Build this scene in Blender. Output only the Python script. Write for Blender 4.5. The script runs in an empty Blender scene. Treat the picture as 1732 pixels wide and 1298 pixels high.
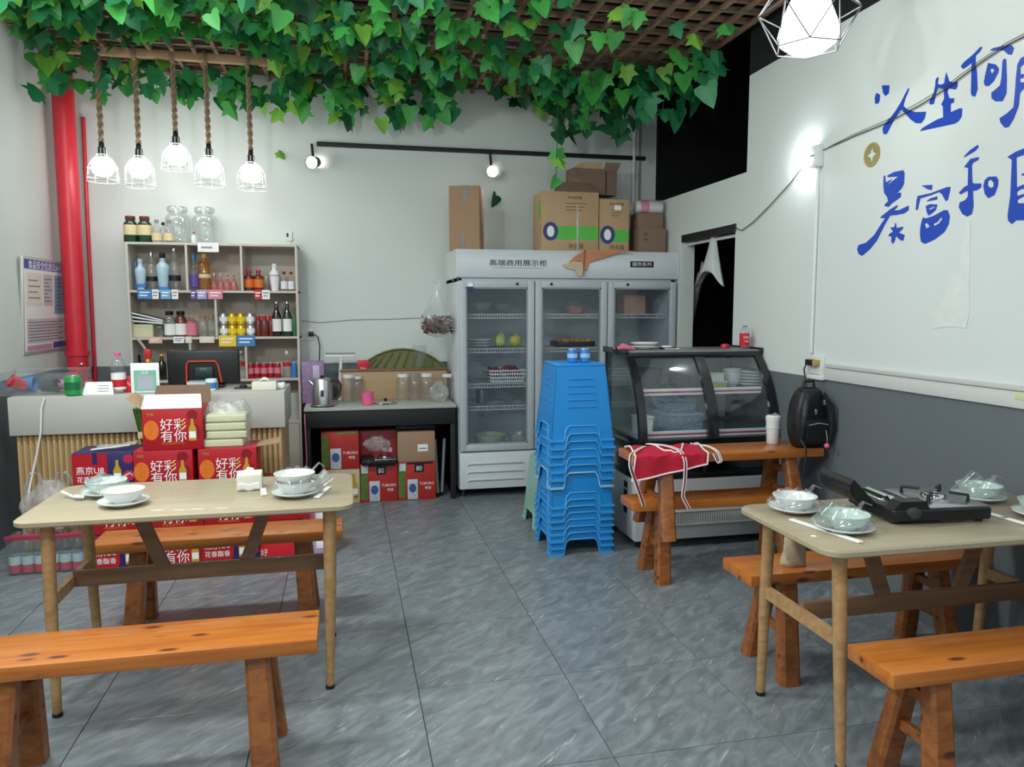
import bpy, bmesh, math, random
from mathutils import Vector, Matrix
rnd = random.Random(11)
SC = bpy.context.scene
COL = SC.collection
PI = math.pi

# ------------------------------------------------------------------ camera, world, lights, exposure
CAM_H, FPX, CX, CY, VPX, VPY = 1.5, 1278.0, 866.0, 649.0, 584.0, 522.0
TH = math.atan((CY - VPY) / FPX)
PS = math.atan((CX - VPX) / math.hypot(FPX, CY - VPY))
FW = Vector((math.sin(PS) * math.cos(TH), math.cos(PS) * math.cos(TH), -math.sin(TH)))
RT = Vector((math.cos(PS), -math.sin(PS), 0))
UP = RT.cross(FW)
CP = Vector((0, 0, CAM_H))
cd = bpy.data.cameras.new('camera')
cd.sensor_width = 36
cd.lens = FPX / 1732 * 36
cd.clip_start = 0.05
cam = bpy.data.objects.new('camera', cd)
cam.matrix_world = Matrix(((RT.x, UP.x, -FW.x, CP.x), (RT.y, UP.y, -FW.y, CP.y), (RT.z, UP.z, -FW.z, CP.z), (0, 0, 0, 1)))
COL.objects.link(cam)
SC.camera = cam

w = bpy.data.worlds.new('world')
SC.world = w
w.use_nodes = True
bg = w.node_tree.nodes['Background']
bg.inputs[0].default_value = (0.84, 0.94, 1.0, 1)
bg.inputs[1].default_value = 0.5
vs = SC.view_settings
vs.view_transform = 'Standard'
vs.look = 'None'
vs.gamma = 1
vs.use_curve_mapping = False
vs.exposure = 0.1


def area(name, loc, rot, sx, sy, power, color=(1, 0.98, 0.95)):
    l = bpy.data.lights.new(name, 'AREA')
    l.shape = 'RECTANGLE'
    l.size, l.size_y, l.energy, l.color = sx, sy, power, color
    o = bpy.data.objects.new(name, l)
    o.location, o.rotation_euler = loc, rot
    COL.objects.link(o)


def point_fill(name, loc, power, r=0.12, color=(0.94, 1, 0.985)):
    l = bpy.data.lights.new(name, 'POINT')
    l.energy, l.shadow_soft_size, l.color = power, r, color
    o = bpy.data.objects.new(name, l)
    o.location = loc
    COL.objects.link(o)


# unseen ceiling tubes, and point lights added to brighten the ivy and left wall
area('ceiling_tube_light', (-1.3, 3.2, 3.35), (0, 0, 0), 1.2, 0.25, 62, (0.93, 1, 0.985))
area('ceiling_tube_light', (0.9, 3.3, 3.35), (0, 0, 0), 1.2, 0.25, 12, (0.93, 1, 0.985))
area('ceiling_tube_light', (0.2, 0.3, 3.35), (0, 0, 0), 1.2, 0.25, 40, (0.93, 1, 0.985))
point_fill('added_fill_light', (-1.35, 1.6, 2.7), 84)
point_fill('added_fill_light', (0.4, 1.0, 2.75), 20)
point_fill('added_fill_light', (1.5, -0.5, 2.7), 10)


def P(x, y, X=None, Y=None, Z=None):
    """world point seen at photo pixel (x, y) on the given true plane"""
    d = FW * FPX + RT * (x - CX) - UP * (y - CY)
    if X is not None: t = X / d.x
    elif Y is not None: t = Y / d.y
    else: t = (Z - CAM_H) / d.z
    return CP + d * t


def mpp(p):
    """metres per photo pixel at a world point"""
    return (Vector(p) - CP).dot(FW) / FPX


# ------------------------------------------------------------------ materials
def lin(v):
    v /= 255.0
    return v / 12.92 if v <= 0.04045 else ((v + 0.055) / 1.055) ** 2.4


def c(r, g, b):
    return (lin(r), lin(g), lin(b), 1)


def sc4(col, k):
    return (min(1, col[0] * k), min(1, col[1] * k), min(1, col[2] * k), 1)


_M = {}


def mat(name, col, rough=0.5, metal=0.0, var=0.10, scale=14, bump=0.0, bscale=60, stretch=None, coat=0.0, spec=0.5, emit=0.0):
    if name in _M: return _M[name]
    m = bpy.data.materials.new(name)
    _M[name] = m
    m.use_nodes = True
    nt = m.node_tree
    b = nt.nodes['Principled BSDF']
    b.inputs['Roughness'].default_value = rough
    b.inputs['Metallic'].default_value = metal
    b.inputs['Specular IOR Level'].default_value = spec
    b.inputs['Coat Weight'].default_value = coat
    tc = nt.nodes.new('ShaderNodeTexCoord')
    mp = nt.nodes.new('ShaderNodeMapping')
    if stretch: mp.inputs['Scale'].default_value = stretch
    nt.links.new(tc.outputs['Object'], mp.inputs[0])
    nz = nt.nodes.new('ShaderNodeTexNoise')
    nz.inputs['Scale'].default_value = scale
    nz.inputs['Detail'].default_value = 4
    nt.links.new(mp.outputs[0], nz.inputs['Vector'])
    mx = nt.nodes.new('ShaderNodeMix')
    mx.data_type = 'RGBA'
    mx.inputs[6].default_value = sc4(col, 1 - var)
    mx.inputs[7].default_value = sc4(col, 1 + var)
    nt.links.new(nz.outputs[0], mx.inputs[0])
    nt.links.new(mx.outputs[2], b.inputs['Base Color'])
    if emit:
        b.inputs['Emission Color'].default_value = col
        b.inputs['Emission Strength'].default_value = emit
    if bump:
        n2 = nt.nodes.new('ShaderNodeTexNoise')
        n2.inputs['Scale'].default_value = bscale
        nt.links.new(mp.outputs[0], n2.inputs['Vector'])
        bp = nt.nodes.new('ShaderNodeBump')
        bp.inputs['Strength'].default_value = bump
        bp.inputs['Distance'].default_value = 0.01
        nt.links.new(n2.outputs[0], bp.inputs['Height'])
        nt.links.new(bp.outputs[0], b.inputs['Normal'])
    return m


def wood(name, c1, c2, dark, rough=0.4, knots=True, sx=1.5, coat=0.2):
    if name in _M: return _M[name]
    m = mat(name, c1, rough, coat=coat)
    nt = m.node_tree
    b = nt.nodes['Principled BSDF']
    tc = nt.nodes.new('ShaderNodeTexCoord')
    oi = nt.nodes.new('ShaderNodeObjectInfo')
    ad = nt.nodes.new('ShaderNodeVectorMath')
    ad.operation = 'ADD'
    nt.links.new(tc.outputs['Object'], ad.inputs[0])
    cb = nt.nodes.new('ShaderNodeMath')
    cb.operation = 'MULTIPLY'
    cb.inputs[1].default_value = 7
    nt.links.new(oi.outputs['Random'], cb.inputs[0])
    nt.links.new(cb.outputs[0], ad.inputs[1])
    mp = nt.nodes.new('ShaderNodeMapping')
    mp.inputs['Scale'].default_value = (sx, 22, 22)
    nt.links.new(ad.outputs[0], mp.inputs[0])
    nz = nt.nodes.new('ShaderNodeTexNoise')
    nz.inputs['Scale'].default_value = 1.6
    nz.inputs['Detail'].default_value = 5
    nz.inputs['Distortion'].default_value = 0.6
    nt.links.new(mp.outputs[0], nz.inputs['Vector'])
    rp = nt.nodes.new('ShaderNodeValToRGB')
    e = rp.color_ramp.elements
    e[0].position, e[0].color = 0.32, c2
    e[1].position, e[1].color = 0.62, c1
    nt.links.new(nz.outputs[0], rp.inputs[0])
    out = rp.outputs[0]
    if knots:
        m2 = nt.nodes.new('ShaderNodeMapping')
        m2.inputs['Scale'].default_value = (3.2, 9, 9)
        nt.links.new(ad.outputs[0], m2.inputs[0])
        vo = nt.nodes.new('ShaderNodeTexVoronoi')
        vo.inputs['Scale'].default_value = 1.7
        nt.links.new(m2.outputs[0], vo.inputs['Vector'])
        r2 = nt.nodes.new('ShaderNodeValToRGB')
        r2.color_ramp.elements[0].position = 0.10
        r2.color_ramp.elements[1].position = 0.21
        nt.links.new(vo.outputs['Distance'], r2.inputs[0])
        mx = nt.nodes.new('ShaderNodeMix')
        mx.data_type = 'RGBA'
        mx.inputs[6].default_value = dark
        nt.links.new(r2.outputs[0], mx.inputs[0])
        nt.links.new(out, mx.inputs[7])
        out = mx.outputs[2]
    nt.links.new(out, b.inputs['Base Color'])
    return m


def glass(name, tint=(0.93, 0.96, 0.96, 1), refl=0.06, rough=0.03, edge=0.5, haze=0.0, hz=(0.8, 0.85, 0.88, 1)):
    """thin pane: transmits with a tint, mirrors more at grazing angles, optional milky film"""
    if name in _M: return _M[name]
    m = bpy.data.materials.new(name)
    _M[name] = m
    m.use_nodes = True
    nt = m.node_tree
    nt.nodes.remove(nt.nodes['Principled BSDF'])
    out = nt.nodes['Material Output']
    tr = nt.nodes.new('ShaderNodeBsdfTransparent')
    tr.inputs[0].default_value = tint
    gl = nt.nodes.new('ShaderNodeBsdfGlossy')
    gl.inputs['Roughness'].default_value = rough
    lw = nt.nodes.new('ShaderNodeLayerWeight')
    lw.inputs[0].default_value = 0.35
    ml = nt.nodes.new('ShaderNodeMath')
    ml.operation = 'MULTIPLY_ADD'
    ml.inputs[1].default_value = edge
    ml.inputs[2].default_value = refl
    nt.links.new(lw.outputs['Facing'], ml.inputs[0])
    mx = nt.nodes.new('ShaderNodeMixShader')
    nt.links.new(ml.outputs[0], mx.inputs[0])
    nt.links.new(tr.outputs[0], mx.inputs[1])
    nt.links.new(gl.outputs[0], mx.inputs[2])
    last = mx
    if haze:
        df = nt.nodes.new('ShaderNodeBsdfDiffuse')
        df.inputs[0].default_value = hz
        nz = nt.nodes.new('ShaderNodeTexNoise')
        nz.inputs['Scale'].default_value = 7
        mm = nt.nodes.new('ShaderNodeMath')
        mm.operation = 'MULTIPLY'
        mm.inputs[1].default_value = haze * 2
        nt.links.new(nz.outputs[0], mm.inputs[0])
        m3 = nt.nodes.new('ShaderNodeMixShader')
        nt.links.new(mm.outputs[0], m3.inputs[0])
        nt.links.new(mx.outputs[0], m3.inputs[1])
        nt.links.new(df.outputs[0], m3.inputs[2])
        last = m3
    nt.links.new(last.outputs[0], out.inputs[0])
    return m


def tile_mat():
    m = mat('grey_stone_tile', c(112, 118, 121), 0.32, spec=0.4)
    nt = m.node_tree
    b = nt.nodes['Principled BSDF']
    tc = nt.nodes.new('ShaderNodeTexCoord')
    oi = nt.nodes.new('ShaderNodeObjectInfo')
    mu = nt.nodes.new('ShaderNodeMath')
    mu.operation = 'MULTIPLY'
    mu.inputs[1].default_value = 31
    nt.links.new(oi.outputs['Random'], mu.inputs[0])
    ad = nt.nodes.new('ShaderNodeVectorMath')
    nt.links.new(tc.outputs['Object'], ad.inputs[0])
    nt.links.new(mu.outputs[0], ad.inputs[1])

    def layer(rot, scl, nscale, detail, dist):
        mp = nt.nodes.new('ShaderNodeMapping')
        mp.vector_type = 'TEXTURE'
        mp.inputs['Rotation'].default_value = (0, 0, rot)
        mp.inputs['Scale'].default_value = (1 / scl[0], 1 / scl[1], 1)
        nt.links.new(ad.outputs[0], mp.inputs[0])
        nz = nt.nodes.new('ShaderNodeTexNoise')
        nz.inputs['Scale'].default_value = nscale
        nz.inputs['Detail'].default_value = detail
        nz.inputs['Distortion'].default_value = dist
        nt.links.new(mp.outputs[0], nz.inputs['Vector'])
        return nz
    n1 = layer(0.70, (1.6, 4.5, 1), 5.0, 10, 0.8)
    r1 = nt.nodes.new('ShaderNodeValToRGB')
    e = r1.color_ramp.elements
    e[0].position, e[0].color = 0.25, c(100, 107, 111)
    e[1].position, e[1].color = 0.78, c(150, 158, 162)
    e3 = r1.color_ramp.elements.new(0.5)
    e3.color = c(122, 130, 135)
    nt.links.new(n1.outputs[0], r1.inputs[0])
    n2 = layer(0.80, (1.8, 15, 1), 4.2, 3, 1.2)
    r2 = nt.nodes.new('ShaderNodeValToRGB')
    e = r2.color_ramp.elements
    e[0].position, e[0].color = 0.655, (0, 0, 0, 1)
    e[1].position, e[1].color = 0.72, (0.7, 0.7, 0.7, 1)
    nt.links.new(n2.outputs[0], r2.inputs[0])
    mx = nt.nodes.new('ShaderNodeMix')
    mx.data_type = 'RGBA'
    nt.links.new(r2.outputs[0], mx.inputs[0])
    nt.links.new(r1.outputs[0], mx.inputs[6])
    mx.inputs[7].default_value = c(190, 194, 194)
    nt.links.new(mx.outputs[2], b.inputs['Base Color'])
    return m


# ------------------------------------------------------------------ mesh builder
class MB:
    def __init__(s):
        s.v, s.f, s.m, s.cur, s.X = [], [], [], 0, None

    def add(s, vs_, fs, mi=None):
        o = len(s.v)
        for p in vs_:
            p = Vector(p)
            if s.X: p = s.X @ p
            s.v.append(tuple(p))
        k = s.cur if mi is None else mi
        for q in fs:
            s.f.append([i + o for i in q])
            s.m.append(k)
        return s

    def box(s, a, b, mi=None):
        x0, y0, z0 = a
        x1, y1, z1 = b
        return s.add([(x0, y0, z0), (x1, y0, z0), (x1, y1, z0), (x0, y1, z0), (x0, y0, z1), (x1, y0, z1), (x1, y1, z1), (x0, y1, z1)],
                     [(3, 2, 1, 0), (4, 5, 6, 7), (0, 1, 5, 4), (1, 2, 6, 5), (2, 3, 7, 6), (3, 0, 4, 7)], mi)

    def rbox(s, a, b, r=0.005, seg=2, mi=None):
        bm = bmesh.new()
        bmesh.ops.create_cube(bm, size=1)
        for v in bm.verts:
            v.co = Vector([(a[i] + b[i]) / 2 + v.co[i] * (b[i] - a[i]) for i in range(3)])
        bmesh.ops.bevel(bm, geom=bm.edges[:], offset=r, segments=seg, profile=0.5, affect='EDGES')
        bm.verts.index_update()
        s.add([v.co.copy() for v in bm.verts], [[v.index for v in f.verts] for f in bm.faces], mi)
        bm.free()
        return s

    def lathe(s, prof, n=16, at=(0, 0, 0), sx=1, sy=1, mi=None, cap=True):
        vs_, fs = [], []
        for r, z in prof:
            for k in range(n):
                a = 2 * PI * k / n
                vs_.append((at[0] + r * math.cos(a) * sx, at[1] + r * math.sin(a) * sy, at[2] + z))
        for j in range(len(prof) - 1):
            for k in range(n):
                k2 = (k + 1) % n
                fs.append((j * n + k, j * n + k2, (j + 1) * n + k2, (j + 1) * n + k))
        if cap:
            fs.append(list(range(n - 1, -1, -1)))
            t = (len(prof) - 1) * n
            fs.append([t + k for k in range(n)])
        return s.add(vs_, fs, mi)

    def tube(s, pts, r, n=8, mi=None, flat=1.0, closed=False):
        pts = [Vector(p) for p in pts]
        rr = r if isinstance(r, (list, tuple)) else [r] * len(pts)
        vs_, fs = [], []
        N = len(pts)
        prev = None
        for i, p in enumerate(pts):
            if closed: t = pts[(i + 1) % N] - pts[i - 1]
            else: t = pts[min(i + 1, N - 1)] - pts[max(i - 1, 0)]
            t = t.normalized() if t.length > 1e-9 else Vector((0, 0, 1))
            if prev is None:
                u = Vector((0, 0, 1)) if abs(t.z) < 0.9 else Vector((1, 0, 0))
            else: u = prev
            u = (u - t * u.dot(t)).normalized()
            prev = u
            v = t.cross(u)
            for k in range(n):
                a = 2 * PI * (k + 0.5) / n
                vs_.append(p + u * (rr[i] * math.cos(a) * flat) + v * (rr[i] * math.sin(a)))
        for j in range(N if closed else N - 1):
            for k in range(n):
                k2 = (k + 1) % n
                j2 = (j + 1) % N
                fs.append((j * n + k, j * n + k2, j2 * n + k2, j2 * n + k))
        if not closed:
            fs.append(list(range(n - 1, -1, -1)))
            fs.append([(N - 1) * n + k for k in range(n)])
        return s.add(vs_, fs, mi)

    def prism(s, poly, ext, mi=None):
        """3-D polygon pushed along ext, closed"""
        n = len(poly)
        e = Vector(ext)
        vs_ = [Vector(p) for p in poly] + [Vector(p) + e for p in poly]
        fs = [list(range(n))[::-1], [n + i for i in range(n)]]
        for i in range(n):
            j = (i + 1) % n
            fs.append((i, j, n + j, n + i))
        return s.add(vs_, fs, mi)

    def grid(s, fn, nu, nv, mi=None):
        vs_ = [fn(i / nu, j / nv) for j in range(nv + 1) for i in range(nu + 1)]
        fs = [(j * (nu + 1) + i, j * (nu + 1) + i + 1, (j + 1) * (nu + 1) + i + 1, (j + 1) * (nu + 1) + i) for j in range(nv) for i in range(nu)]
        return s.add(vs_, fs, mi)

    def sphere(s, at, r, nu=12, nv=8, sc=(1, 1, 1), mi=None):
        prof = [(r * math.sin(PI * j / nv) * 1.0 + 1e-5, -r * math.cos(PI * j / nv) * sc[2]) for j in range(nv + 1)]
        return s.lathe(prof, nu, at, sc[0], sc[1], mi, cap=False)

    def mesh(s, name, mats, smooth=True):
        me = bpy.data.meshes.new(name)
        me.from_pydata(s.v, [], s.f)
        for m_ in (mats if isinstance(mats, (list, tuple)) else [mats]): me.materials.append(m_)
        me.polygons.foreach_set('material_index', s.m)
        if smooth:
            me.polygons.foreach_set('use_smooth', [True] * len(s.f))
        bm = bmesh.new()
        bm.from_mesh(me)
        bmesh.ops.recalc_face_normals(bm, faces=bm.faces[:])
        bm.to_mesh(me)
        bm.free()
        if smooth: me.set_sharp_from_angle(angle=math.radians(38))
        me.update()
        return me

    def build(s, name, mats, parent=None, loc=None, rotz=0, smooth=True, solid=0):
        o = bpy.data.objects.new(name, s.mesh(name, mats, smooth))
        COL.objects.link(o)
        if parent: o.parent = parent
        if loc is not None: o.location = loc
        if rotz: o.rotation_euler.z = rotz
        if solid:
            md = o.modifiers.new('solidify', 'SOLIDIFY')
            md.thickness = solid
        return o


def tag(o, label, cat, group=None, kind=None):
    if label: o['label'] = label
    if cat: o['category'] = cat
    if group: o['group'] = group
    if kind: o['kind'] = kind
    return o


def thing(name, label, cat, loc=(0, 0, 0), rotz=0, group=None):
    o = bpy.data.objects.new(name, None)
    o.empty_display_size = 0.05
    COL.objects.link(o)
    o.location = loc
    o.rotation_euler = (0, 0, rotz)
    return tag(o, label, cat, group)


def struct(o):
    o['kind'] = 'structure'
    return o


def dup(root, loc, rotz=0, label=None, group=None):
    def cp(o, par):
        q = o.copy()
        COL.objects.link(q)
        if par: q.parent = par
        for ch in o.children: cp(ch, q)
        return q
    r = cp(root, None)
    r.location = loc
    r.rotation_euler = (0, 0, rotz)
    if label: r['label'] = label
    if group: r['group'] = group
    return r


def curve_mesh(cu, name, m, parent, mx):
    o = bpy.data.objects.new('tmp', cu)
    COL.objects.link(o)
    dg = bpy.context.evaluated_depsgraph_get()
    me = bpy.data.meshes.new_from_object(o.evaluated_get(dg))
    bpy.data.objects.remove(o)
    bpy.data.curves.remove(cu)
    me.materials.clear()
    me.materials.append(m)
    q = bpy.data.objects.new(name, me)
    COL.objects.link(q)
    if parent: q.parent = parent
    q.matrix_local = mx
    return q


FRONT = Matrix(((1, 0, 0, 0), (0, 0, -1, 0), (0, 1, 0, 0), (0, 0, 0, 1)))   # writing that faces -Y
RWALL = Matrix(((0, 0, -1, 0), (-1, 0, 0, 0), (0, 1, 0, 0), (0, 0, 0, 1)))   # writing on a wall that faces -X


def text(s_, size, m, parent, at, base=FRONT, xs=1.0, name='lettering', tilt=0, al='CENTER', ext=0.0006):
    cu = bpy.data.curves.new('text', 'FONT')
    cu.body = s_
    cu.size = size
    cu.extrude = ext
    cu.align_x = al
    cu.resolution_u = 2
    mx = Matrix.Translation(at) @ base @ Matrix.Rotation(tilt, 4, 'Z') @ Matrix.Diagonal((xs, 1, 1, 1))
    return curve_mesh(cu, name, m, parent, mx)


def shape2d(conts, m, parent, mx, name='character', ext=0.0008):
    cu = bpy.data.curves.new('shape', 'CURVE')
    cu.dimensions = '2D'
    cu.fill_mode = 'BOTH'
    cu.extrude = ext
    for pts in conts:
        sp = cu.splines.new('POLY')
        sp.points.add(len(pts) - 1)
        for q, p in zip(sp.points, pts): q.co = (p[0], p[1], 0, 1)
        sp.use_cyclic_u = True
    return curve_mesh(cu, name, m, parent, mx)


# ------------------------------------------------------------------ palette
WALLP = mat('white_wall_paint', c(220, 226, 223), 0.75, var=0.03, scale=2, bump=0.04, bscale=90)
DADO = mat('grey_wall_paint', c(103, 110, 116), 0.7, var=0.04, scale=3)
BLACKP = mat('black_ceiling_paint', c(24, 25, 26), 0.85, var=0.2)
VOID = mat('passage_darkness', c(10, 11, 11), 0.9)  # near-black colour stands in for the lack of light in the passage
WHITE = mat('white_plastic', c(228, 230, 230), 0.4, var=0.03)
CREAM = mat('cream_plastic', c(226, 222, 205), 0.5, var=0.04)
PORC = mat('white_porcelain', c(236, 238, 238), 0.18, var=0.02, coat=0.3)
BLACK = mat('black_plastic', c(22, 23, 25), 0.4, var=0.15)
BLACKM = mat('matt_black_metal', c(26, 26, 28), 0.6, var=0.15)
DGREY = mat('dark_grey_plastic', c(58, 60, 63), 0.5)
GREY = mat('grey_plastic', c(140, 143, 146), 0.45)
STEEL = mat('brushed_steel', c(190, 192, 194), 0.28, metal=0.95, var=0.06, stretch=(1, 1, 8))
CHROME = mat('chrome', c(215, 216, 218), 0.12, metal=1.0, var=0.02)
WIRE = mat('white_wire', c(205, 208, 210), 0.4)
RED = mat('red_carton', c(180, 20, 34), 0.42, var=0.10, scale=5)
DRED = mat('dark_red_print', c(140, 14, 30), 0.45)
REDP = mat('red_plastic', c(205, 30, 45), 0.4)
NAVY = mat('navy_carton', c(40, 32, 92), 0.45, var=0.15, scale=6)
ORANGE = mat('orange_print', c(226, 116, 38), 0.45, var=0.2, scale=30)
GOLD = mat('gold_print', c(214, 170, 60), 0.35, metal=0.3)
YEL = mat('yellow_print', c(245, 210, 40), 0.45)
PWHITE = mat('white_print', c(245, 245, 245), 0.5, var=0.02)
PBLACK = mat('black_print', c(20, 20, 22), 0.5)
PGREEN = mat('green_print', c(88, 190, 70), 0.5)
PBLUE = mat('blue_print', c(60, 130, 200), 0.5)
PPURP = mat('purple_print', c(100, 80, 160), 0.5)
PPINK = mat('pink_print', c(225, 130, 150), 0.5)
CARD = mat('brown_cardboard', c(165, 132, 105), 0.8, var=0.07, scale=8)
CARD2 = mat('tan_cardboard', c(190, 158, 122), 0.8, var=0.07, scale=8)
CARD3 = mat('greyish_cardboard', c(134, 110, 92), 0.8, var=0.07, scale=8)
TAPE = mat('brown_tape', c(90, 66, 52), 0.3)
PINK = mat('pink_plastic', c(236, 100, 150), 0.5)
GREEN = mat('green_can_paint', c(30, 150, 70), 0.3)
BLUE = mat('blue_stool_plastic', c(30, 138, 214), 0.34, var=0.04)
BLUER = mat('blue_stool_rim', c(60, 160, 226), 0.34, var=0.03)
PALEB = mat('pale_blue_rim', c(150, 196, 226), 0.4)
MINT = mat('mint_plastic', c(150, 196, 180), 0.45)
BENCHW = wood('orange_varnished_pine', c(196, 118, 46), c(174, 94, 32), c(96, 48, 22), 0.36)
BENCHL = wood('varnished_pine_leg', c(164, 98, 46), c(134, 74, 34), c(80, 42, 20), 0.45, sx=10)
TTOP = wood('pale_wood_tabletop', c(176, 163, 136), c(168, 154, 126), c(170, 150, 115), 0.4, knots=False)
TLEG = wood('pale_wood_leg', c(186, 146, 98), c(164, 124, 80), c(120, 84, 50), 0.5, knots=False, sx=12)
TBAR = wood('brown_wood_bar', c(134, 98, 68), c(112, 80, 54), c(70, 50, 30), 0.5, knots=False)
LATW = wood('lattice_wood', c(150, 118, 96), c(116, 88, 72), c(60, 40, 30), 0.7, knots=False, coat=0)
BATW = wood('pale_pine_batten', c(214, 180, 140), c(190, 152, 112), c(120, 80, 50), 0.6, knots=False, coat=0)
SHELFW = mat('white_oak_laminate', c(206, 198, 188), 0.55, var=0.04, stretch=(2, 14, 2), scale=5)
SHELFB = mat('laminate_back_panel', c(196, 184, 172), 0.6, var=0.04)
CTRW = mat('counter_white_laminate', c(188, 186, 178), 0.5, var=0.02)
FLUTE = mat('fluted_light_wood', c(196, 166, 120), 0.5, var=0.08, stretch=(14, 14, 1), scale=5)
CLEAR = glass('clear_glass')
CLEARB = glass('bottle_glass', (0.955, 0.97, 0.97, 1), 0.05, 0.06, 0.38, 0.035, (0.85, 0.9, 0.9, 1))
FILM = glass('plastic_film', (0.97, 0.975, 0.98, 1), 0.04, 0.2, 0.28, 0.10, (0.88, 0.9, 0.9, 1))
BAGM = glass('white_bag_film', (0.95, 0.95, 0.96, 1), 0.05, 0.25, 0.25, 0.26, (0.86, 0.86, 0.86, 1))
PANE = glass('fridge_pane', (0.95, 0.965, 0.98, 1), 0.02, 0.05, 0.10, 0.025, (0.6, 0.66, 0.70, 1))
CASEG = glass('case_pane', (0.93, 0.955, 0.96, 1), 0.03, 0.05, 0.25, 0.02, (0.6, 0.66, 0.70, 1))
AMBER = glass('amber_glass', (0.85, 0.55, 0.2, 1), 0.08, 0.05, 0.5, 0.25, (0.55, 0.25, 0.05, 1))
ROSEG = glass('rose_liquid', (0.90, 0.55, 0.52, 1), 0.08, 0.05, 0.5, 0.25, (0.8, 0.35, 0.35, 1))
DARKG = mat('dark_bottle_glass', c(26, 24, 26), 0.12, coat=0.4)
GREENG = mat('dark_green_glass', c(18, 58, 40), 0.12, coat=0.4)
BROWNG = mat('brown_red_bottle', c(110, 44, 36), 0.2, coat=0.3)
SILV = mat('silver_can', c(196, 198, 202), 0.3, metal=0.8, var=0.05)
GOLDC = mat('gold_can', c(214, 178, 40), 0.3, metal=0.6, var=0.05)
PALEBL = mat('pale_blue_ceramic', c(182, 208, 224), 0.25, coat=0.3)
REDV = mat('red_pipe_paint', c(214, 44, 60), 0.35, var=0.14, scale=9, bump=0.06)
KRAFT = mat('kraft_label', c(222, 206, 160), 0.6)
BULB = mat('lit_bulb', (1, 0.99, 0.96, 1), emit=12, var=0)
SPOTE = mat('lit_spot_lens', (1, 0.93, 0.86, 1), emit=30, var=0)
ROPE = mat('hemp_rope', c(150, 126, 100), 0.9, bump=0.5, bscale=120)
WIREB = mat('dark_wire', c(64, 64, 62), 0.5)

# ------------------------------------------------------------------ room shell
XL, XR, YB, YF = -2.13, 2.675, 6.56, -1.2
fl = struct(MB().box((XL, YF, -0.06), (XR, YB, -0.004), 0).build('floor', mat('tile_grout', c(62, 65, 68), 0.8)))
TM = tile_mat()
xs_ = [XL] + [0.25 + 0.6 * k for k in range(-3, 5)] + [XR]
ys_ = [1.07 + 0.6 * k for k in range(0, 10)] + [YB]
tile_me = {}
for i in range(len(xs_) - 1):
    for j in range(len(ys_) - 1):
        wx, wy = xs_[i + 1] - xs_[i], ys_[j + 1] - ys_[j]
        key = (round(wx, 3), round(wy, 3))
        if key not in tile_me:
            a, b_ = wx / 2 - 0.0016, wy / 2 - 0.0016
            q = MB()
            e = 0.0012
            q.add([(-a, -b_, -0.004), (a, -b_, -0.004), (a, b_, -0.004), (-a, b_, -0.004), (-a, -b_, -e), (a, -b_, -e), (a, b_, -e), (-a, b_, -e),
                   (-a + e, -b_ + e, 0), (a - e, -b_ + e, 0), (a - e, b_ - e, 0), (-a + e, b_ - e, 0)],
                  [(0, 1, 5, 4), (1, 2, 6, 5), (2, 3, 7, 6), (3, 0, 4, 7), (4, 5, 9, 8), (5, 6, 10, 9), (6, 7, 11, 10), (7, 4, 8, 11), (8, 9, 10, 11)])
            tile_me[key] = q.mesh('tile', TM, smooth=False)
        o = bpy.data.objects.new('tile', tile_me[key])
        COL.objects.link(o)
        o.parent = fl
        o.location = ((xs_[i] + xs_[i + 1]) / 2, (ys_[j] + ys_[j + 1]) / 2, 0)
# floor in front of the tiled pieces (behind the photograph's lower edge)
MB().box((XL, YF, -0.004), (XR, 1.068, 0)).build('tile_field', TM, fl)

q = MB()
q.box((XL - 0.1, YB, -0.06), (XR + 0.1, YB + 0.1, 1.04), 1)
q.box((XL - 0.1, YB, 1.04), (XR + 0.1, YB + 0.1, 3.8), 0)
struct(q.build('wall_back', [WALLP, DADO], smooth=False))
q = MB()
q.box((XL - 0.1, YF, -0.06), (XL, YB, 1.045), 1)
q.box((XL - 0.1, YF, 1.045), (XL, YB, 3.8), 0)
struct(q.build('wall_left', [WALLP, DADO], smooth=False))
q = MB()
T = 0.12
q.box((XR, YF, -0.06), (XR + T, 4.77, 1.10), 1)
q.box((XR, YF, 1.10), (XR + T, 4.77, 3.05), 0)
q.box((XR, YF, 3.05), (XR + T, 4.77, 3.8), 2)
q.box((XR, 4.77, -0.06), (XR + T, 4.90, 1.10), 1)
q.box((XR, 4.77, 1.10), (XR + T, 4.90, 2.42), 0)
q.box((XR, 4.90, 2.09), (XR + T, 5.78, 2.42), 0)
q.box((XR, 5.78, -0.06), (XR + T, YB, 2.42), 0)
struct(q.build('wall_right', [WALLP, DADO, BLACKP], smooth=False))
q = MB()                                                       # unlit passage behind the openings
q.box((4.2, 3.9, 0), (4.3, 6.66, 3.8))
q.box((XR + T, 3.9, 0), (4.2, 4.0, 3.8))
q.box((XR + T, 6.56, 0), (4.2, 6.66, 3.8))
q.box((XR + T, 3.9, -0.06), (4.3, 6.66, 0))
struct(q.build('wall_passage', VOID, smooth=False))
struct(MB().box((XL - 0.1, YF, 3.8), (4.3, YB + 0.1, 3.9)).build('ceiling', BLACKP, smooth=False))
# white raised border along the right wall, and a slim trunking on its top edge
struct(MB().rbox((XR - 0.014, YF, 1.095), (XR, 3.86, 1.165), 0.003).build('trim_1', mat('white_border', c(214, 216, 214), 0.6, var=0.03)))
struct(MB().rbox((XR - 0.022, YF, 1.167), (XR, 3.80, 1.188), 0.003).build('trim_2', mat('white_trunking', c(208, 208, 206), 0.5, var=0.03)))

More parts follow.
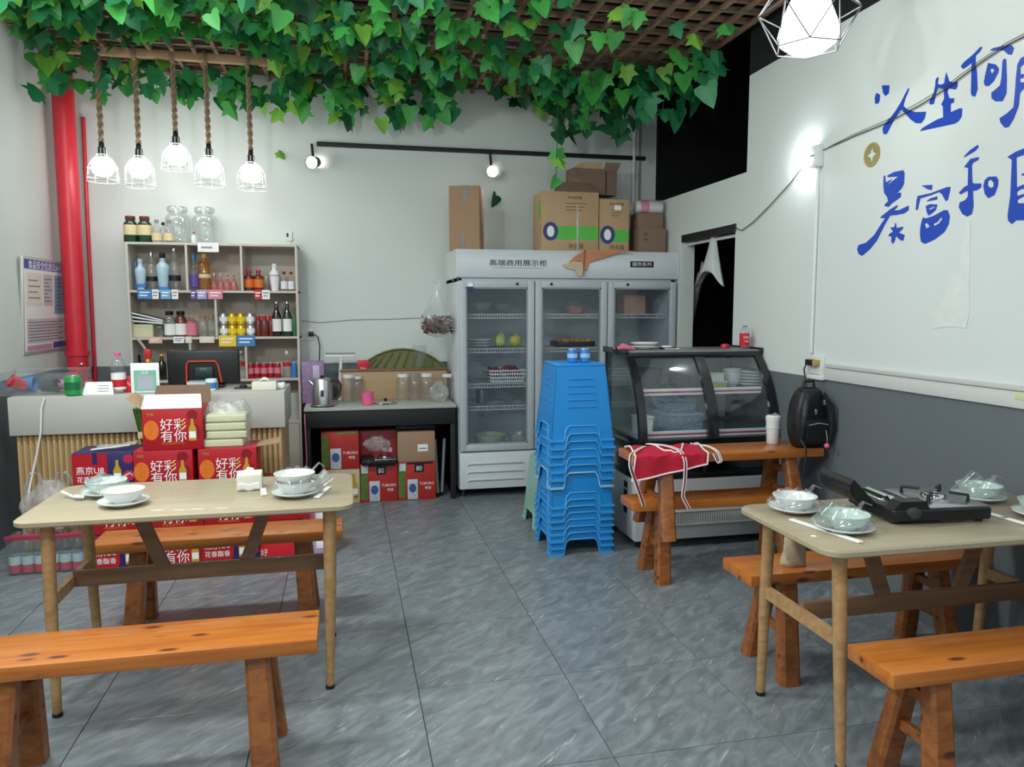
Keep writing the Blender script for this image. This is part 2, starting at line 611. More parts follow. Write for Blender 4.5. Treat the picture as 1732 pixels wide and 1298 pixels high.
# ------------------------------------------------------------------ wooden lattice under the ceiling
LZ = 3.36
lat = thing('wooden_lattice', 'brown wooden lattice hung under the black ceiling, ivy woven through it', 'lattice', (0.27, 5.3, LZ))
sl_me = MB().rbox((-2.38, -0.014, -0.018), (2.38, 0.014, 0.018), 0.003, 1).mesh('slat', LATW)
sl_me2 = MB().rbox((-1.25, -0.014, -0.016), (1.25, 0.014, 0.016), 0.003, 1).mesh('slat', LATW)
for k in range(17):
    o = bpy.data.objects.new('slat', sl_me)
    COL.objects.link(o)
    o.parent = lat
    o.location = (0, -1.23 + 0.151 * k, 0)
for k in range(32):
    o = bpy.data.objects.new('slat', sl_me2)
    COL.objects.link(o)
    o.parent = lat
    o.rotation_euler.z = PI / 2
    o.location = (-2.33 + 0.15 * k, 0, -0.031)

# ------------------------------------------------------------------ ivy
LEAFM = [mat('ivy_mid_green', c(74, 166, 76), 0.42, var=0.25, scale=9), mat('ivy_deep_green', c(48, 134, 84), 0.42, var=0.25, scale=9),
         mat('ivy_light_green', c(130, 192, 70), 0.45, var=0.2, scale=9), mat('ivy_dark_green', c(36, 96, 56), 0.45, var=0.25, scale=9)]
STEMM = mat('ivy_stem', c(60, 96, 50), 0.6)


def leaf_mesh(shape, curl, m):
    half = [[(0.16, 0.12), (0.46, 0.10), (0.36, -0.10), (0.60, -0.34), (0.30, -0.40), (0.26, -0.62)],
            [(0.20, 0.14), (0.46, 0.10), (0.50, -0.12), (0.40, -0.30), (0.30, -0.55), (0.14, -0.78)],
            [(0.24, 0.10), (0.40, -0.02), (0.34, -0.20), (0.56, -0.46), (0.28, -0.50), (0.16, -0.74)]][shape]
    pts = [(0, 0.02)] + half + [(0, -0.96)] + [(-x, z) for x, z in half[::-1]]
    vs_ = [(0, 0, -0.30)] + [(x, abs(x) * curl + (0.25 * curl * (z + 0.3) ** 2), z) for x, z in pts]
    n = len(pts)
    return MB().add(vs_, [(0, 1 + i, 1 + (i + 1) % n) for i in range(n)]).mesh('leaf', m)


LEAVES = [[leaf_mesh(s_, cu, m) for s_, cu in ((0, 0.35), (1, -0.25), (2, 0.5))] for m in LEAFM]


def put_leaf(root, p, size, light=None):
    r = rnd.random()
    k = light if light is not None else (0 if r < 0.44 else 1 if r < 0.74 else 2 if r < 0.88 else 3)
    o = bpy.data.objects.new('leaf', LEAVES[k][rnd.randrange(3)])
    COL.objects.link(o)
    o.parent = root
    o.location = p
    o.rotation_euler = (rnd.uniform(-0.75, 0.35), rnd.uniform(-0.6, 0.6), rnd.uniform(-0.8, 0.8))
    s_ = size * rnd.uniform(0.8, 1.2)
    o.scale = (s_, s_, s_)


def keep(x, y):
    """how thick the foliage is over the lattice, by place in the room"""
    if x > 1.15 and y < 5.35: return 0.10 if x > 1.5 else 0.4
    if 0.75 < x < 1.5 and 5.5 < y < 6.6: return 0.22
    if x > 2.2: return 0.5
    return 0.72 + 0.28 * math.sin(4.1 * x + 1.3) * math.sin(5.3 * y + 0.7)


rows = [4.38, 4.62, 4.86, 5.10, 5.34, 5.58, 5.82, 6.10, 6.36]
ordn = ['first row from the back wall', 'second row from the back wall', 'third row from the back wall', 'fourth row from the back wall', 'fifth row from the back wall',
        'sixth row from the back wall', 'third row from the front', 'second row from the front', 'front row nearest the camera']
for ri, ry in enumerate(rows):
    for side, (xa, xb) in (('left', (-2.05, 0.15)), ('right', (0.15, 2.5))):
        vt = thing('ivy_vine', 'artificial ivy vine on the %s half of the lattice, %s' % (side, ordn[8 - ri]), 'vine', ((xa + xb) / 2, ry, LZ), 0, 'ivy vines on the lattice')
        ox = (xa + xb) / 2
        pts = [Vector((xa - ox + (xb - xa) * t / 14, rnd.uniform(-0.05, 0.05), -0.055 + rnd.uniform(-0.012, 0.0))) for t in range(15)]
        MB().tube(pts, 0.004, 5).build('stem', STEMM, vt)
        n = 70 if ry < 6.0 else 66
        for _ in range(n):
            x = rnd.uniform(xa, xb)
            y = ry + rnd.uniform(-0.13, 0.13)
            if x < -2.1 + 0.17 * (6 - y) or rnd.random() > keep(x, y): continue
            if 5.45 < y < 6.0 and -1.85 < x < -0.45 and rnd.random() < 0.85: continue
            if ry < 6.0:
                zlo = max(1.66 + 1.86 * y / 6.0, LZ - 0.36) if x < 0.1 else LZ - 0.24
                z = rnd.uniform(min(zlo, LZ - 0.08), LZ - 0.05)
            else:
                dz = 0.21 if x < 0.9 else 0.10
                z = LZ - 0.05 - rnd.random() ** 1.2 * dz
            y = min(y, YB - 0.12)
            put_leaf(vt, (x - ox, y - ry, z - LZ), 0.122)


def spray(label, pts, size=0.15, light=None):
    """a strand that hangs down from the lattice with leaves on it"""
    p0 = Vector(pts[0])
    vt = thing('hanging_ivy_strand', label, 'vine', p0)
    MB().tube([Vector(p) - p0 for p in pts], 0.003, 5).build('stem', STEMM, vt)
    return vt, p0


def hang(label, x, y, length, n, spread, size=0.15, light=None):
    vt, p0 = spray(label, [(x, y, LZ - 0.02), (x + 0.02, y, LZ - length * 0.5), (x - 0.01, y, LZ - length)])
    for k in range(n):
        t = (k + 0.6) / n
        put_leaf(vt, (rnd.uniform(-spread, spread), rnd.uniform(-0.06, 0.06), -length * t), size, light)


hang('ivy strand hanging in front of the top of the red pipe', -1.93, 5.9, 0.36, 9, 0.09)
hang('ivy strand hanging right of the fourth hanging lamp rope', -0.78, 6.2, 0.31, 9, 0.13)
hang('ivy strand with a pointed bottom over the rightmost hanging lamp', -0.40, 6.2, 0.34, 11, 0.12)
hang('ivy strand above the left end of the black light track', 0.02, 6.3, 0.33, 10, 0.13)
hang('ivy strand over the middle of the back wall', 0.42, 6.3, 0.36, 10, 0.13)
hang('ivy strand over the left fridge boxes', 0.78, 6.3, 0.32, 9, 0.12)
hang('dense dark ivy bunch above the tall box on the fridge', 1.75, 6.0, 0.45, 22, 0.19, light=3)
hang('dark ivy bunch beside the black opening, left of its edge', 2.15, 5.8, 0.42, 20, 0.20, light=3)
hang('ivy bunch hanging in front of the black opening', 2.38, 5.5, 0.36, 18, 0.22, light=1)
hang('ivy strand hanging from the right corner of the lattice', 2.47, 5.0, 0.34, 7, 0.10, light=1)
hang('bright green ivy sprig among the dark bunch over the fridge', 1.86, 5.7, 0.42, 6, 0.06, light=0)
vt, p0 = spray('thin ivy strand with two leaves dangling in front of the box on the fridge', [(1.62, 5.75, 3.33), (1.62, 5.75, 2.9), (1.61, 5.75, 2.48)])
for z, k in ((2.72, 0), (2.66, 2), (2.50, 0)): put_leaf(vt, (0.0, 0, z - p0.z), 0.13, k)
p = P(472, 258, Y=YB - 0.015)
t = thing('wall_leaf_shape', 'single yellow-green leaf stuck on the back wall right of the lamps', 'leaf', p)
MB().tube([(0, 0.012, 0.02), (0, -0.01, 0)], 0.003, 5).build('stem', STEMM, t)
put_leaf(t, (0, -0.02, 0), 0.10, 2)
p = P(838, 332, Y=YB - 0.015)  # leaf mesh put in where a leaf's shadow smudges the wall
t = thing('wall_leaf_shape', 'dull leaf standing in for a leaf shadow on the back wall over the fridge', 'leaf', p)
MB().tube([(0, 0.012, 0.02), (0, -0.01, 0)], 0.003, 5).build('stem', STEMM, t)
put_leaf(t, (0, -0.02, 0), 0.11, 3)

# ------------------------------------------------------------------ batten and rope pendants
BZ = 3.30
tag(MB().rbox((-1.86, 5.975, BZ - 0.03), (-0.50, 6.025, BZ + 0.03), 0.006).build('wooden_batten', BATW), 'pale wooden batten under the lattice carrying five rope lamps', 'batten')


def pendant(label, X, zt, zb):
    Yp = 6.0
    t = thing('pendant_lamp', label, 'lamp', (X, Yp, zb), 0, 'rope lamps over the counter')
    h = zt - zb
    q = MB()
    L = BZ + 0.035 - zt
    for ph in (0, PI):
        q.tube([(0.010 * math.cos(ph + k * 0.9), 0.010 * math.sin(ph + k * 0.9), h + L * k / 40) for k in range(41)], 0.011, 6)
    q.tube([(0, 0.047 * math.cos(a) * 0.9, BZ - zb + 0.05 * math.sin(a)) for a in [2 * PI * k / 12 for k in range(12)]], 0.014, 6, closed=True)
    q.build('rope', ROPE, t)
    MB().lathe([(0.012, h), (0.018, h - 0.01), (0.018, h - 0.035), (0.026, h - 0.04), (0.026, h - 0.10), (0.02, h - 0.105)][::-1], 14).build('socket', BLACK, t)
    zr = h - 0.11
    q = MB()
    prof = [(0.03, zr), (0.05, zr - 0.005), (0.068, zr - 0.025), (0.074, zr - 0.06), (0.07, zr - 0.10), (0.045, zr - 0.125), (0.008, zr - 0.132)][::-1]
    q.lathe(prof, 16).build('bulb', BULB, t)
    q = MB()
    for k in range(8):
        a = 2 * PI * k / 8
        ca, sa = math.cos(a), math.sin(a)
        q.tube([(r * ca, r * sa, z) for r, z in ((0.028, h - 0.045), (0.034, h - 0.095), (0.07, h - 0.125), (0.096, h - 0.17), (0.104, 0.03), (0.106, 0.0))], 0.0025, 5)
    for r, z in ((0.106, 0.0), (0.104, 0.03), (0.098, h - 0.18), (0.034, h - 0.09)):
        q.tube([(r * math.cos(2 * PI * k / 24), r * math.sin(2 * PI * k / 24), z) for k in range(24)], 0.0028, 5, closed=True)
    q.build('cage', mat('pale_cage_wire', c(205, 208, 210), 0.4), t)


for (px, y0, y1), wd in zip(((173, 240, 307), (236, 243, 316), (298, 222, 287), (354, 243, 315), (425, 254, 321)),
                            ('first from the left, by the thin red pipe', 'second from the left', 'third from the left, hung highest', 'fourth from the left', 'fifth, rightmost and hung lowest')):
    a, b_ = P(px, y0, Y=6.0), P(px, y1, Y=6.0)
    pendant('lit cage lamp on hemp rope, ' + wd, (a.x + b_.x) / 2, a.z, b_.z)

# cage lamp near the right wall
cl = thing('cage_pendant_lamp', 'large lit pendant lamp in an open diamond wire cage by the right wall', 'lamp', (1.95, 3.0, 2.585))
prof = [(0.012, 0.0), (0.07, 0.006), (0.115, 0.04), (0.125, 0.075), (0.112, 0.13), (0.085, 0.20), (0.06, 0.25), (0.03, 0.27)]
MB().lathe(prof, 20).build('bulb', BULB, cl)
q = MB()
ring = lambda r, z, n=6, o=0: [Vector((r * math.cos(2 * PI * (k + o) / n), r * math.sin(2 * PI * (k + o) / n), z)) for k in range(n)]
r1, r2, r3 = ring(0.14, 0.02), ring(0.205, 0.17, 6, 0.5), ring(0.10, 0.33)
for k in range(6):
    for a, b_ in ((r1[k], r1[(k + 1) % 6]), (r1[k], r2[k]), (r1[(k + 1) % 6], r2[k]), (r2[k], r3[k]), (r2[k], r3[(k + 1) % 6]), (r2[k], r2[(k + 1) % 6]), (r3[k], r3[(k + 1) % 6]), (r3[k], Vector((0, 0, 0.40)))):
        q.tube([a, b_], 0.003, 5)
q.build('cage', mat('grey_cage_wire', c(120, 122, 124), 0.4, metal=0.5), cl)
MB().lathe([(0.02, 0.27), (0.03, 0.28), (0.03, 0.36), (0.012, 0.41)], 12).build('socket', BLACK, cl)
MB().tube([(0, 0, 0.40), (0, 0, 1.215)], 0.004, 6).build('cord', BLACK, cl)

# ------------------------------------------------------------------ light track with two spots on the back wall
tr = thing('light_track', 'black light track running across the back wall above the fridge', 'track', (1.2, YB - 0.02, 2.84))
MB().rbox((-1.40, -0.018, -0.017), (1.46, 0.018, 0.017), 0.004).build('rail', BLACKM, tr)
for (px, py, lab, dx) in ((527, 275, 'lit spotlight at the left end of the black track', -0.06), (833, 290, 'lit spotlight on the black track over the fridge', 0.0)):
    p = P(px, py, Y=YB - 0.15)
    s_ = thing('track_spotlight', lab, 'spotlight', p)
    d = Vector((-0.25 + dx * 3, -1, -0.25)).normalized()
    q = MB()
    q.X = d.to_track_quat('Z', 'Y').to_matrix().to_4x4()
    q.lathe([(0.03, -0.10), (0.04, -0.09), (0.052, 0.0), (0.048, 0.0), (0.044, -0.02)], 18, cap=False).build('housing', BLACKM, s_)
    q = MB()
    q.X = d.to_track_quat('Z', 'Y').to_matrix().to_4x4()
    q.lathe([(0.002, -0.002), (0.046, -0.002), (0.046, -0.008)], 18).build('lens', SPOTE, s_)
    MB().tube([(0.01, 0.05, 0.02), (0.01, 0.10, 0.05), (0.0, 0.115, 2.835 - p.z)], 0.010, 6).build('arm', BLACKM, s_)
    l = bpy.data.lights.new('spot_beam', 'SPOT')
    l.energy, l.spot_size, l.color, l.shadow_soft_size = 9, 1.8, (1, 0.9, 0.8), 0.03
    o = bpy.data.objects.new('spot_beam', l)
    o.location = p + d * 0.02
    o.rotation_euler = (-d).to_track_quat('Z', 'Y').to_euler()
    COL.objects.link(o)

# ------------------------------------------------------------------ pipes at the left corner
t = thing('red_fire_pipe', 'thick red painted fire pipe standing in the left corner', 'pipe', (-2.0, 6.33, 0))
q = MB()
q.lathe([(0.075, 0), (0.075, 3.4)], 24).build('pipe', REDV, t)
q = MB()
for z in (0.98, 1.16): q.lathe([(0.078, z - 0.02), (0.088, z - 0.018), (0.088, z + 0.018), (0.078, z + 0.02)], 24)
q.lathe([(0.088, 0.80), (0.10, 0.81), (0.10, 0.95), (0.088, 0.96)], 24)
q.build('coupling', REDV, t)
q = MB()
q.X = Matrix.Translation((0.05, -0.085, 1.08)) @ Matrix.Rotation(PI / 2, 4, 'X')
q.lathe([(0.012, 0), (0.012, 0.015), (0.006, 0.018)], 10).build('bolt', STEEL, t)
tag(MB().tube([(-1.93, YB - 0.03, 2.96), (-1.94, YB - 0.03, 2.2), (-1.95, YB - 0.03, 0.4)], 0.014, 10).build('thin_red_pipe', REDV), 'thin red pipe running down the back wall beside the thick one', 'pipe')
q = MB()
q.tube([(2.55, YB - 0.03, 2.0), (2.55, YB - 0.03, 3.35)], 0.016, 10)
tag(q.build('white_conduit', WHITE), 'vertical white conduit on the back wall left of the black opening', 'conduit')
tag(MB().tube([(2.61, YB - 0.02, 2.0), (2.61, YB - 0.02, 3.35)], 0.009, 8).build('grey_conduit', GREY), 'thin grey conduit on the back wall beside the black opening', 'conduit')

# ------------------------------------------------------------------ notice board on the left wall (leans out at the bottom)
nb = thing('notice_board', 'white framed notice board with blue heading on the left wall', 'notice board', (XL, 6.08, 1.52))
nb.rotation_euler = (0, math.radians(2.5), 0)
W2, H2 = 0.40, 0.335
q = MB()
q.rbox((0.002, -W2, -H2), (0.022, W2, H2), 0.002)
q.build('frame', mat('aluminium_frame', c(200, 198, 192), 0.4, metal=0.3), nb)
LW = Matrix(((0, 0, 1, 0), (1, 0, 0, 0), (0, 1, 0, 0), (0, 0, 0, 1)))     # writing on a face turned to +X


def panel(y0, z0, y1, z1, m, d=0.0235, name='panel'):
    return MB().box((0.02, y0, z0), (d, y1, z1)).build(name, m, nb, smooth=False)


panel(-W2 + 0.02, -H2 + 0.02, W2 - 0.02, H2 - 0.02, PWHITE, name='sheet')
panel(-W2 + 0.02, H2 - 0.085, W2 - 0.02, H2 - 0.02, mat('blue_heading', c(70, 80, 160), 0.5), 0.0242, 'heading')
text('食品安全信息公示栏', 0.062, PWHITE, nb, (0.025, 0, H2 - 0.076), LW, 1.15)
panel(-W2 + 0.05, 0.0, -0.08, H2 - 0.11, mat('cream_sheet', c(236, 226, 212), 0.5), 0.0242, 'certificate')
panel(-0.06, 0.0, 0.12, H2 - 0.11, mat('grey_sheet', c(205, 205, 205), 0.5), 0.0242, 'certificate')
panel(0.15, -0.06, W2 - 0.03, H2 - 0.11, mat('blue_sheet', c(140, 170, 205), 0.5), 0.0242, 'certificate')
panel(-W2 + 0.05, -0.26, W2 - 0.03, -0.09, mat('pinkish_sheet', c(214, 202, 206), 0.5), 0.0242, 'certificate')
panel(-W2 + 0.05, -H2 + 0.025, 0.1, -0.275, mat('pink_strip', c(205, 150, 190), 0.5), 0.0242, 'strip')
panel(0.12, -H2 + 0.025, W2 - 0.03, -0.265, mat('purple_strip', c(76, 66, 150), 0.5), 0.0242, 'strip')
q = MB()
for k in range(7): q.box((0.0242, -W2 + 0.07, -0.245 + k * 0.021), (0.0246, W2 - 0.08 - 0.1 * (k % 2), -0.238 + k * 0.021))
for k in range(7): q.box((0.0242, -0.04, 0.03 + k * 0.026), (0.0246, 0.09 - 0.03 * (k % 3), 0.038 + k * 0.026))
for k in range(9): q.box((0.0242, 0.17, -0.03 + k * 0.028), (0.0246, 0.34 - 0.04 * (k % 3), -0.021 + k * 0.028))
for k in range(4): q.box((0.0242, -W2 + 0.08, 0.05 + k * 0.04), (0.0246, -0.12 - 0.04 * (k % 2), 0.058 + k * 0.04))
q.build('printed_lines', mat('grey_print', c(120, 120, 140), 0.5), nb, smooth=False)

# ================================================================== FURNITURE
def make_table(label, loc):
    t = thing('dining_table', label, 'table', loc, 0, 'dining tables')
    L, W, h = 1.19, 0.585, 0.75
    R = 0.06
    poly = []
    for sx, sy, a0 in ((1, 1, 0), (-1, 1, PI / 2), (-1, -1, PI), (1, -1, 1.5 * PI)):
        for k in range(6):
            a = a0 + PI / 2 * k / 5
            poly.append((sx * (L / 2 - R) + R * math.cos(a), sy * (W / 2 - R) + R * math.sin(a)))
    q = MB()
    lay = [(-0.006, h - 0.026), (0, h - 0.020), (0, h - 0.006), (-0.006, h)]
    n = len(poly)
    vs_ = []
    for ins, z in lay:
        for x, y in poly: vs_.append((x * (1 + ins / 0.5), y * (1 + ins / 0.3), z))
    fs = [list(range(n))[::-1], [3 * n + i for i in range(n)]]
    for j in range(3):
        for i in range(n): fs.append((j * n + i, j * n + (i + 1) % n, (j + 1) * n + (i + 1) % n, (j + 1) * n + i))
    q.add(vs_, fs)
    q.build('tabletop', TTOP, t)
    for sx in (-1, 1):
        for sy in (-1, 1):
            q = MB().tube([(sx * 0.50, sy * 0.205, h - 0.026), (sx * 0.497, sy * 0.225, 0.40), (sx * 0.49, sy * 0.245, 0.012)], [0.024, 0.022, 0.016], 14)
            lg = q.build('leg', TLEG, t)
            MB().lathe([(0.017, 0), (0.018, 0.002), (0.018, 0.014), (0.016, 0.016)], 12, (sx * 0.49, sy * 0.245, 0)).build('rubber_foot', BLACK, lg)
        q = MB()
        q.prism([(sx * 0.497 - 0.011, -0.226, 0.405), (sx * 0.497 + 0.011, -0.226, 0.405), (sx * 0.497 + 0.011, -0.224, 0.450), (sx * 0.497 - 0.011, -0.224, 0.450)], (0, 0.45, 0))
        q.build('crossbar', TLEG, t)
    MB().rbox((-0.49, -0.011, 0.405), (0.49, 0.011, 0.470), 0.003).build('stretcher', TBAR, t)
    for sx in (-1, 1):
        q = MB()
        q.prism([(sx * 0.135, -0.011, 0.47), (sx * 0.19, -0.011, 0.47), (sx * 0.285, -0.011, h - 0.028), (sx * 0.23, -0.011, h - 0.028)], (0, 0.022, 0))
        q.build('brace', TBAR, t)
    return t


make_table('pale wood dining table on the left, in front of the red beer cartons', (-0.58, 3.20, 0))
make_table('pale wood dining table on the right carrying the portable gas stove', (2.04, 2.295, 0))


def make_bench(label, loc, L=1.1, W=0.25, spread=0.02, rz=0):
    t = thing('wooden_bench', label, 'bench', loc, rz, 'orange pine benches')
    h = 0.45
    q = MB()
    q.rbox((-L / 2, -W / 2, h - 0.048), (L / 2, W / 2, h), 0.006, 2)
    q.build('seat', BENCHW, t)
    for sx in (-1, 1):
        xt, xb = sx * (L / 2 - 0.19), sx * (L / 2 - 0.165)
        yt, yb = W / 2 - 0.055, W / 2 + spread
        for sy in (-1, 1):
            q = MB()
            a, b_ = (xt, sy * yt, h - 0.049), (xb, sy * yb, 0)
            r = ((0.030, 0.036), (0.033, 0.042))
            def oct_(cc, rr):
                x, y, z = cc
                u, v = rr[1], rr[0]
                k = 0.70
                return [(x + u, y + v * k, z), (x + u * k, y + v, z), (x - u * k, y + v, z), (x - u, y + v * k, z), (x - u, y - v * k, z), (x - u * k, y - v, z), (x + u * k, y - v, z), (x + u, y - v * k, z)]
            vs_ = oct_(a, r[0]) + oct_(b_, r[1])
            q.add(vs_, [list(range(8)), list(range(15, 7, -1))] + [(i, (i + 1) % 8, 8 + (i + 1) % 8, 8 + i) for i in range(8)])
            q.build('leg', BENCHL, t)
        for z in (0.19, 0.315):
            f_ = 1 - z / (h - 0.048)
            x, y = xt + (xb - xt) * f_, yt + (yb - yt) * f_
            MB().rbox((x - 0.011, -y + 0.01, z - 0.018), (x + 0.011, y - 0.01, z + 0.018), 0.002, 1).build('crossbar', BENCHL, t)
    return t


make_bench('orange pine bench nearest the camera on the left, before the table', (-0.66, 2.52, 0))
make_bench('pine bench behind the left table, in front of the beer cartons', (-0.585, 3.715, 0), W=0.23)
make_bench('pine bench behind the right table, along the far side', (2.09, 2.735, 0), W=0.235)
make_bench('orange pine bench at the bottom right, nearest the camera', (2.07, 1.90, 0), W=0.21)
make_bench('lower pine bench of the stacked pair before the glass display case', (2.05, 3.865, 0), W=0.21)
make_bench('upper pine bench of the stacked pair, with the red apron on it', (2.06, 3.865, 0.265), L=1.13, W=0.27, spread=0.055)


# ------------------------------------------------------------------ stools
def stool_panel():
    """one moulded side wall, facing -Y, with an arch between two feet and pressed ribs"""
    q = MB()
    hb, ht, h = 0.195, 0.152, 0.47
    ax, az = 0.115, 0.095

    def pt(x, z):
        f_ = z / h
        return Vector((x, -(hb + (ht - hb) * f_), z))
    e = lambda z: hb + (ht - hb) * z / h
    outer = [(-e(0), 0), (-ax, 0), (-ax + 0.014, az - 0.02), (-ax + 0.034, az), (ax - 0.034, az), (ax - 0.014, az - 0.02), (ax, 0), (e(0), 0), (e(h - 0.02), h - 0.02), (-e(h - 0.02), h - 0.02)]
    q.prism([pt(*p) for p in outer], (0, 0.003, 0))
    return q, pt


def rib_mesh(n=5):
    q, pt = MB(), stool_panel()[1]
    for k in range(n):
        z = 0.375 - k * 0.042
        w2 = 0.080 + k * 0.003
        vs_ = []
        pts = [pt(-w2, z) + Vector((0, -0.001, 0)), pt(w2, z) + Vector((0, -0.001, 0))]
        q.tube([pts[0] + Vector((0, 0, -0.004)), pts[0], pts[1], pts[1] + Vector((0.006, 0, -0.012)), pts[1] + Vector((0.006, 0, -0.022))], 0.0042, 6)
    return q


pq, PT = stool_panel()
SP_ME = pq.mesh('side_panel', BLUE, smooth=False)
RIB_ME = rib_mesh().mesh('rib_pattern', BLUE)


def rim_mb():
    q = MB()
    for k in range(4):
        q.X = Matrix.Rotation(k * PI / 2, 4, 'Z')
        ax, az = 0.115, 0.095
        o = Vector((0, -0.0015, 0))
        hb = 0.195
        for sx in (-1, 1):
            q.prism([PT(sx * (ax + 0.001), 0) + Vector((0, -0.008, 0.0)), PT(sx * (hb + 0.004), 0) + Vector((0, -0.008, 0.0)), PT(sx * (hb + 0.004), 0.0) + Vector((0, 0.004, 0)), PT(sx * (ax + 0.001), 0) + Vector((0, 0.004, 0))], (0, 0, 0.013))
        q.tube([PT(x, z) + o for x, z in ((-ax, 0.008), (-ax + 0.014, az - 0.02), (-ax + 0.034, az), (ax - 0.034, az), (ax - 0.014, az - 0.02), (ax, 0.008))], 0.0052, 6)
    q.X = None
    return q


RIM_ME = rim_mb().mesh('rim', BLUER)
q = MB()
q.rbox((-0.153, -0.153, 0.445), (0.153, 0.153, 0.47), 0.011, 3)
SEAT_ME = q.mesh('seat', BLUE)


def make_stool(label, loc, panel_m=None, ribs=False, group='stacked blue stools'):
    t = thing('plastic_stool', label, 'stool', loc, 0, group)

    def put(name, me, rz=0):
        o = bpy.data.objects.new(name, me)
        COL.objects.link(o)
        o.parent = t
        o.rotation_euler.z = rz
        return o
    put('seat', SEAT_ME)
    put('rim', RIM_ME)
    for k in range(4):
        p_ = put('side_panel', SP_ME, k * PI / 2)
        if ribs:
            r = bpy.data.objects.new('rib_pattern', RIB_ME)
            COL.objects.link(r)
            r.parent = p_
    return t


SX, SY = 1.385, 4.50
zs = [0.0415 * k for k in range(8)] + [0.413 + 0.048 * k for k in range(7)]
num = ['bottom', 'second', 'third', 'fourth', 'fifth', 'sixth', 'seventh', 'eighth', 'ninth', 'tenth', 'eleventh', 'twelfth', 'thirteenth', 'fourteenth', 'topmost']
for k, z in enumerate(zs):
    lb = ('blue plastic stool, %s from the floor in the tall stack' % num[k]) if 0 < k < 14 else ('bottom blue plastic stool of the tall stack, standing on the floor' if k == 0 else 'topmost blue plastic stool of the stack, two blue cans on it')
    if k == 8: lb = 'blue plastic stool with a pale rim, ninth from the floor in the stack'
    st = make_stool(lb, (SX + 0.004 * math.sin(k * 2.1), SY + 0.003 * math.cos(k * 1.7), z), ribs=(k in (14, 8)))
    if k == 8:
        for ch in st.children:
            if ch.name.startswith('rim'):
                me = RIM_ME.copy()
                me.materials[0] = PALEB
                ch.data = me
                ch['label'] = 'pale blue rim'
# the mint stool behind
SPm, RIMm, SEm = SP_ME.copy(), RIM_ME.copy(), SEAT_ME.copy()
for me in (SPm, RIMm, SEm): me.materials[0] = MINT
st = make_stool('mint green plastic stool standing behind the blue stack', (1.42, 5.02, 0), group=None)
for ch in st.children: ch.data = SPm if ch.name.startswith('side') else RIMm if ch.name.startswith('rim') else SEm
for px, lab in ((969, 'left one of two blue drink cans on the stool stack'), (990, 'right one of two blue drink cans on the stool stack')):
    p = P(px, 611, Y=4.42)
    t = thing('blue_can', lab, 'can', (p.x, 4.43, zs[-1] + 0.47), 0, 'cans on the stool stack')
    MB().lathe([(0.026, 0), (0.032, 0.006), (0.032, 0.072), (0.028, 0.082)], 16).build('body', mat('blue_can_paint', c(40, 120, 200), 0.35), t)
    MB().lathe([(0.028, 0.082), (0.027, 0.085)], 16).build('lid', SILV, t)
    MB().lathe([(0.0325, 0.03), (0.0325, 0.055)], 16, cap=False).build('label_band', mat('pale_blue_print', c(160, 205, 235), 0.4), t)

# ------------------------------------------------------------------ tall three-door display fridge
FX0, FX1, FY0, FY1, FZ = 0.853, 2.655, 5.80, 6.50, 1.735
fr = thing('display_fridge', 'tall white commercial fridge with three glass doors and a curved header', 'fridge', ((FX0 + FX1) / 2, FY0, 0))
HW = (FX1 - FX0) / 2
FRW = mat('fridge_white_enamel', c(214, 219, 224), 0.35, var=0.02)
FRI = mat('fridge_liner', c(176, 184, 192), 0.5, var=0.04)
FRG = mat('fridge_door_grey', c(188, 194, 200), 0.4, var=0.03)
q = MB()
q.rbox((-HW, 0.05, 0.07), (-HW + 0.035, 0.70, FZ), 0.004)
q.rbox((HW - 0.035, 0.05, 0.07), (HW, 0.70, FZ), 0.004)
q.rbox((-HW, 0.05, FZ - 0.03), (HW, 0.70, FZ), 0.004)
q.box((-HW + 0.03, 0.05, 0.07), (HW - 0.03, 0.70, 0.36))
q.build('cabinet', FRW, fr)
q = MB()
q.box((-HW + 0.035, 0.66, 0.36), (HW - 0.035, 0.70, FZ - 0.03))
q.box((-HW + 0.035, 0.06, 0.36), (-HW + 0.05, 0.66, FZ - 0.03))
q.box((HW - 0.05, 0.06, 0.36), (HW - 0.035, 0.66, FZ - 0.03))
for x in (-HW + 0.61, -HW + 1.21): q.box((x - 0.02, 0.06, 0.36), (x + 0.02, 0.12, FZ - 0.03))
q.build('liner', FRI, fr)
# curved header
q = MB()
prof = [(0.05, FZ), (0.015, FZ + 0.005), (-0.004, FZ + 0.05), (-0.006, FZ + 0.12), (0.012, FZ + 0.19), (0.04, FZ + 0.222), (0.66, FZ + 0.222), (0.66, FZ)]
q.prism([(-HW, y, z) for y, z in prof], (2 * HW, 0, 0))
hd = q.build('header', FRW, fr)
def hp(z):      # header surface y at height above FZ
    return -0.0075
text('高端商用展示柜', 0.052, PBLACK, hd, (-HW + 0.47, -0.0078, FZ + 0.098), FRONT, 1.28)
MB().box((-HW + 0.26, -0.0075, FZ + 0.078), (-HW + 0.68, -0.0055, FZ + 0.081)).build('underline', GREY, hd, smooth=False)
q = MB()
q.rbox((HW - 0.41, -0.010, FZ + 0.095), (HW - 0.21, -0.002, FZ + 0.143), 0.003)
bd = q.build('badge', PBLACK, hd)
text('超市系列', 0.036, PWHITE, hd, (HW - 0.31, -0.0112, FZ + 0.106), FRONT, 1.15)
for sx in (-1, 1):
    q = MB()
    q.prism([(sx * (HW + 0.001), y, z) for y, z in prof], (sx * 0.012, 0, 0))
    q.build('header_cap', WHITE, fr)
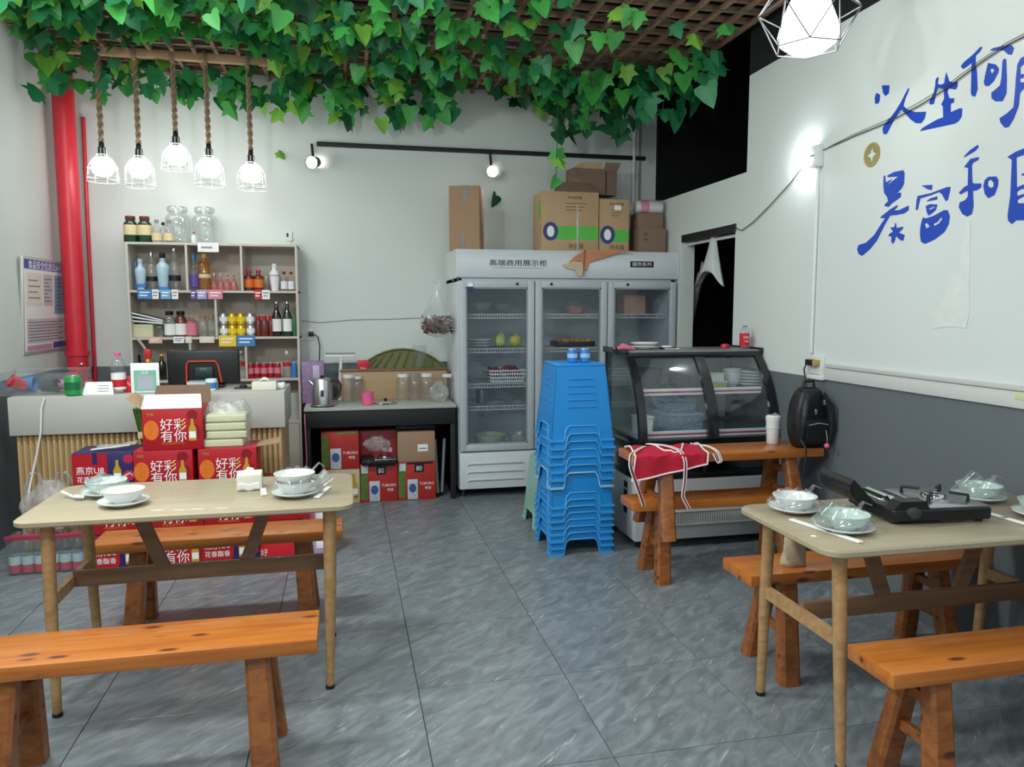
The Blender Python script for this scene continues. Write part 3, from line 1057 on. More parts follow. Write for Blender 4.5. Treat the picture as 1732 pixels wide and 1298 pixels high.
# base panel with pressed louvres
q = MB()
q.rbox((-HW, 0.0, 0.075), (HW, 0.05, 0.365), 0.006)
bp_ = q.build('base_panel', FRW, fr)
for x0 in (-HW + 0.06, -HW + 0.66, -HW + 1.26):
    for z in (0.15, 0.215, 0.28):
        q = MB()
        q.tube([(x0, 0.002, z - 0.012), (x0 + 0.02, -0.004, z), (x0 + 0.44, -0.004, z), (x0 + 0.46, 0.002, z - 0.012)], 0.009, 8)
        lv = q.build('louvre', FRW, bp_)
        lv['kind'] = lv.get('kind', '') or 'part'
        del lv['kind']
for x in (-HW + 0.04, 0, HW - 0.04):
    MB().lathe([(0.022, 0), (0.022, 0.012), (0.012, 0.016), (0.012, 0.075)], 12, (x, 0.09, 0)).build('foot', DGREY, fr)
    MB().lathe([(0.022, 0), (0.022, 0.012), (0.012, 0.016), (0.012, 0.075)], 12, (x, 0.62, 0)).build('foot', DGREY, fr)
# doors
for di, (x0, x1) in enumerate(((-HW + 0.004, -HW + 0.602), (-HW + 0.610, -HW + 1.205), (-HW + 1.213, HW - 0.004))):
    z0, z1, fw = 0.378, 1.715, 0.052
    q = MB()
    q.rbox((x0, 0.0, z0), (x0 + fw, 0.042, z1), 0.005)
    q.rbox((x1 - fw, 0.0, z0), (x1, 0.042, z1), 0.005)
    q.rbox((x0 + fw - 0.003, 0.0, z0), (x1 - fw + 0.003, 0.042, z0 + fw), 0.005)
    q.rbox((x0 + fw - 0.003, 0.0, z1 - fw), (x1 - fw + 0.003, 0.042, z1), 0.005)
    g = 0.010
    for a, b_ in (((x0 + fw - 0.002, 0.006, z0 + fw - 0.002), (x0 + fw + g, 0.03, z1 - fw + 0.002)), ((x1 - fw - g, 0.006, z0 + fw - 0.002), (x1 - fw + 0.002, 0.03, z1 - fw + 0.002)),
                  ((x0 + fw, 0.006, z0 + fw - 0.002), (x1 - fw, 0.03, z0 + fw + g)), ((x0 + fw, 0.006, z1 - fw - g), (x1 - fw, 0.03, z1 - fw + 0.002))):
        q.box(a, b_, 1)
    d = q.build('door', [FRG, mat('door_inner_trim', c(150, 157, 164), 0.5)], fr)
    MB().box((x0 + fw, 0.016, z0 + fw), (x1 - fw, 0.020, z1 - fw)).build('glass_pane', PANE, d, smooth=False)
    q = MB()
    q.X = Matrix.Translation(((x0 + x1) / 2 + (0.16, -0.17, -0.13)[di], 0, z1 - 0.024)) @ Matrix.Rotation(PI / 2, 4, 'X')
    q.lathe([(0.011, 0), (0.011, 0.006), (0.005, 0.008)], 14).build('lock', BLACK, d)
    q = MB()
    gx = x1 - fw / 2 if di != 1 else x0 + fw / 2
    for k in range(4):
        pass
    for si, sz in enumerate((1.453, 1.181, 0.902, 0.721)):
        q = MB()
        for k in range(17):
            x = x0 + 0.03 + (x1 - x0 - 0.06) * k / 16
            q.tube([(x, 0.10, sz), (x, 0.64, sz)], 0.0022, 4)
        for y, zz in ((0.10, sz), (0.10, sz - 0.03), (0.37, sz - 0.004), (0.64, sz)):
            q.tube([(x0 + 0.025, y, zz), (x1 - 0.025, y, zz)], 0.0038, 6)
        for k in range(27):
            x = x0 + 0.03 + (x1 - x0 - 0.06) * k / 26
            q.tube([(x, 0.0985, sz), (x, 0.0985, sz - 0.03)], 0.0030, 4)
        q.build('wire_shelf', WIRE, fr)
q = MB().box((-HW + 0.068, -0.001, 1.635), (-HW + 0.115, 0.003, 1.70), 0).box((-HW + 0.07, -0.0016, 1.668), (-HW + 0.113, 0.0, 1.698), 1)
q.build('door_sticker', [mat('navy_print', c(40, 50, 100), 0.5), PWHITE], fr, smooth=False)


# ------------------------------------------------------------------ small builders for goods
def bowl(name, label, loc, r, h, m=PORC, group=None, cat='bowl'):
    t = thing(name, label, cat, loc, 0, group)
    prof = [(r * 0.45, 0), (r * 0.47, h * 0.10), (r * 0.80, h * 0.38), (r * 0.97, h * 0.85), (r, h), (r * 0.96, h), (r * 0.92, h * 0.85), (r * 0.74, h * 0.42), (r * 0.4, h * 0.16), (0.002, h * 0.14)]
    MB().lathe(prof, 24).build('body', m, t)
    MB().lathe([(r * 0.975, h * 0.985), (r * 1.02, h * 0.99), (r * 1.02, h * 1.02), (r * 0.965, h * 1.02)], 24, cap=False).build('lip', m, t)
    return t


def plate(label, loc, r, m=PORC, group=None, h=0.018):
    t = thing('plate', label, 'plate', loc, 0, group)
    MB().lathe([(r * 0.55, 0), (r * 0.62, 0.002), (r, h), (r * 0.985, h + 0.003), (r * 0.66, 0.007), (0.002, 0.005)], 28).build('body', m, t)
    MB().lathe([(r * 0.985, h + 0.001), (r * 1.01, h + 0.001), (r * 1.01, h + 0.005), (r * 0.98, h + 0.005)], 28, cap=False).build('rim', m, t)
    return t


ORD5 = ('lowest', 'second from below', 'third from below', 'fourth from below', 'topmost')
PROF = {
    'beer': ([(0.92, 0), (1, 0.02), (1, 0.55), (0.85, 0.64), (0.45, 0.76), (0.38, 0.92)], 0.92, 0.42),
    'spirit': ([(0.95, 0), (1, 0.02), (1, 0.58), (0.85, 0.66), (0.34, 0.72), (0.32, 0.86)], 0.86, 0.38),
    'square': ([(0.97, 0), (1, 0.02), (1, 0.66), (0.9, 0.72), (0.42, 0.78), (0.40, 0.87)], 0.87, 0.46),
    'jar': ([(0.95, 0), (1, 0.03), (1, 0.66), (0.8, 0.78), (0.62, 0.80), (0.60, 0.86)], 0.84, 0.68),
    'urn': ([(0.62, 0), (0.66, 0.03), (0.80, 0.25), (1, 0.58), (0.98, 0.66), (0.6, 0.74), (0.42, 0.78), (0.40, 0.86)], 0.86, 0.44),
    'pear': ([(0.95, 0), (1, 0.03), (1, 0.36), (0.7, 0.52), (0.42, 0.62), (0.34, 0.88)], 0.88, 0.40),
    'pet': ([(0.85, 0), (1, 0.03), (1, 0.30), (0.93, 0.40), (1, 0.50), (1, 0.72), (0.7, 0.84), (0.36, 0.90), (0.36, 0.93)], 0.92, 0.44),
}


def bottle(label, loc, h, r, kind='spirit', body=CLEARB, cap=BLACK, lab=None, lz=(0.2, 0.5), group=None, n=14, name='bottle', cat='bottle'):
    t = thing(name, label, cat, loc, 0, group)
    prof, cz, cr = PROF[kind]
    MB().lathe([(a * r, b_ * h) for a, b_ in prof], n).build('glass_body', body, t)
    MB().lathe([(cr * r, cz * h), (cr * r * 1.04, cz * h + 0.002), (cr * r * 1.04, h * 0.99), (cr * r * 0.9, h)], n).build('cap', cap, t)
    if lab:
        MB().lathe([(r * 1.012, lz[0] * h), (r * 1.015, lz[0] * h + 0.001), (r * 1.015, lz[1] * h), (r * 1.012, lz[1] * h)], n, cap=False).build('label_band', lab, t)
    return t


def can(label, loc, h, r, m, group=None, lab=None):
    t = thing('drink_can', label, 'can', loc, 0, group)
    MB().lathe([(r * 0.82, 0), (r, h * 0.06), (r, h * 0.90), (r * 0.84, h * 0.98)], 16).build('body', m, t)
    MB().lathe([(r * 0.84, h * 0.98), (r * 0.84, h), (r * 0.76, h), (r * 0.74, h * 0.985)], 16).build('lid', SILV, t)
    if lab: MB().lathe([(r * 1.012, h * 0.3), (r * 1.012, h * 0.7)], 16, cap=False).build('label_band', lab, t)
    return t


def carton(name, label, loc, w_, d_, h_, m, rz=0, group=None, cat='box', tape=True, open_top=False):
    """closed cardboard box, origin at the middle of its base"""
    t = thing(name, label, cat, loc, rz, group)
    q = MB()
    q.rbox((-w_ / 2, -d_ / 2, 0), (w_ / 2, d_ / 2, h_), 0.004, 2)
    q.build('carton_body', m, t)
    if tape:
        q = MB()
        q.box((-w_ / 2 - 0.001, -0.022, h_ - 0.05), (w_ / 2 + 0.001, 0.022, h_ + 0.001))
        q.build('tape_strip', TAPE, t, smooth=False)
    return t


def flap(t, pts, m, th=0.004, name='flap'):
    """a carton flap given by four corners, with board thickness"""
    a, b_, cc, d_ = [Vector(p) for p in pts]
    n = (b_ - a).cross(d_ - a).normalized() * th
    return MB().prism([a, b_, cc, d_], n).build(name, m, t, smooth=False)


# goods in the fridge, each resting on a shelf (z of the wire + its radius)
def fs(px, py, si, dy=0.30):
    z = (1.4555, 1.1835, 0.9045, 0.7235, 0.361)[si]
    p = P(px, py, Y=FY0 + dy)
    return (p.x, FY0 + dy, z)


def film_bag(label, loc, r, h, m=FILM, inner=None, sc_=(1, 1), cat='bag', name='plastic_bag'):
    t = thing(name, label, cat, loc)
    rr = random.Random(int(1000 * (loc[0] + 3) + 77 * loc[2]))
    def fn(u, v):
        a = 2 * PI * u
        pr = math.sin(PI * min(1, 0.12 + v * 0.80)) ** 0.6 if v < 0.75 else 0.55 * (1 - (v - 0.75) * 2.2) + 0.1
        rad = r * pr * (1 + 0.10 * math.sin(5 * a + 6 * v) + 0.05 * math.sin(11 * a - 9 * v))
        return (rad * math.cos(a) * sc_[0], rad * math.sin(a) * sc_[1], h * v)
    MB().grid(fn, 26, 10).build('film', m, t)
    if inner:
        q = MB()
        for k in range(inner[1]):
            a, s_ = rr.uniform(0, 2 * PI), rr.uniform(0, 0.62) * r
            q.sphere((s_ * math.cos(a) * sc_[0], s_ * math.sin(a) * sc_[1], h * (0.10 + 0.30 * rr.random())), r * inner[2] * rr.uniform(0.7, 1.2), 7, 5, (1, 1, 0.8))
        o = q.build('contents', inner[0], t)
        o['kind'] = 'stuff'
    return t


GREENV = mat('pale_cabbage', c(196, 208, 120), 0.5, var=0.25)
bowl('glass_bowl', 'film covered clear bowl on the top shelf behind the left fridge door', fs(812, 532, 0), 0.10, 0.09, FILM)
bowl('glass_bowl', 'second clear bowl deeper on the top shelf behind the left fridge door', fs(850, 532, 0, 0.42), 0.09, 0.08, FILM)
for k in range(3): plate('white plate on the second shelf behind the left fridge door, %s of three' % (ORD5[0], 'middle', ORD5[4])[k], Vector(fs(812, 588, 1)) + Vector((0, 0, 0.022 * k)), 0.10, group='plates on the fridge shelf')


def leafy(label, loc, r, n, m, cat='vegetable', name='cabbage'):
    t = thing(name, label, cat, loc)
    for k in range(n):
        a = 2 * PI * k / n
        def fn(u, v, a=a, k=k):
            b_ = a + (u - 0.5) * 1.6
            rad = r * (0.55 + 0.1 * (k % 2)) * math.sin(PI * (0.15 + 0.8 * v)) * (1 + 0.06 * math.sin(14 * u))
            return (rad * math.cos(b_), rad * math.sin(b_), r * 1.5 * v * (1 - 0.15 * (k % 3) / 2))
        MB().grid(fn, 6, 6).build('leaf', m, t, solid=0.002)
    MB().sphere((0, 0, r * 0.6), r * 0.42, 10, 8).build('heart', m, t)
    return t


leafy('pale green cabbage on the second shelf behind the left fridge door', fs(846, 588, 1), 0.085, 7, GREENV)
t = thing('yellow_vegetable', 'yellow-green squash beside the cabbage in the left fridge section', 'vegetable', fs(872, 588, 1))
MB().sphere((0, 0, 0.05), 0.05, 14, 10, (1.1, 1, 1)).build('body', mat('yellow_green_skin', c(206, 200, 80), 0.4), t)
MB().tube([(0, 0, 0.095), (0.01, 0, 0.115)], 0.008, 6).build('stem', GREENV, t)


def basket(label, loc, w_, d_, h_, m, inner=None):
    t = thing('basket', label, 'basket', loc)
    q = MB()
    for k in range(4):
        z = 0.006 + (h_ - 0.012) * k / 3
        f_ = 0.88 + 0.12 * k / 3
        q.tube([(sx * w_ / 2 * f_, sy * d_ / 2 * f_, z) for sx, sy in ((-1, -1), (1, -1), (1, 1), (-1, 1))], 0.006, 6, closed=True)
    for k in range(15):
        x = -w_ / 2 + w_ * k / 14
        for sy in (-1, 1): q.tube([(x * 0.88, sy * d_ / 2 * 0.88, 0.006), (x, sy * d_ / 2, h_)], 0.0035, 4)
    q.box((-w_ / 2 * 0.88, -d_ / 2 * 0.88, 0), (w_ / 2 * 0.88, d_ / 2 * 0.88, 0.006))
    q.build('body', m, t)
    if inner:
        q = MB()
        for k in range(inner[1]):
            q.sphere((rnd.uniform(-0.42, 0.42) * w_, rnd.uniform(-0.4, 0.4) * d_, h_ * 0.55 + rnd.uniform(0, 0.5) * h_), inner[2] * rnd.uniform(0.8, 1.2), 8, 6, (1, 1, 0.9))
        tag(q.build('contents', inner[0], t), None, None, None, 'stuff')
    return t


REDVEG = mat('dark_red_vegetables', c(120, 30, 34), 0.4, var=0.4, scale=30)
GRV = mat('green_vegetables', c(70, 130, 60), 0.5, var=0.4, scale=30)
basket('white basket of dark red vegetables behind the left fridge door', fs(853, 647, 2), 0.30, 0.28, 0.10, WHITE, (REDVEG, 40, 0.026))
film_bag('clear bag on the third shelf at the left end of the fridge', fs(806, 647, 2), 0.09, 0.16)
t = thing('steel_cup', 'steel cup on the fourth shelf behind the left fridge door', 'cup', fs(815, 685, 3))
MB().lathe([(0.045, 0), (0.048, 0.004), (0.05, 0.11), (0.047, 0.11), (0.044, 0.008), (0.002, 0.007)], 20).build('body', STEEL, t)
MB().lathe([(0.05, 0.108), (0.053, 0.11), (0.05, 0.113), (0.047, 0.11)], 20, cap=False).build('rim', CHROME, t)
bowl('glass_bowl', 'clear bowl beside the steel cup in the left fridge section', fs(860, 685, 3), 0.075, 0.07, CLEARB)
bowl('green_bowl', 'wide pale green bowl at the bottom of the left fridge section', fs(828, 755, 4), 0.14, 0.10, mat('pale_green_glaze', c(176, 190, 166), 0.3))
bowl('clear_bowl', 'clear wide bowl at the bottom right of the left fridge section', fs(876, 755, 4), 0.09, 0.10, CLEARB)
film_bag('clear bag of pink meat on the top shelf behind the middle fridge door', fs(972, 532, 0), 0.09, 0.11, FILM, (mat('pink_meat', c(206, 110, 120), 0.5, var=0.3), 10, 0.35))
t = thing('black_tray', 'black tray of orange and green food behind the middle fridge door', 'tray', fs(968, 588, 1))
q = MB()
q.rbox((-0.16, -0.11, 0), (0.16, 0.11, 0.012), 0.004)
for a, b_ in (((-0.165, -0.115, 0.006), (0.165, -0.105, 0.045)), ((-0.165, 0.105, 0.006), (0.165, 0.115, 0.045)), ((-0.165, -0.115, 0.006), (-0.155, 0.115, 0.045)), ((0.155, -0.115, 0.006), (0.165, 0.115, 0.045))): q.rbox(a, b_, 0.003)
q.build('body', BLACK, t)
q = MB()
for k in range(26): q.sphere((rnd.uniform(-0.13, 0.13), rnd.uniform(-0.08, 0.08), 0.035 + 0.02 * rnd.random()), 0.02, 7, 5)
tag(q.build('food', mat('orange_green_food', c(196, 140, 60), 0.5, var=0.5, scale=25), t), None, None, None, 'stuff')
basket('white basket of greens behind the middle fridge door', fs(938, 647, 2), 0.24, 0.26, 0.08, WHITE, (GRV, 28, 0.024))
bowl('green_bowl', 'green bowl at the bottom of the middle fridge section', fs(935, 755, 4), 0.11, 0.10, mat('green_glaze', c(110, 170, 130), 0.3))
t = carton('brown_package', 'brown wrapped package on the top shelf behind the right fridge door', fs(1066, 531, 0), 0.19, 0.2, 0.155, mat('pinkish_brown_paper', c(188, 150, 132), 0.6), tape=False)
flap(t, ((-0.09, -0.1, 0.156), (0.09, -0.1, 0.156), (0.08, -0.02, 0.172), (-0.08, -0.02, 0.172)), mat('pinkish_brown_paper', c(188, 150, 132)), name='folded_end')
bowl('glass_bowl', 'clear bowl on the top shelf behind the right fridge door', fs(1110, 531, 0), 0.07, 0.09, CLEARB)
film_bag('clear bag on the second shelf behind the right fridge door', fs(1060, 588, 1), 0.10, 0.13)

# ------------------------------------------------------------------ curved glass display case
DX0, DX1 = 1.725, 2.660
dc = thing('display_case', 'black framed curved-glass display case on a white base behind the benches', 'display case', ((DX0 + DX1) / 2, 4.30, 0))
HW2 = (DX1 - DX0) / 2
CF = mat('gloss_black_frame', c(20, 22, 26), 0.22, coat=0.4)
CWH = mat('case_white_enamel', c(206, 208, 208), 0.4, var=0.04)
q = MB()
q.rbox((-HW2, 0.0, 0.055), (HW2, 0.60, 0.44), 0.006)
base = q.build('base', CWH, dc)
q = MB()
for k in range(62):
    x = -HW2 + 0.10 + 0.012 * k
    q.box((x, -0.006, 0.155), (x + 0.0065, 0.0, 0.225))
q.box((-HW2 + 0.09, -0.008, 0.228), (HW2 - 0.09, 0.0, 0.236))
q.box((-HW2 + 0.09, -0.008, 0.146), (HW2 - 0.09, 0.0, 0.154))
tag(q.build('grille', WHITE, base, smooth=False), None, None, None, 'stuff')
MB().box((-HW2 + 0.09, -0.002, 0.15), (HW2 - 0.09, 0.001, 0.235)).build('grille_black_plate', BLACKM, base, smooth=False)  # flat black plate behind the white bars, nothing is cut in
text('冷柜', 0.06, PBLACK, base, (-0.12, -0.0015, 0.315), FRONT, 1.5)
q = MB()
q.X = Matrix.Translation((-HW2 - 0.001, 0.2, 0.33)) @ Matrix.Rotation(PI / 2, 4, 'Z')
for k in range(4):
    MB().box((-HW2 - 0.0015, 0.14, 0.20 + 0.055 * k), (-HW2, 0.20, 0.24 + 0.055 * k)).build('side_print', PBLACK, base, smooth=False)
q = MB()
for x in (-HW2 + 0.06, HW2 - 0.06):
    for y in (0.08, 0.52): MB().lathe([(0.02, 0), (0.025, 0.01), (0.02, 0.055)], 10, (x, y, 0)).build('foot', BLACK, dc)
# black lower band
q = MB()
q.rbox((-HW2, 0.0, 0.44), (HW2, 0.60, 0.475), 0.004)
q.rbox((-HW2, -0.03, 0.655), (HW2, 0.60, 0.70), 0.006)
q.rbox((-HW2, 0.0, 0.47), (-HW2 + 0.03, 0.60, 0.66), 0.003)
q.rbox((HW2 - 0.03, 0.0, 0.47), (HW2, 0.60, 0.66), 0.003)
q.box((-HW2 + 0.02, 0.30, 0.47), (HW2 - 0.02, 0.32, 0.66))
q.rbox((-0.02, 0.0, 0.47), (0.02, 0.02, 0.66), 0.003)
q.build('lower_band', CF, dc)
# curve of the glass, local y/z
CUR = [(-0.045, 0.70), (-0.035, 0.78), (-0.012, 0.88), (0.03, 0.98), (0.085, 1.07), (0.145, 1.145), (0.205, 1.205)]


def curved(x0, x1, off, th):
    vs_ = []
    for y, z in CUR:
        vs_ += [(x0, y + off, z), (x1, y + off, z), (x1, y + off + th, z), (x0, y + off + th, z)]
    fs_ = [(0, 1, 2, 3), tuple(range(len(vs_) - 1, len(vs_) - 5, -1))]
    for i in range(len(CUR) - 1):
        o = 4 * i
        for k in range(4): fs_.append((o + k, o + (k + 1) % 4, o + 4 + (k + 1) % 4, o + 4 + k))
    return vs_, fs_


for x0, x1 in ((-HW2, -HW2 + 0.05), (-0.012, 0.055), (HW2 - 0.05, HW2)):
    MB().add(*curved(x0, x1, -0.012, 0.035)).build('curved_frame', CF, dc)
MB().add(*curved(-HW2 + 0.05, -0.012, 0.0, 0.004)).build('glass_pane', CASEG, dc)
MB().add(*curved(0.055, HW2 - 0.05, 0.0, 0.004)).build('glass_pane', CASEG, dc)
q = MB()
q.rbox((-HW2, 0.19, 1.213), (HW2, 0.60, 1.232), 0.004)
q.build('top_slab', mat('grey_top_slab', c(128, 130, 132), 0.35), dc)
q = MB()
q.rbox((-HW2 - 0.004, 0.180, 1.190), (HW2 + 0.004, 0.20, 1.222), 0.004)
for sx in (-1, 1): q.rbox((sx * HW2 - 0.012, 0.18, 1.205), (sx * HW2 + 0.012, 0.61, 1.245), 0.005)
q.rbox((-HW2, 0.57, 0.70), (-HW2 + 0.04, 0.60, 1.21), 0.003)
q.rbox((HW2 - 0.04, 0.57, 0.70), (HW2, 0.60, 1.21), 0.003)
q.build('top_frame', CF, dc)
MB().box((-HW2 + 0.03, 0.575, 0.70), (HW2 - 0.03, 0.585, 1.21)).build('back_panel', mat('case_back_mirror_grey', c(150, 162, 160), 0.25), dc, smooth=False)
MB().box((-HW2 + 0.02, 0.0, 0.70), (HW2 - 0.02, 0.57, 0.71)).build('deck', mat('case_deck_steel', c(160, 165, 165), 0.35, metal=0.4), dc, smooth=False)
for sx in (-1, 1):
    poly = [(sx * (HW2 - 0.012), y + 0.02, z) for y, z in CUR] + [(sx * (HW2 - 0.012), 0.57, 1.205), (sx * (HW2 - 0.012), 0.57, 0.70)]
    MB().prism(poly, (sx * 0.004, 0, 0)).build('side_pane', CASEG, dc, smooth=False)
q = MB()
q.box((-HW2 + 0.055, 0.09, 0.975), (HW2 - 0.055, 0.56, 0.983), 0)
sh = q.build('glass_shelf', [glass('shelf_glass', (0.93, 0.96, 0.95, 1), 0.05, 0.05, 0.2, 0.04)], dc, smooth=False)
for z, y, nm in ((0.958, 0.078, 'shelf_strip'), (0.704, -0.005, 'deck_strip')):
    q = MB()
    q.rbox((-HW2 + 0.055, y, z), (HW2 - 0.055, y + 0.01, z + 0.042), 0.002, 1, 0)
    q.box((-HW2 + 0.055, y - 0.0012, z + 0.015), (HW2 - 0.055, y, z + 0.026), 1)
    q.build(nm, [PWHITE, mat('magenta_red_strip', c(190, 40, 80), 0.5)], dc, smooth=False)


def cs(px, py, z, dy):
    p = P(px, py, Y=4.30 + dy)
    return Vector((p.x, 4.30 + dy, z))


for k in range(5): plate('white plate at the right of the case glass shelf, %s of its pile' % ORD5[k], cs(1270, 650, 0.984 + 0.02 * k, 0.27), 0.085, group='plates in the display case')
for k in range(4): bowl('rice_bowl', 'white bowl beside the plates in the display case, %s of its stack' % (ORD5[:3] + ORD5[4:])[k], cs(1238, 650, 0.984 + 0.022 * k, 0.30), 0.062, 0.05, group='bowls in the display case')
t = carton('yellow_tub', 'flat yellow-green tub left of the bowls in the display case', cs(1207, 652, 0.984, 0.26), 0.13, 0.12, 0.035, mat('yellow_green_plastic', c(190, 190, 100), 0.5), tape=False, cat='tub')
MB().rbox((-0.068, -0.063, 0.035), (0.068, 0.063, 0.043), 0.003).build('lid', WHITE, t)
t = carton('white_tub', 'white covered tub standing on the yellow-green one in the display case', cs(1207, 640, 1.028, 0.26), 0.10, 0.10, 0.045, WHITE, tape=False, cat='tub')
MB().rbox((-0.053, -0.053, 0.045), (0.053, 0.053, 0.052), 0.003).build('lid', CREAM, t)
bowl('dark_bowl', 'large dark bowl at the left of the display case glass shelf', cs(1098, 655, 0.984, 0.30), 0.09, 0.10, mat('dark_purple_glaze', c(70, 66, 84), 0.3))
bowl('dark_bowl', 'large dark bowl nested in the other on the glass shelf', cs(1098, 640, 1.012, 0.30), 0.095, 0.10, mat('dark_purple_glaze', c(70, 66, 84), 0.3))
for k in range(3): bowl('clear_dish', 'clear dish on the display case glass shelf, %s of three piled' % (ORD5[0], 'middle', ORD5[4])[k], cs(1148, 655, 0.984 + 0.02 * k, 0.28), 0.075, 0.04, CLEARB, group='clear dishes in the display case', cat='dish')


def tub(label, loc, w_, d_, h_, m, lm, name='storage_tub'):
    t = thing(name, label, 'tub', loc)
    q = MB()
    q.prism([(-w_ / 2 * 0.9, -d_ / 2 * 0.9, 0), (w_ / 2 * 0.9, -d_ / 2 * 0.9, 0), (w_ / 2 * 0.9, d_ / 2 * 0.9, 0), (-w_ / 2 * 0.9, d_ / 2 * 0.9, 0)], (0, 0, 0.004))
    A = [(-w_ / 2 * 0.9, -d_ / 2 * 0.9), (w_ / 2 * 0.9, -d_ / 2 * 0.9), (w_ / 2 * 0.9, d_ / 2 * 0.9), (-w_ / 2 * 0.9, d_ / 2 * 0.9)]
    vs_ = [(x, y, 0.002) for x, y in A] + [(x / 0.9, y / 0.9, h_) for x, y in A]
    q.add(vs_, [(i, (i + 1) % 4, 4 + (i + 1) % 4, 4 + i) for i in range(4)])
    q.build('body', m, t, smooth=False)
    MB().rbox((-w_ / 2 - 0.006, -d_ / 2 - 0.006, h_), (w_ / 2 + 0.006, d_ / 2 + 0.006, h_ + 0.014), 0.005).build('lid', lm, t)
    return t


BLT = glass('blue_tub_plastic', (0.75, 0.87, 0.97, 1), 0.04, 0.12, 0.25, 0.34, (0.5, 0.66, 0.82, 1))
tub('translucent blue storage tub on the display case deck', cs(1146, 738, 0.711, 0.20), 0.25, 0.22, 0.11, BLT, BLT)
tub('second translucent blue tub standing on the first in the display case', cs(1140, 700, 0.838, 0.30), 0.22, 0.2, 0.06, BLT, BLT)
tub('small white tub at the left end of the display case deck', cs(1086, 738, 0.711, 0.16), 0.10, 0.12, 0.10, WHITE, CREAM)
tub('dark green crate behind the tumbler in the display case', cs(1250, 728, 0.711, 0.22), 0.27, 0.22, 0.05, mat('dark_green_plastic', c(40, 70, 62), 0.4), BLACK, 'dark_crate')
tub('white box beneath the deck on the display case left side', cs(1078, 780, 0.476, 0.18), 0.12, 0.14, 0.10, MINT, WHITE, 'mint_box')
t = film_bag('bag of dark red goods in the lower compartment of the display case', cs(1165, 800, 0.477, 0.14), 0.09, 0.13, FILM, (REDVEG, 14, 0.35))
tub('dark covered tray in the lower compartment, on its right', cs(1265, 800, 0.477, 0.16), 0.24, 0.2, 0.06, DGREY, BLACK, 'dark_tray')
# things lying on the top slab
TZ = 1.2325
t = thing('pink_cloth', 'crumpled pink dotted cloth on the display case top, left end', 'cloth', cs(1056, 588, TZ, 0.34))
def fn(u, v):
    x, y = (u - 0.5) * 0.12, (v - 0.5) * 0.10
    return (x, y, 0.004 + 0.032 * math.exp(-(x * x + y * y) * 500) + 0.008 * math.sin(60 * x + 2) * math.sin(70 * y))
MB().grid(fn, 12, 10).build('fabric', mat('pink_fabric', c(220, 110, 130), 0.8, var=0.35, scale=60), t, solid=0.003)
MB().tube([(-0.05, -0.045, 0.006), (0, -0.052, 0.010), (0.05, -0.045, 0.006)], 0.003, 5).build('hem', PPINK, t)
for k in range(2): plate('white plate on top of the display case, %s of two' % ('lower', 'upper')[k], cs(1090, 585, TZ + 0.022 * k, 0.38), 0.09, group='plates on the display case top')
t = thing('phone_charger', 'black and white gadget with a white cable on the display case top', 'gadget', cs(1130, 584, TZ, 0.34))
MB().rbox((-0.05, -0.02, 0), (0.05, 0.03, 0.012), 0.003).build('body', BLACK, t)
MB().rbox((-0.045, -0.018, 0.012), (0.02, 0.02, 0.024), 0.003).build('white_half', WHITE, t)
MB().tube([(0.045, -0.01, 0.006), (0.07, -0.03, 0.005), (0.05, -0.05, 0.005), (0.0, -0.05, 0.005), (-0.04, -0.04, 0.005)], 0.003, 5).build('cable', WHITE, t)
t = thing('red_trinket', 'small red trinket lying on the display case top before the doorway', 'cap', cs(1226, 584, TZ, 0.42))
MB().lathe([(0.03, 0), (0.03, 0.012), (0.024, 0.026), (0.01, 0.028)], 14).build('body', REDP, t)
MB().lathe([(0.032, 0), (0.032, 0.005), (0.03, 0.006)], 14).build('rim', DRED, t)
p = cs(1259, 583, TZ, 0.30)
t = bottle('clear bottle with a red label on the right end of the display case', p, 0.155, 0.032, 'pet', CLEARB, GREY, REDP, (0.12, 0.66))
text('OAT', 0.026, PWHITE, t, (0, -0.0335, 0.068), FRONT)
text('MILK', 0.015, PWHITE, t, (0, -0.0335, 0.045), FRONT)

# ------------------------------------------------------------------ things on the stacked benches
BT = 0.7155
tb = thing('tumbler', 'white lidded tumbler standing on the upper stacked bench', 'tumbler', (2.42, 3.93, BT))
MB().lathe([(0.031, 0), (0.034, 0.004), (0.038, 0.10), (0.040, 0.135)], 22).build('body', WHITE, tb)
MB().lathe([(0.0395, 0.092), (0.0415, 0.092), (0.0415, 0.097), (0.0395, 0.097)], 22, cap=False).build('ring', WHITE, tb)
MB().lathe([(0.042, 0.135), (0.042, 0.158), (0.036, 0.165), (0.012, 0.166)], 22).build('lid', WHITE, tb)
MB().tube([(-0.01, 0, 0.165), (0.012, 0, 0.176), (0.03, 0, 0.166)], 0.006, 6).build('sip_tab', GREY, tb)

ap = thing('red_apron', 'red apron with white piping draped over the upper stacked bench end', 'apron', (1.62, 3.73, BT))
APR = mat('red_apron_cloth', c(196, 24, 52), 0.8, var=0.08, bump=0.1)
PIP = mat('white_piping', c(240, 235, 232), 0.7)


def apf(u, v):
    """u along the bench, v from the back of the seat, over the front edge and down"""
    x = -0.10 + u * (0.40 - 0.02 * v)
    s_ = v * (0.375 - 0.075 * u)
    front = 0.017                                     # the bench front edge is at y = 0.0 in local space
    top = 0.235
    if s_ < top: y, z = 0.235 - s_, 0.006 + 0.010 * math.sin(9 * u + 5 * v) ** 2 + 0.014 * math.exp(-((v - 0.3) * 5) ** 2)
    else: y, z = -0.009 - 0.010 * math.sin(7 * u) ** 2, 0.004 - (s_ - top)
    if s_ < top and top - s_ < 0.02: z = min(z, 0.008)
    return Vector((x - 0.05 * v * (1 - u), y - 0.0, z))


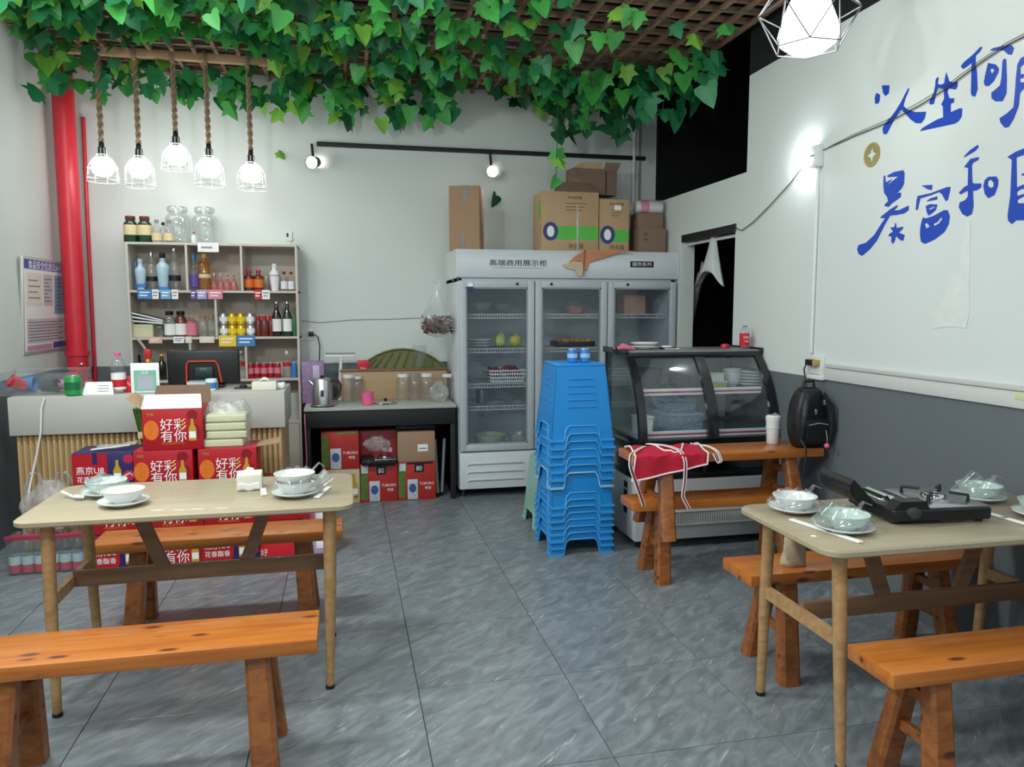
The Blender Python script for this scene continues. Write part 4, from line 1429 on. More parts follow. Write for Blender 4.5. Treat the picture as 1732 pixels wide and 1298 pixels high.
MB().grid(apf, 20, 26).build('cloth', APR, ap, solid=0.003)
q = MB()
for path in ([(k / 20, 1) for k in range(21)], [(0, k / 20) for k in range(21)], [(1, k / 20) for k in range(21)], [(0.35 + 0.45 * k / 14, 0.25 + 0.42 * math.sin(PI * k / 14)) for k in range(15)]):
    q.tube([apf(*p) + Vector((0, -0.004, 0.004)) for p in path], 0.005, 6)
q.build('piping', PIP, ap)


def strap(pts, wd=0.011):
    o_ = MB()
    pts = [Vector(p) for p in pts]
    fine = []
    for i in range(len(pts) - 1):
        for k in range(6): fine.append(pts[i].lerp(pts[i + 1], k / 6))
    fine.append(pts[-1])
    for s_ in range(3):
        fine = [fine[0]] + [(fine[i - 1] + fine[i] * 2 + fine[i + 1]) / 4 for i in range(1, len(fine) - 1)] + [fine[-1]]
    o_.tube(fine, wd * 0.62, 6, 1, 0.3)
    for sg in (-1, 1): o_.tube([p + Vector((sg * wd * 0.75, sg * 0.002, 0)) for p in fine], 0.0036, 6, 0)
    return o_.build('strap', [PIP, DRED], ap)


strap([(-0.03, 0.12, 0.03), (-0.10, 0.05, 0.025), (-0.155, 0.0, 0.012), (-0.165, -0.02, -0.05), (-0.12, -0.02, -0.17), (-0.085, -0.02, -0.265)])
strap([(0.02, 0.20, 0.028), (0.09, 0.10, 0.034), (0.135, 0.01, 0.02), (0.145, -0.035, -0.03), (0.14, -0.04, -0.15), (0.125, -0.045, -0.22), (0.165, -0.05, -0.29)])
strap([(0.28, 0.14, 0.025), (0.33, 0.08, 0.025), (0.345, 0.0, 0.012), (0.36, -0.025, -0.04), (0.345, -0.02, -0.055), (0.325, -0.02, -0.02), (0.32, -0.01, 0.0)], 0.008)

bk = thing('backpack', 'black backpack with a pink charm leaning on the wall at the bench end', 'backpack', (2.555, 3.80, BT))
BKF = mat('black_nylon', c(20, 22, 24), 0.45, var=0.3, bump=0.3, bscale=40)
def bfn(u, v):
    a = 2 * PI * u
    w_ = 0.105 * (1 - 0.30 * max(0, v - 0.55) ** 1.2) * (math.sin(PI * min(0.97, 0.10 + 0.86 * v)) ** 0.28)
    d_ = 0.075 * (math.sin(PI * min(0.97, 0.10 + 0.86 * v)) ** 0.35)
    ca, sa = math.cos(a), math.sin(a)
    sg = lambda t_: math.copysign(abs(t_) ** 0.55, t_)
    return (w_ * sg(ca), d_ * sg(sa) * (1 + 0.05 * math.sin(9 * v)), 0.335 * v + 0.002)
MB().grid(bfn, 28, 16).build('main_bag', BKF, bk, solid=0.003)
q = MB()
q.rbox((-0.075, -0.105, 0.03), (0.075, -0.06, 0.17), 0.02, 4)
q.build('front_pocket', BKF, bk)
MB().tube([(-0.06, -0.107, 0.14), (0, -0.112, 0.15), (0.06, -0.107, 0.14)], 0.004, 6).build('zip', GREY, bk)
MB().tube([(-0.035, 0, 0.335), (-0.03, 0, 0.375), (0.03, 0, 0.375), (0.035, 0, 0.335)], 0.009, 8).build('carry_handle', BKF, bk)
for sx in (-1, 1):
    MB().tube([(sx * 0.05, -0.07, 0.31), (sx * 0.085, -0.105, 0.24), (sx * 0.10, -0.11, 0.12), (sx * 0.095, -0.085, 0.02)], [0.014, 0.017, 0.015, 0.008], 8, flat=0.6).build('shoulder_strap', BKF, bk)
q = MB()
q.tube([(-0.102, -0.10, 0.06), (-0.10, -0.145, 0.02), (-0.10, -0.15, -0.05), (-0.11, -0.15, -0.10)], 0.006, 6)
q.build('hanging_strap', BKF, bk)
ch = MB()
ch.tube([(0.04, -0.118, 0.11), (0.042, -0.128, 0.07), (0.04, -0.130, 0.04)], 0.003, 6)
cho = ch.build('charm_chain', CHROME, bk)
MB().sphere((0.04, -0.132, 0.025), 0.015, 12, 8).build('charm', PINK, cho)
q = MB()
for x, z in ((-0.03, 0.2), (0.02, 0.25), (0.09, 0.12)): q.rbox((x, -0.118, z), (x + 0.012, -0.10, z + 0.03), 0.003)
q.build('buckle', CHROME, bk)

# ------------------------------------------------------------------ reception counter
CX0, CX1, CY0, CY1, CZ = -1.945, -0.385, 4.92, 5.46, 0.98
ct = thing('reception_counter', 'white topped reception counter with a fluted light wood front', 'counter', ((CX0 + CX1) / 2, CY0, 0))
CH = (CX1 - CX0) / 2
q = MB()
q.rbox((-CH, 0.0, 0.752), (CH, CY1 - CY0, CZ), 0.005)
q.build('white_top_band', CTRW, ct)
q = MB()
q.box((-CH + 0.02, 0.05, 0), (CH - 0.02, CY1 - CY0, 0.752))
q.build('carcass', FLUTE, ct, smooth=False)
q = MB()
pts = []
n = 48
for k in range(n):
    x0 = -CH + 0.02 + (2 * CH - 0.04) * k / n
    x1 = -CH + 0.02 + (2 * CH - 0.04) * (k + 1) / n
    q.prism([(x0, 0.05, 0.002), (x0 + 0.004, 0.036, 0.002), ((x0 + x1) / 2 - 0.006, 0.026, 0.002), ((x0 + x1) / 2 + 0.006, 0.026, 0.002), (x1 - 0.004, 0.036, 0.002), (x1, 0.05, 0.002)], (0, 0, 0.75))
o = q.build('fluted_front', FLUTE, ct)
tag(o, None, None, None, 'stuff')

# ------------------------------------------------------------------ display shelf on the back wall
SX0, SX1, SYF, SYB = -1.61, -0.362, 6.25, YB - 0.005
sh = thing('bottle_shelf', 'pale wood bottle shelf unit standing against the back wall', 'shelf', ((SX0 + SX1) / 2, SYF, 0))
HS = (SX1 - SX0) / 2
sxc = (SX0 + SX1) / 2
DP = SYB - SYF
RZ = [2.0, 1.638, 1.278, 0.945, 0.60]
for z in RZ:
    MB().rbox((-HS, 0, z - 0.018), (HS, DP, z), 0.002, 1).build('shelf_board', SHELFW, sh)
for x in (-HS, HS - 0.018):
    MB().rbox((x, -0.001, 0), (x + 0.018, DP, 2.0), 0.002, 1).build('side_board', SHELFW, sh)
MB().box((-HS + 0.01, DP - 0.006, 0.0), (HS - 0.01, DP, 2.0)).build('back_board', SHELFB, sh, smooth=False)
for x, za, zb in ((-1.182, RZ[1], RZ[0]), (-0.782, RZ[1], RZ[0]), (-0.983, RZ[2], RZ[1]), (-1.181, RZ[3], RZ[2]), (-0.771, RZ[3], RZ[2])):
    MB().rbox((x - sxc - 0.008, 0.0, za), (x - sxc + 0.008, DP - 0.005, zb - 0.018), 0.001, 1).build('divider', SHELFW, sh)
MB().rbox((-HS + 0.02, 0.0, 0.02), (-0.005, 0.018, 0.58), 0.002, 1).build('cupboard_door', SHELFW, sh)
MB().rbox((0.005, 0.0, 0.02), (HS - 0.02, 0.018, 0.58), 0.002, 1).build('cupboard_door', SHELFW, sh)


def sp(px, row, dy=0.10):
    py = (408, 491, 569, 641)[row]
    p = P(px, py, Y=SYF + dy)
    return Vector((p.x, SYF + dy, RZ[row] + 0.0008))


MP = 0.00478                                                 # metres per photo pixel at the shelf
BOT = [  # px, width px, height px, row, kind, glass, cap, label material, label band, dy, text
    (222, 22, 42, 0, 'jar', GREENG, BROWNG, KRAFT, (0.28, 0.66), 0.10, 'dark green jar with a cream label, leftmost on the shelf top'),
    (246, 22, 42, 0, 'jar', GREENG, BROWNG, KRAFT, (0.28, 0.66), 0.10, 'dark green jar with a cream label, second on the shelf top'),
    (266, 16, 37, 0, 'spirit', CLEARB, GREY, KRAFT, (0.1, 0.42), 0.08, 'small clear bottle right of the dark green jars'),
    (277, 13, 35, 0, 'spirit', CLEARB, BLACK, None, (0.1, 0.4), 0.17, 'small clear bottle half hidden behind two others on the shelf top'),
    (287, 17, 37, 0, 'spirit', CLEARB, GREY, KRAFT, (0.1, 0.42), 0.08, 'small clear bottle with cream label just left of the big jars'),
    (328, 8, 18, 0, 'spirit', WHITE, REDP, None, (0, 0), 0.07, 'tiny white bottle with a red cap between the big glass jars'),
    (239, 17, 50, 1, 'urn', PALEBL, PALEBL, PBLUE, (0.1, 0.2), 0.07, 'pale blue ribbed bottle at the left of the upper row'),
    (258, 17, 62, 1, 'spirit', CLEARB, STEEL, PBLACK, (0.24, 0.36), 0.10, 'tall clear bottle with a black band beside the pale blue ribbed one'),
    (277, 20, 60, 1, 'urn', PALEBL, BLACK, PBLUE, (0.0, 0.09), 0.08, 'pale blue urn bottle with a black stopper in the upper row'),
    (297, 18, 72, 1, 'spirit', CLEARB, CHROME, PBLACK, (0.22, 0.34), 0.10, 'tallest clear bottle with a black band in the upper left bay'),
    (329, 16, 58, 1, 'spirit', CLEARB, PBLUE, PPURP, (0.1, 0.45), 0.08, 'clear bottle with a blue cap in the upper middle bay'),
    (347, 19, 60, 1, 'square', AMBER, GOLD, KRAFT, (0.34, 0.44), 0.08, 'amber bottle with a tall gold cap in the upper middle bay'),
    (363, 11, 30, 1, 'pear', ROSEG, CLEARB, None, (0, 0), 0.08, 'pink flask next to the amber bottle, first of the pink row'),
    (374, 11, 30, 1, 'pear', ROSEG, CLEARB, None, (0, 0), 0.08, 'pink flask, second of the pink row in the upper middle bay'),
    (385, 11, 30, 1, 'pear', ROSEG, CLEARB, None, (0, 0), 0.08, 'pink flask, third of the pink row in the upper middle bay'),
    (396, 11, 30, 1, 'pear', ROSEG, CLEARB, None, (0, 0), 0.08, 'pink flask, last of the pink row by the bay divider'),
    (422, 16, 34, 1, 'square', BROWNG, REDP, ORANGE, (0.16, 0.56), 0.08, 'dark bottle with orange label and red cap, left of two alike'),
    (438, 16, 34, 1, 'square', BROWNG, REDP, ORANGE, (0.16, 0.56), 0.08, 'dark bottle with orange label and red cap, right of two alike'),
    (451, 10, 40, 1, 'spirit', CLEARB, MINT, None, (0, 0), 0.16, 'slim clear bottle with a mint cap in the upper right bay'),
    (465, 17, 45, 1, 'urn', PORC, PORC, GREY, (0.55, 0.58), 0.08, 'white porcelain urn bottle in the upper right bay'),
    (481, 11, 32, 1, 'square', CLEARB, DRED, WHITE, (0.1, 0.5), 0.08, 'small clear bottle with dark red cap, left of two at the upper right'),
    (493, 11, 32, 1, 'square', CLEARB, DRED, WHITE, (0.1, 0.5), 0.08, 'small clear bottle with dark red cap, rightmost in the upper row'),
    (288, 17, 42, 2, 'jar', CLEARB, BLACK, PWHITE, (0.08, 0.50), 0.08, 'clear jar with a black lid and white label in the middle row'),
    (307, 18, 42, 2, 'jar', BROWNG, BLACK, PWHITE, (0.08, 0.52), 0.08, 'brown jar with a black lid and white label in the middle row'),
    (325, 18, 36, 2, 'square', ROSEG, CLEARB, PPINK, (0.08, 0.62), 0.08, 'pink labelled clear bottle in the middle row'),
    (344, 15, 35, 2, 'jar', CLEARB, CARD, None, (0, 0), 0.08, 'clear corked jar, left of two at the middle divider'),
    (358, 13, 35, 2, 'jar', CLEARB, CARD, None, (0, 0), 0.09, 'clear corked jar, right of two at the middle divider'),
    (429, 10, 62, 2, 'spirit', CLEARB, GREY, PPINK, (0.5, 0.6), 0.19, 'tall clear bottle standing behind the silver cans'),
    (438, 11, 34, 2, 'jar', BROWNG, REDP, None, (0, 0), 0.09, 'small brown jar with red lid, left of three'),
    (448, 12, 34, 2, 'jar', BROWNG, REDP, None, (0, 0), 0.07, 'small brown jar with red lid, middle of three'),
    (459, 11, 34, 2, 'jar', BROWNG, REDP, None, (0, 0), 0.09, 'small brown jar with red lid, right of three'),
    (469, 15, 58, 2, 'beer', DARKG, STEEL, PWHITE, (0.14, 0.50), 0.08, 'dark beer bottle with a white label, left of the pair'),
    (487, 15, 58, 2, 'beer', GREENG, STEEL, PWHITE, (0.14, 0.50), 0.08, 'dark green beer bottle with a white label, right of the pair'),
    (251, 9, 46, 3, 'spirit', DRED, GOLD, None, (0, 0), 0.07, 'red and gold bottle in the lower left bay of the shelf'),
    (275, 13, 42, 3, 'beer', DARKG, YEL, None, (0, 0), 0.08, 'black bottle with a yellow cap in the lower left bay'),
    (292, 11, 48, 3, 'beer', DARKG, WHITE, None, (0, 0), 0.14, 'black bottle with a white cap behind the monitor, left of two'),
    (312, 11, 46, 3, 'beer', DARKG, WHITE, PWHITE, (0.5, 0.6), 0.14, 'black bottle with a white cap behind the monitor, right of two'),
    (234, 14, 40, 3, 'jar', DARKG, BLACK, None, (0, 0), 0.16, 'dark jar at the left end of the lower shelf row'),
    (409, 12, 46, 3, 'pet', CLEARB, WHITE, REDP, (0.45, 0.6), 0.08, 'clear bottle with a red band just right of the monitor'),
    (486, 13, 45, 3, 'spirit', CLEARB, WHITE, REDP, (0.42, 0.56), 0.08, 'clear bottle with a red band at the lower right bay'),
]
for (px, wp, hp_, row, kind, gm, cm, lm, lz, dy, lab) in BOT:
    b_ = bottle(lab, sp(px, row, dy), hp_ * MP, wp * MP / 2, kind, gm, cm, lm, lz, 'bottles on the shelf unit', 12, 'jar' if kind == 'jar' else 'bottle', 'jar' if kind == 'jar' else 'bottle')
for px, dy, lab in ((302, 0.13, 'big clear glass jar with a wide lid, left of two on the shelf top'), (348, 0.13, 'big clear glass jar with a wide lid, right of two on the shelf top')):
    t = thing('glass_jar', lab, 'jar', sp(px, 0, dy), 0, 'big jars on the shelf top')
    MB().lathe([(0.085, 0), (0.09, 0.01), (0.092, 0.19), (0.08, 0.215), (0.066, 0.228), (0.066, 0.245)], 22, cap=False).build('glass_body', glass('jar_glass', (0.95, 0.965, 0.965, 1), 0.08, 0.06, 0.5, 0.05), t)
    MB().lathe([(0.068, 0.242), (0.075, 0.245), (0.076, 0.27), (0.07, 0.282), (0.01, 0.285)], 22).build('lid', glass('jar_lid_glass', (0.85, 0.9, 0.9, 1), 0.14, 0.1, 0.6, 0.08), t)
    MB().lathe([(0.075, 0.004), (0.084, 0.012), (0.002, 0.014)], 20).build('base_ring', CLEARB, t)
t = thing('security_camera', 'small white camera standing on the right end of the shelf top', 'camera', sp(490, 0, 0.08))
MB().lathe([(0.028, 0), (0.028, 0.006), (0.012, 0.012), (0.012, 0.03)], 14).build('foot', WHITE, t)
MB().rbox((-0.028, -0.028, 0.028), (0.028, 0.03, 0.108), 0.012, 3).build('body', WHITE, t)
MB().rbox((-0.022, -0.031, 0.062), (-0.006, -0.026, 0.094), 0.004).build('lens', BLACK, t)
for px, dx, m, lab in ((379, 0, SILV, 'silver can, lower left of the stacked cans'), (394, 1, GOLDC, 'gold can, lower, beside the silver ones'), (408.5, 2, GOLDC, 'gold can, lower, in the middle of the stack'), (424.5, 3, SILV, 'silver can, lower right of the stacked cans')):
    p = sp(px, 2, 0.075)
    can(lab, p, 0.092, 0.033, m, 'stacked cans on the shelf', PWHITE if m is SILV else YEL)
    can(lab.replace('lower', 'upper'), p + Vector((0, 0, 0.0925)), 0.092, 0.033, m, 'stacked cans on the shelf', PWHITE if m is SILV else YEL)
nums = ('first', 'second', 'third', 'fourth', 'fifth')
for k in range(5):
    can('red can, %s from the left in the lower right bay' % nums[k], sp(424 + 11.5 * k, 3, 0.07 + 0.03 * (k % 2)), 0.118, 0.026, RED, 'red cans on the lower shelf', PPINK)
can('blue can at the right end of the lower shelf row', sp(498, 3, 0.08), 0.12, 0.024, PBLUE, None, None)
carton('green_box', 'narrow green box at the right end of the middle shelf row', sp(499, 2, 0.09), 0.026, 0.06, 0.17, mat('dark_green_carton', c(40, 110, 76), 0.5), tape=True)
carton('blue_box', 'flat blue box behind the first bottles of the upper row', sp(228, 1, 0.18), 0.06, 0.05, 0.225, mat('grey_blue_carton', c(90, 120, 160), 0.5), tape=True)
t = carton('cream_box', 'cream box under the magazines on the middle shelf row', sp(243, 2, 0.12), 0.165, 0.12, 0.095, mat('cream_carton', c(214, 208, 176), 0.6), tape=False)
MB().rbox((-0.084, -0.062, 0.078), (0.084, 0.062, 0.099), 0.003).build('lid', mat('cream_carton', c(214, 208, 176), 0.6), t)
for k, (ang, lab) in enumerate(((0.10, 'magazine lying lowest on the cream box'), (0.18, 'magazine in the middle of the slanted pile'), (0.26, 'dark magazine lying topmost on the slanted pile'))):
    p = sp(250, 2, 0.12)
    t = thing('magazine', lab, 'magazine', (p.x, p.y, p.z + 0.112 + 0.022 * k))
    t.rotation_euler = (0, ang, 0.05 * k)
    MB().rbox((-0.115, -0.08, 0), (0.125, 0.08, 0.012), 0.002).build('pages', PWHITE, t)
    MB().rbox((-0.117, -0.082, 0.012), (0.127, 0.082, 0.015), 0.001, 1).build('cover', (DGREY, GREY, BLACK)[k], t)
bottle('tiny glass bottle beside the cream box on the middle row', sp(270, 2, 0.06), 0.085, 0.028, 'jar', CLEARB, GREY, None)
# price tags hung over the shelf edges
for x0, x1, row, m, w2, lab in ((232, 256, 1, PBLUE, 1, 'blue price tag under the pale blue bottle'), (257, 268, 1, PWHITE, 0, 'white price tag next to the leftmost blue one'), (271, 288, 1, mat('light_blue_tag', c(110, 170, 220), 0.5), 1, 'light blue price tag on the upper shelf edge'),
                               (290, 301, 1, PWHITE, 0, 'white price tag at the right of the light blue one'), (322, 331, 1, PPURP, 0, 'purple price tag on the upper shelf edge'), (333, 349, 1, mat('lilac_tag', c(170, 160, 215), 0.5), 1, 'lilac price tag on the upper shelf edge'),
                               (351, 376, 1, PPINK, 1, 'pink price tag under the pink flasks'), (430, 442, 1, REDP, 0, 'red price tag on the upper shelf edge'), (443, 456, 1, PWHITE, 1, 'red lettered white price tag beside the red one'),
                               (251, 274, 2, mat('peach_tag', c(226, 180, 165), 0.5), 1, 'peach price tag on the middle shelf edge'), (293, 311, 2, PWHITE, 1, 'white price tag on the middle shelf edge, left'), (313, 324, 2, CREAM, 0, 'small cream price tag on the middle shelf edge'),
                               (337, 362, 2, mat('cream_tag', c(230, 214, 200), 0.5), 1, 'cream price tag near the middle divider'), (370, 399, 2, YEL, 1, 'yellow price tag under the cans'), (400, 431, 2, PBLUE, 1, 'blue price tag under the silver cans')):
    a, b_ = P(x0, 491 if row == 1 else 569, Y=SYF - 0.008), P(x1, 491 if row == 1 else 569, Y=SYF - 0.008)
    wd = b_.x - a.x
    hh = 0.072 if row == 1 else (0.05 if x0 < 365 else 0.085)
    t = thing('price_tag', lab, 'price tag', ((a.x + b_.x) / 2, SYF - 0.004, RZ[row] + (0.006 if x0 < 365 or row == 1 else 0.012)), 0, 'price tags on the shelf edges')
    MB().box((-wd / 2, -0.003, -hh), (wd / 2, 0.001, 0)).build('card', m, t, smooth=False)
    q = MB()
    for k in range(2): q.box((-wd * 0.36, -0.0036, -hh * (0.38 + 0.32 * k)), (wd * (0.36 - 0.15 * k), -0.003, -hh * (0.24 + 0.32 * k)))
    q.build('print', PWHITE if m is not PWHITE else GREY, t, smooth=False)
p = sp(352, 0, 0)
t = thing('price_card', 'white price card hanging below the right big glass jar', 'price tag', (p.x, SYF - 0.004, RZ[0] + 0.004))
MB().box((-0.076, -0.003, -0.072), (0.076, 0.001, 0)).build('card', PWHITE, t, smooth=False)
MB().box((-0.05, -0.0036, -0.045), (0.03, -0.003, -0.03)).build('print', GREY, t, smooth=False)
t = thing('grey_kettle', 'grey jug standing in the low bay at the right end of the shelf', 'jug', (P(497, 715, Y=SYF + 0.12).x, SYF + 0.12, RZ[4] + 0.001))
MB().lathe([(0.06, 0), (0.062, 0.01), (0.05, 0.14), (0.045, 0.2), (0.03, 0.215)], 18).build('body', mat('pale_grey_enamel', c(176, 176, 174), 0.4), t)
MB().tube([(0.05, 0, 0.17), (0.085, 0, 0.15), (0.08, 0, 0.07), (0.055, 0, 0.05)], 0.008, 8).build('handle', GREY, t)

# ------------------------------------------------------------------ things on the counter
def cp_(px, py, Y):
    p = P(px, py, Y=Y)
    return Vector((p.x, Y, CZ + 0.0008))


t = thing('monitor', 'black computer monitor seen from behind on the counter', 'monitor', cp_(347, 660, 5.33))
MB().rbox((-0.225, -0.025, 0.02), (0.225, 0.018, 0.245), 0.012, 3).build('back_shell', BLACK, t)
MB().box((-0.215, 0.018, 0.03), (0.215, 0.019, 0.235)).build('screen', mat('dark_screen', c(12, 14, 18), 0.15), t, smooth=False)
q = MB()
OR = mat('orange_red_plastic', c(205, 72, 52), 0.4)
q.tube([(-0.105, -0.032, 0.03), (-0.102, -0.034, 0.15), (-0.09, -0.034, 0.172), (0.075, -0.034, 0.172), (0.092, -0.034, 0.15), (0.112, -0.034, 0.03)], 0.012, 8, flat=0.6)
q.build('orange_stand_loop', OR, t)
MB().rbox((-0.06, -0.034, 0.045), (0.06, -0.024, 0.135), 0.01).build('rear_cover', mat('dark_green_cover', c(24, 50, 48), 0.4), t)
MB().rbox((-0.13, -0.09, 0), (0.13, 0.07, 0.02), 0.006).build('base', BLACK, t)
text('BOE', 0.02, GREY, t, (0, -0.0345, 0.115), FRONT)
t = thing('clear_box', 'clear plastic box of cups at the left end of the counter', 'box', cp_(80, 668, 5.12))
q = MB()
for a, b_ in (((-0.215, -0.13, 0), (0.215, 0.13, 0.003)), ((-0.215, -0.13, 0), (0.215, -0.127, 0.135)), ((-0.215, 0.127, 0), (0.215, 0.13, 0.135)), ((-0.215, -0.13, 0), (-0.212, 0.13, 0.135)), ((0.212, -0.13, 0), (0.215, 0.13, 0.135))): q.box(a, b_)
q.build('walls', glass('acrylic', (0.94, 0.96, 0.96, 1), 0.05, 0.06, 0.25, 0.05), t, smooth=False)
MB().rbox((-0.218, 0.11, 0.135), (0.218, 0.135, 0.15), 0.003).build('hinge_rail', glass('acrylic', ), t)


def cup(label, loc, r0, r1, h, m, cat='cup', tip=None, group=None):
    t = thing('cup', label, cat, loc, 0, group)
    MB().lathe([(r0 * 0.9, 0), (r0, 0.003), (r1, h), (r1 * 0.94, h), (r0 * 0.9, 0.006), (0.002, 0.006)], 20).build('body', m, t)
    MB().lathe([(r1 * 0.98, h - 0.003), (r1 * 1.04, h - 0.002), (r1 * 1.04, h + 0.003), (r1 * 0.95, h + 0.002)], 20, cap=False).build('rim', m, t)
    if tip: t.rotation_euler = tip
    return t


for px, Y, r, m, lab, z, tip in ((38, 5.16, 0.045, PBLUE, 'blue cup lying in the clear box', 0.055, (0.3, 1.57, 0.3)), (50, 5.06, 0.042, REDP, 'red cup lying in the clear box', 0.045, (0.5, -0.9, 0)), (78, 5.10, 0.042, DGREY, 'dark cup lying in the clear box', 0.045, (0, 1.5, -0.2)), (104, 5.14, 0.04, mat('dull_red_clear', c(170, 110, 115), 0.4), 'dull pink cup at the right of the clear box', 0.045, (0, 1.4, 0.5))):
    p = cp_(px, 668, Y)
    cup(lab, p + Vector((-0.02, 0, z)), r * 0.75, r, 0.09, m, 'cup', tip)
p = cp_(125, 669, 4.96)
can('green drink can standing on the counter front edge', p, 0.118, 0.046, GREEN, None, mat('dark_green_print', c(20, 110, 60), 0.4))
t = thing('tent_card', 'white folded paper card on the counter beside the green can', 'card', cp_(168, 671, 5.0))
MB().prism([(-0.085, -0.03, 0.0), (0.09, -0.03, 0.0), (0.075, 0.0, 0.075), (-0.07, 0.0, 0.075)], (0, 0.003, 0)).build('front_face', PWHITE, t, smooth=False)
MB().prism([(-0.085, 0.035, 0.0), (0.09, 0.035, 0.0), (0.075, 0.003, 0.075), (-0.07, 0.003, 0.075)], (0, 0.003, 0)).build('rear_face', PWHITE, t, smooth=False)
q = MB()
for k in range(3): q.box((0.0, -0.024 + 0.007 * k, 0.018 + 0.016 * k), (0.06, -0.0225 + 0.007 * k, 0.022 + 0.016 * k))
q.build('print', GREY, t, smooth=False)
t = bottle('clear bottle with a red and white label standing on the counter', cp_(202, 665, 5.05), 0.25, 0.042, 'pet', CLEARB, PINK, PWHITE, (0.1, 0.5))
MB().lathe([(0.0432, 0.04), (0.0434, 0.085)], 14, cap=False).build('red_band', REDP, t)
t = carton('red_packet', 'small red packet beside the bottle on the counter', cp_(220, 665, 5.08), 0.07, 0.04, 0.10, REDP, tape=False)
q = MB().prism([(-0.034, -0.0205, 0.07), (-0.034, -0.0205, 0.09), (0.034, -0.0205, 0.04), (0.034, -0.0205, 0.02)], (0, -0.001, 0))
q.build('white_slash', PPINK, t, smooth=False)
t = thing('payment_sign', 'white standing sign with a green panel on the counter', 'sign', cp_(247, 668, 5.02))
MB().rbox((-0.082, -0.004, 0.0), (0.082, 0.004, 0.185), 0.003).build('plate', PWHITE, t)
MB().box((-0.064, -0.0052, 0.012), (0.064, -0.004, 0.14)).build('green_panel', mat('pale_green_panel', c(130, 190, 165), 0.5), t, smooth=False)
MB().box((-0.046, -0.006, 0.022), (0.046, -0.0052, 0.108)).build('grey_panel', mat('grey_lilac_panel', c(176, 180, 190), 0.5), t, smooth=False)
text('收款', 0.022, PWHITE, t, (0, -0.0062, 0.116), FRONT)
MB().rbox((-0.06, -0.03, 0), (0.06, 0.03, 0.006), 0.002).build('foot', CLEARB, t)
t = thing('red_knot_ornament', 'red and gold knot ornament hung over the payment sign', 'ornament', cp_(252, 640, 5.06) + Vector((0, 0, 0.187)))
MB().rbox((-0.02, -0.012, 0.02), (0.02, 0.012, 0.08), 0.008, 3).build('knot', RED, t)
MB().tube([(-0.012, 0, 0.08), (-0.04, 0, 0.125), (-0.06, 0.01, 0.15)], 0.008, 6).build('cord', mat('grey_cord', c(150, 140, 136), 0.6), t)
MB().tube([(0, -0.002, 0.02), (0.0, -0.004, 0.0)], 0.012, 8).build('tassel', GOLD, t)
t = thing('blue_cup', 'blue and white paper cup in front of the monitor', 'cup', cp_(358, 662, 5.10))
MB().lathe([(0.027, 0), (0.036, 0.072), (0.034, 0.072), (0.026, 0.005), (0.002, 0.005)], 18).build('body', PWHITE, t)
MB().lathe([(0.0292, 0.012), (0.0338, 0.050)], 18, cap=False).build('blue_band', PBLUE, t)
t = carton('card_reader', 'pale grey block under the monitor on the counter', cp_(343, 660, 5.18), 0.18, 0.08, 0.05, mat('pale_grey_plastic', c(190, 192, 192), 0.5), tape=False, cat='device')
MB().rbox((-0.08, -0.035, 0.05), (0.08, 0.03, 0.056), 0.002).build('top_cover', GREY, t)
t = thing('mouse_pad', 'dark flat pad by the monitor on the counter', 'pad', cp_(412, 658, 5.16))
MB().rbox((-0.055, -0.04, 0), (0.055, 0.04, 0.008), 0.003).build('pad', DGREY, t)
MB().sphere((0.0, -0.005, 0.014), 0.025, 12, 8, (1, 1.4, 0.55)).build('mouse', BLACK, t)
t = thing('tissue_box', 'open cream tissue box on the right end of the counter', 'tissue box', cp_(448, 662, 5.05))
MB().rbox((-0.075, -0.045, 0), (0.075, 0.045, 0.055), 0.006).build('box', CREAM, t)
def tis(u, v): return ((u - 0.5) * 0.07, (v - 0.5) * 0.05, 0.055 + 0.04 * math.sin(PI * u) * (0.6 + 0.4 * math.sin(9 * v)) * (1 - abs(v - 0.5)))
MB().grid(tis, 10, 8).build('tissue', PWHITE, t, solid=0.001)
t = thing('tissue_pack', 'small white tissue pack right of the open tissue box', 'tissue pack', cp_(472, 660, 5.12))
MB().rbox((-0.04, -0.05, 0), (0.04, 0.05, 0.04), 0.014, 3).build('pack', PWHITE, t)
MB().rbox((-0.02, -0.03, 0.038), (0.02, 0.03, 0.043), 0.002).build('flap', PBLUE, t)
# cable hanging over the counter front
tag(MB().tube([P(75, 674, Y=CY0 - 0.012), P(70, 690, Y=CY0 - 0.02), P(69, 730, Y=CY0 - 0.02), P(62, 770, Y=CY0 - 0.03), P(52, 815, Y=CY0 - 0.06), P(46, 850, Y=CY0 - 0.14)], 0.006, 6).build('white_cable', WHITE), 'white cable hanging down the counter front on the left', 'cable')

# ------------------------------------------------------------------ beer cartons stacked before the counter
BW, BD, BH = 0.318, 0.24, 0.234


def bottle_print(t, x, z, h, y):
    q = MB()
    w_ = h * 0.16
    pr = [(-1, 0), (-1, 0.55), (-0.4, 0.75), (-0.35, 1), (0.35, 1), (0.4, 0.75), (1, 0.55), (1, 0)]
    q.prism([(x + a * w_, y, z + b_ * h) for a, b_ in pr], (0, -0.0008, 0))
    q.build('bottle_picture', GOLD, t, smooth=False)
    MB().box((x - w_ * 0.9, y - 0.0014, z + 0.12 * h), (x + w_ * 0.9, y - 0.0008, z + 0.42 * h)).build('picture_label', PWHITE, t, smooth=False)


def disc(t, x, z, r, y, m, name, sx=1.0):
    q = MB()
    q.prism([(x + sx * r * math.cos(2 * PI * k / 18), y, z + r * math.sin(2 * PI * k / 18)) for k in range(18)], (0, -0.0007, 0))
    return q.build(name, m, t, smooth=False)


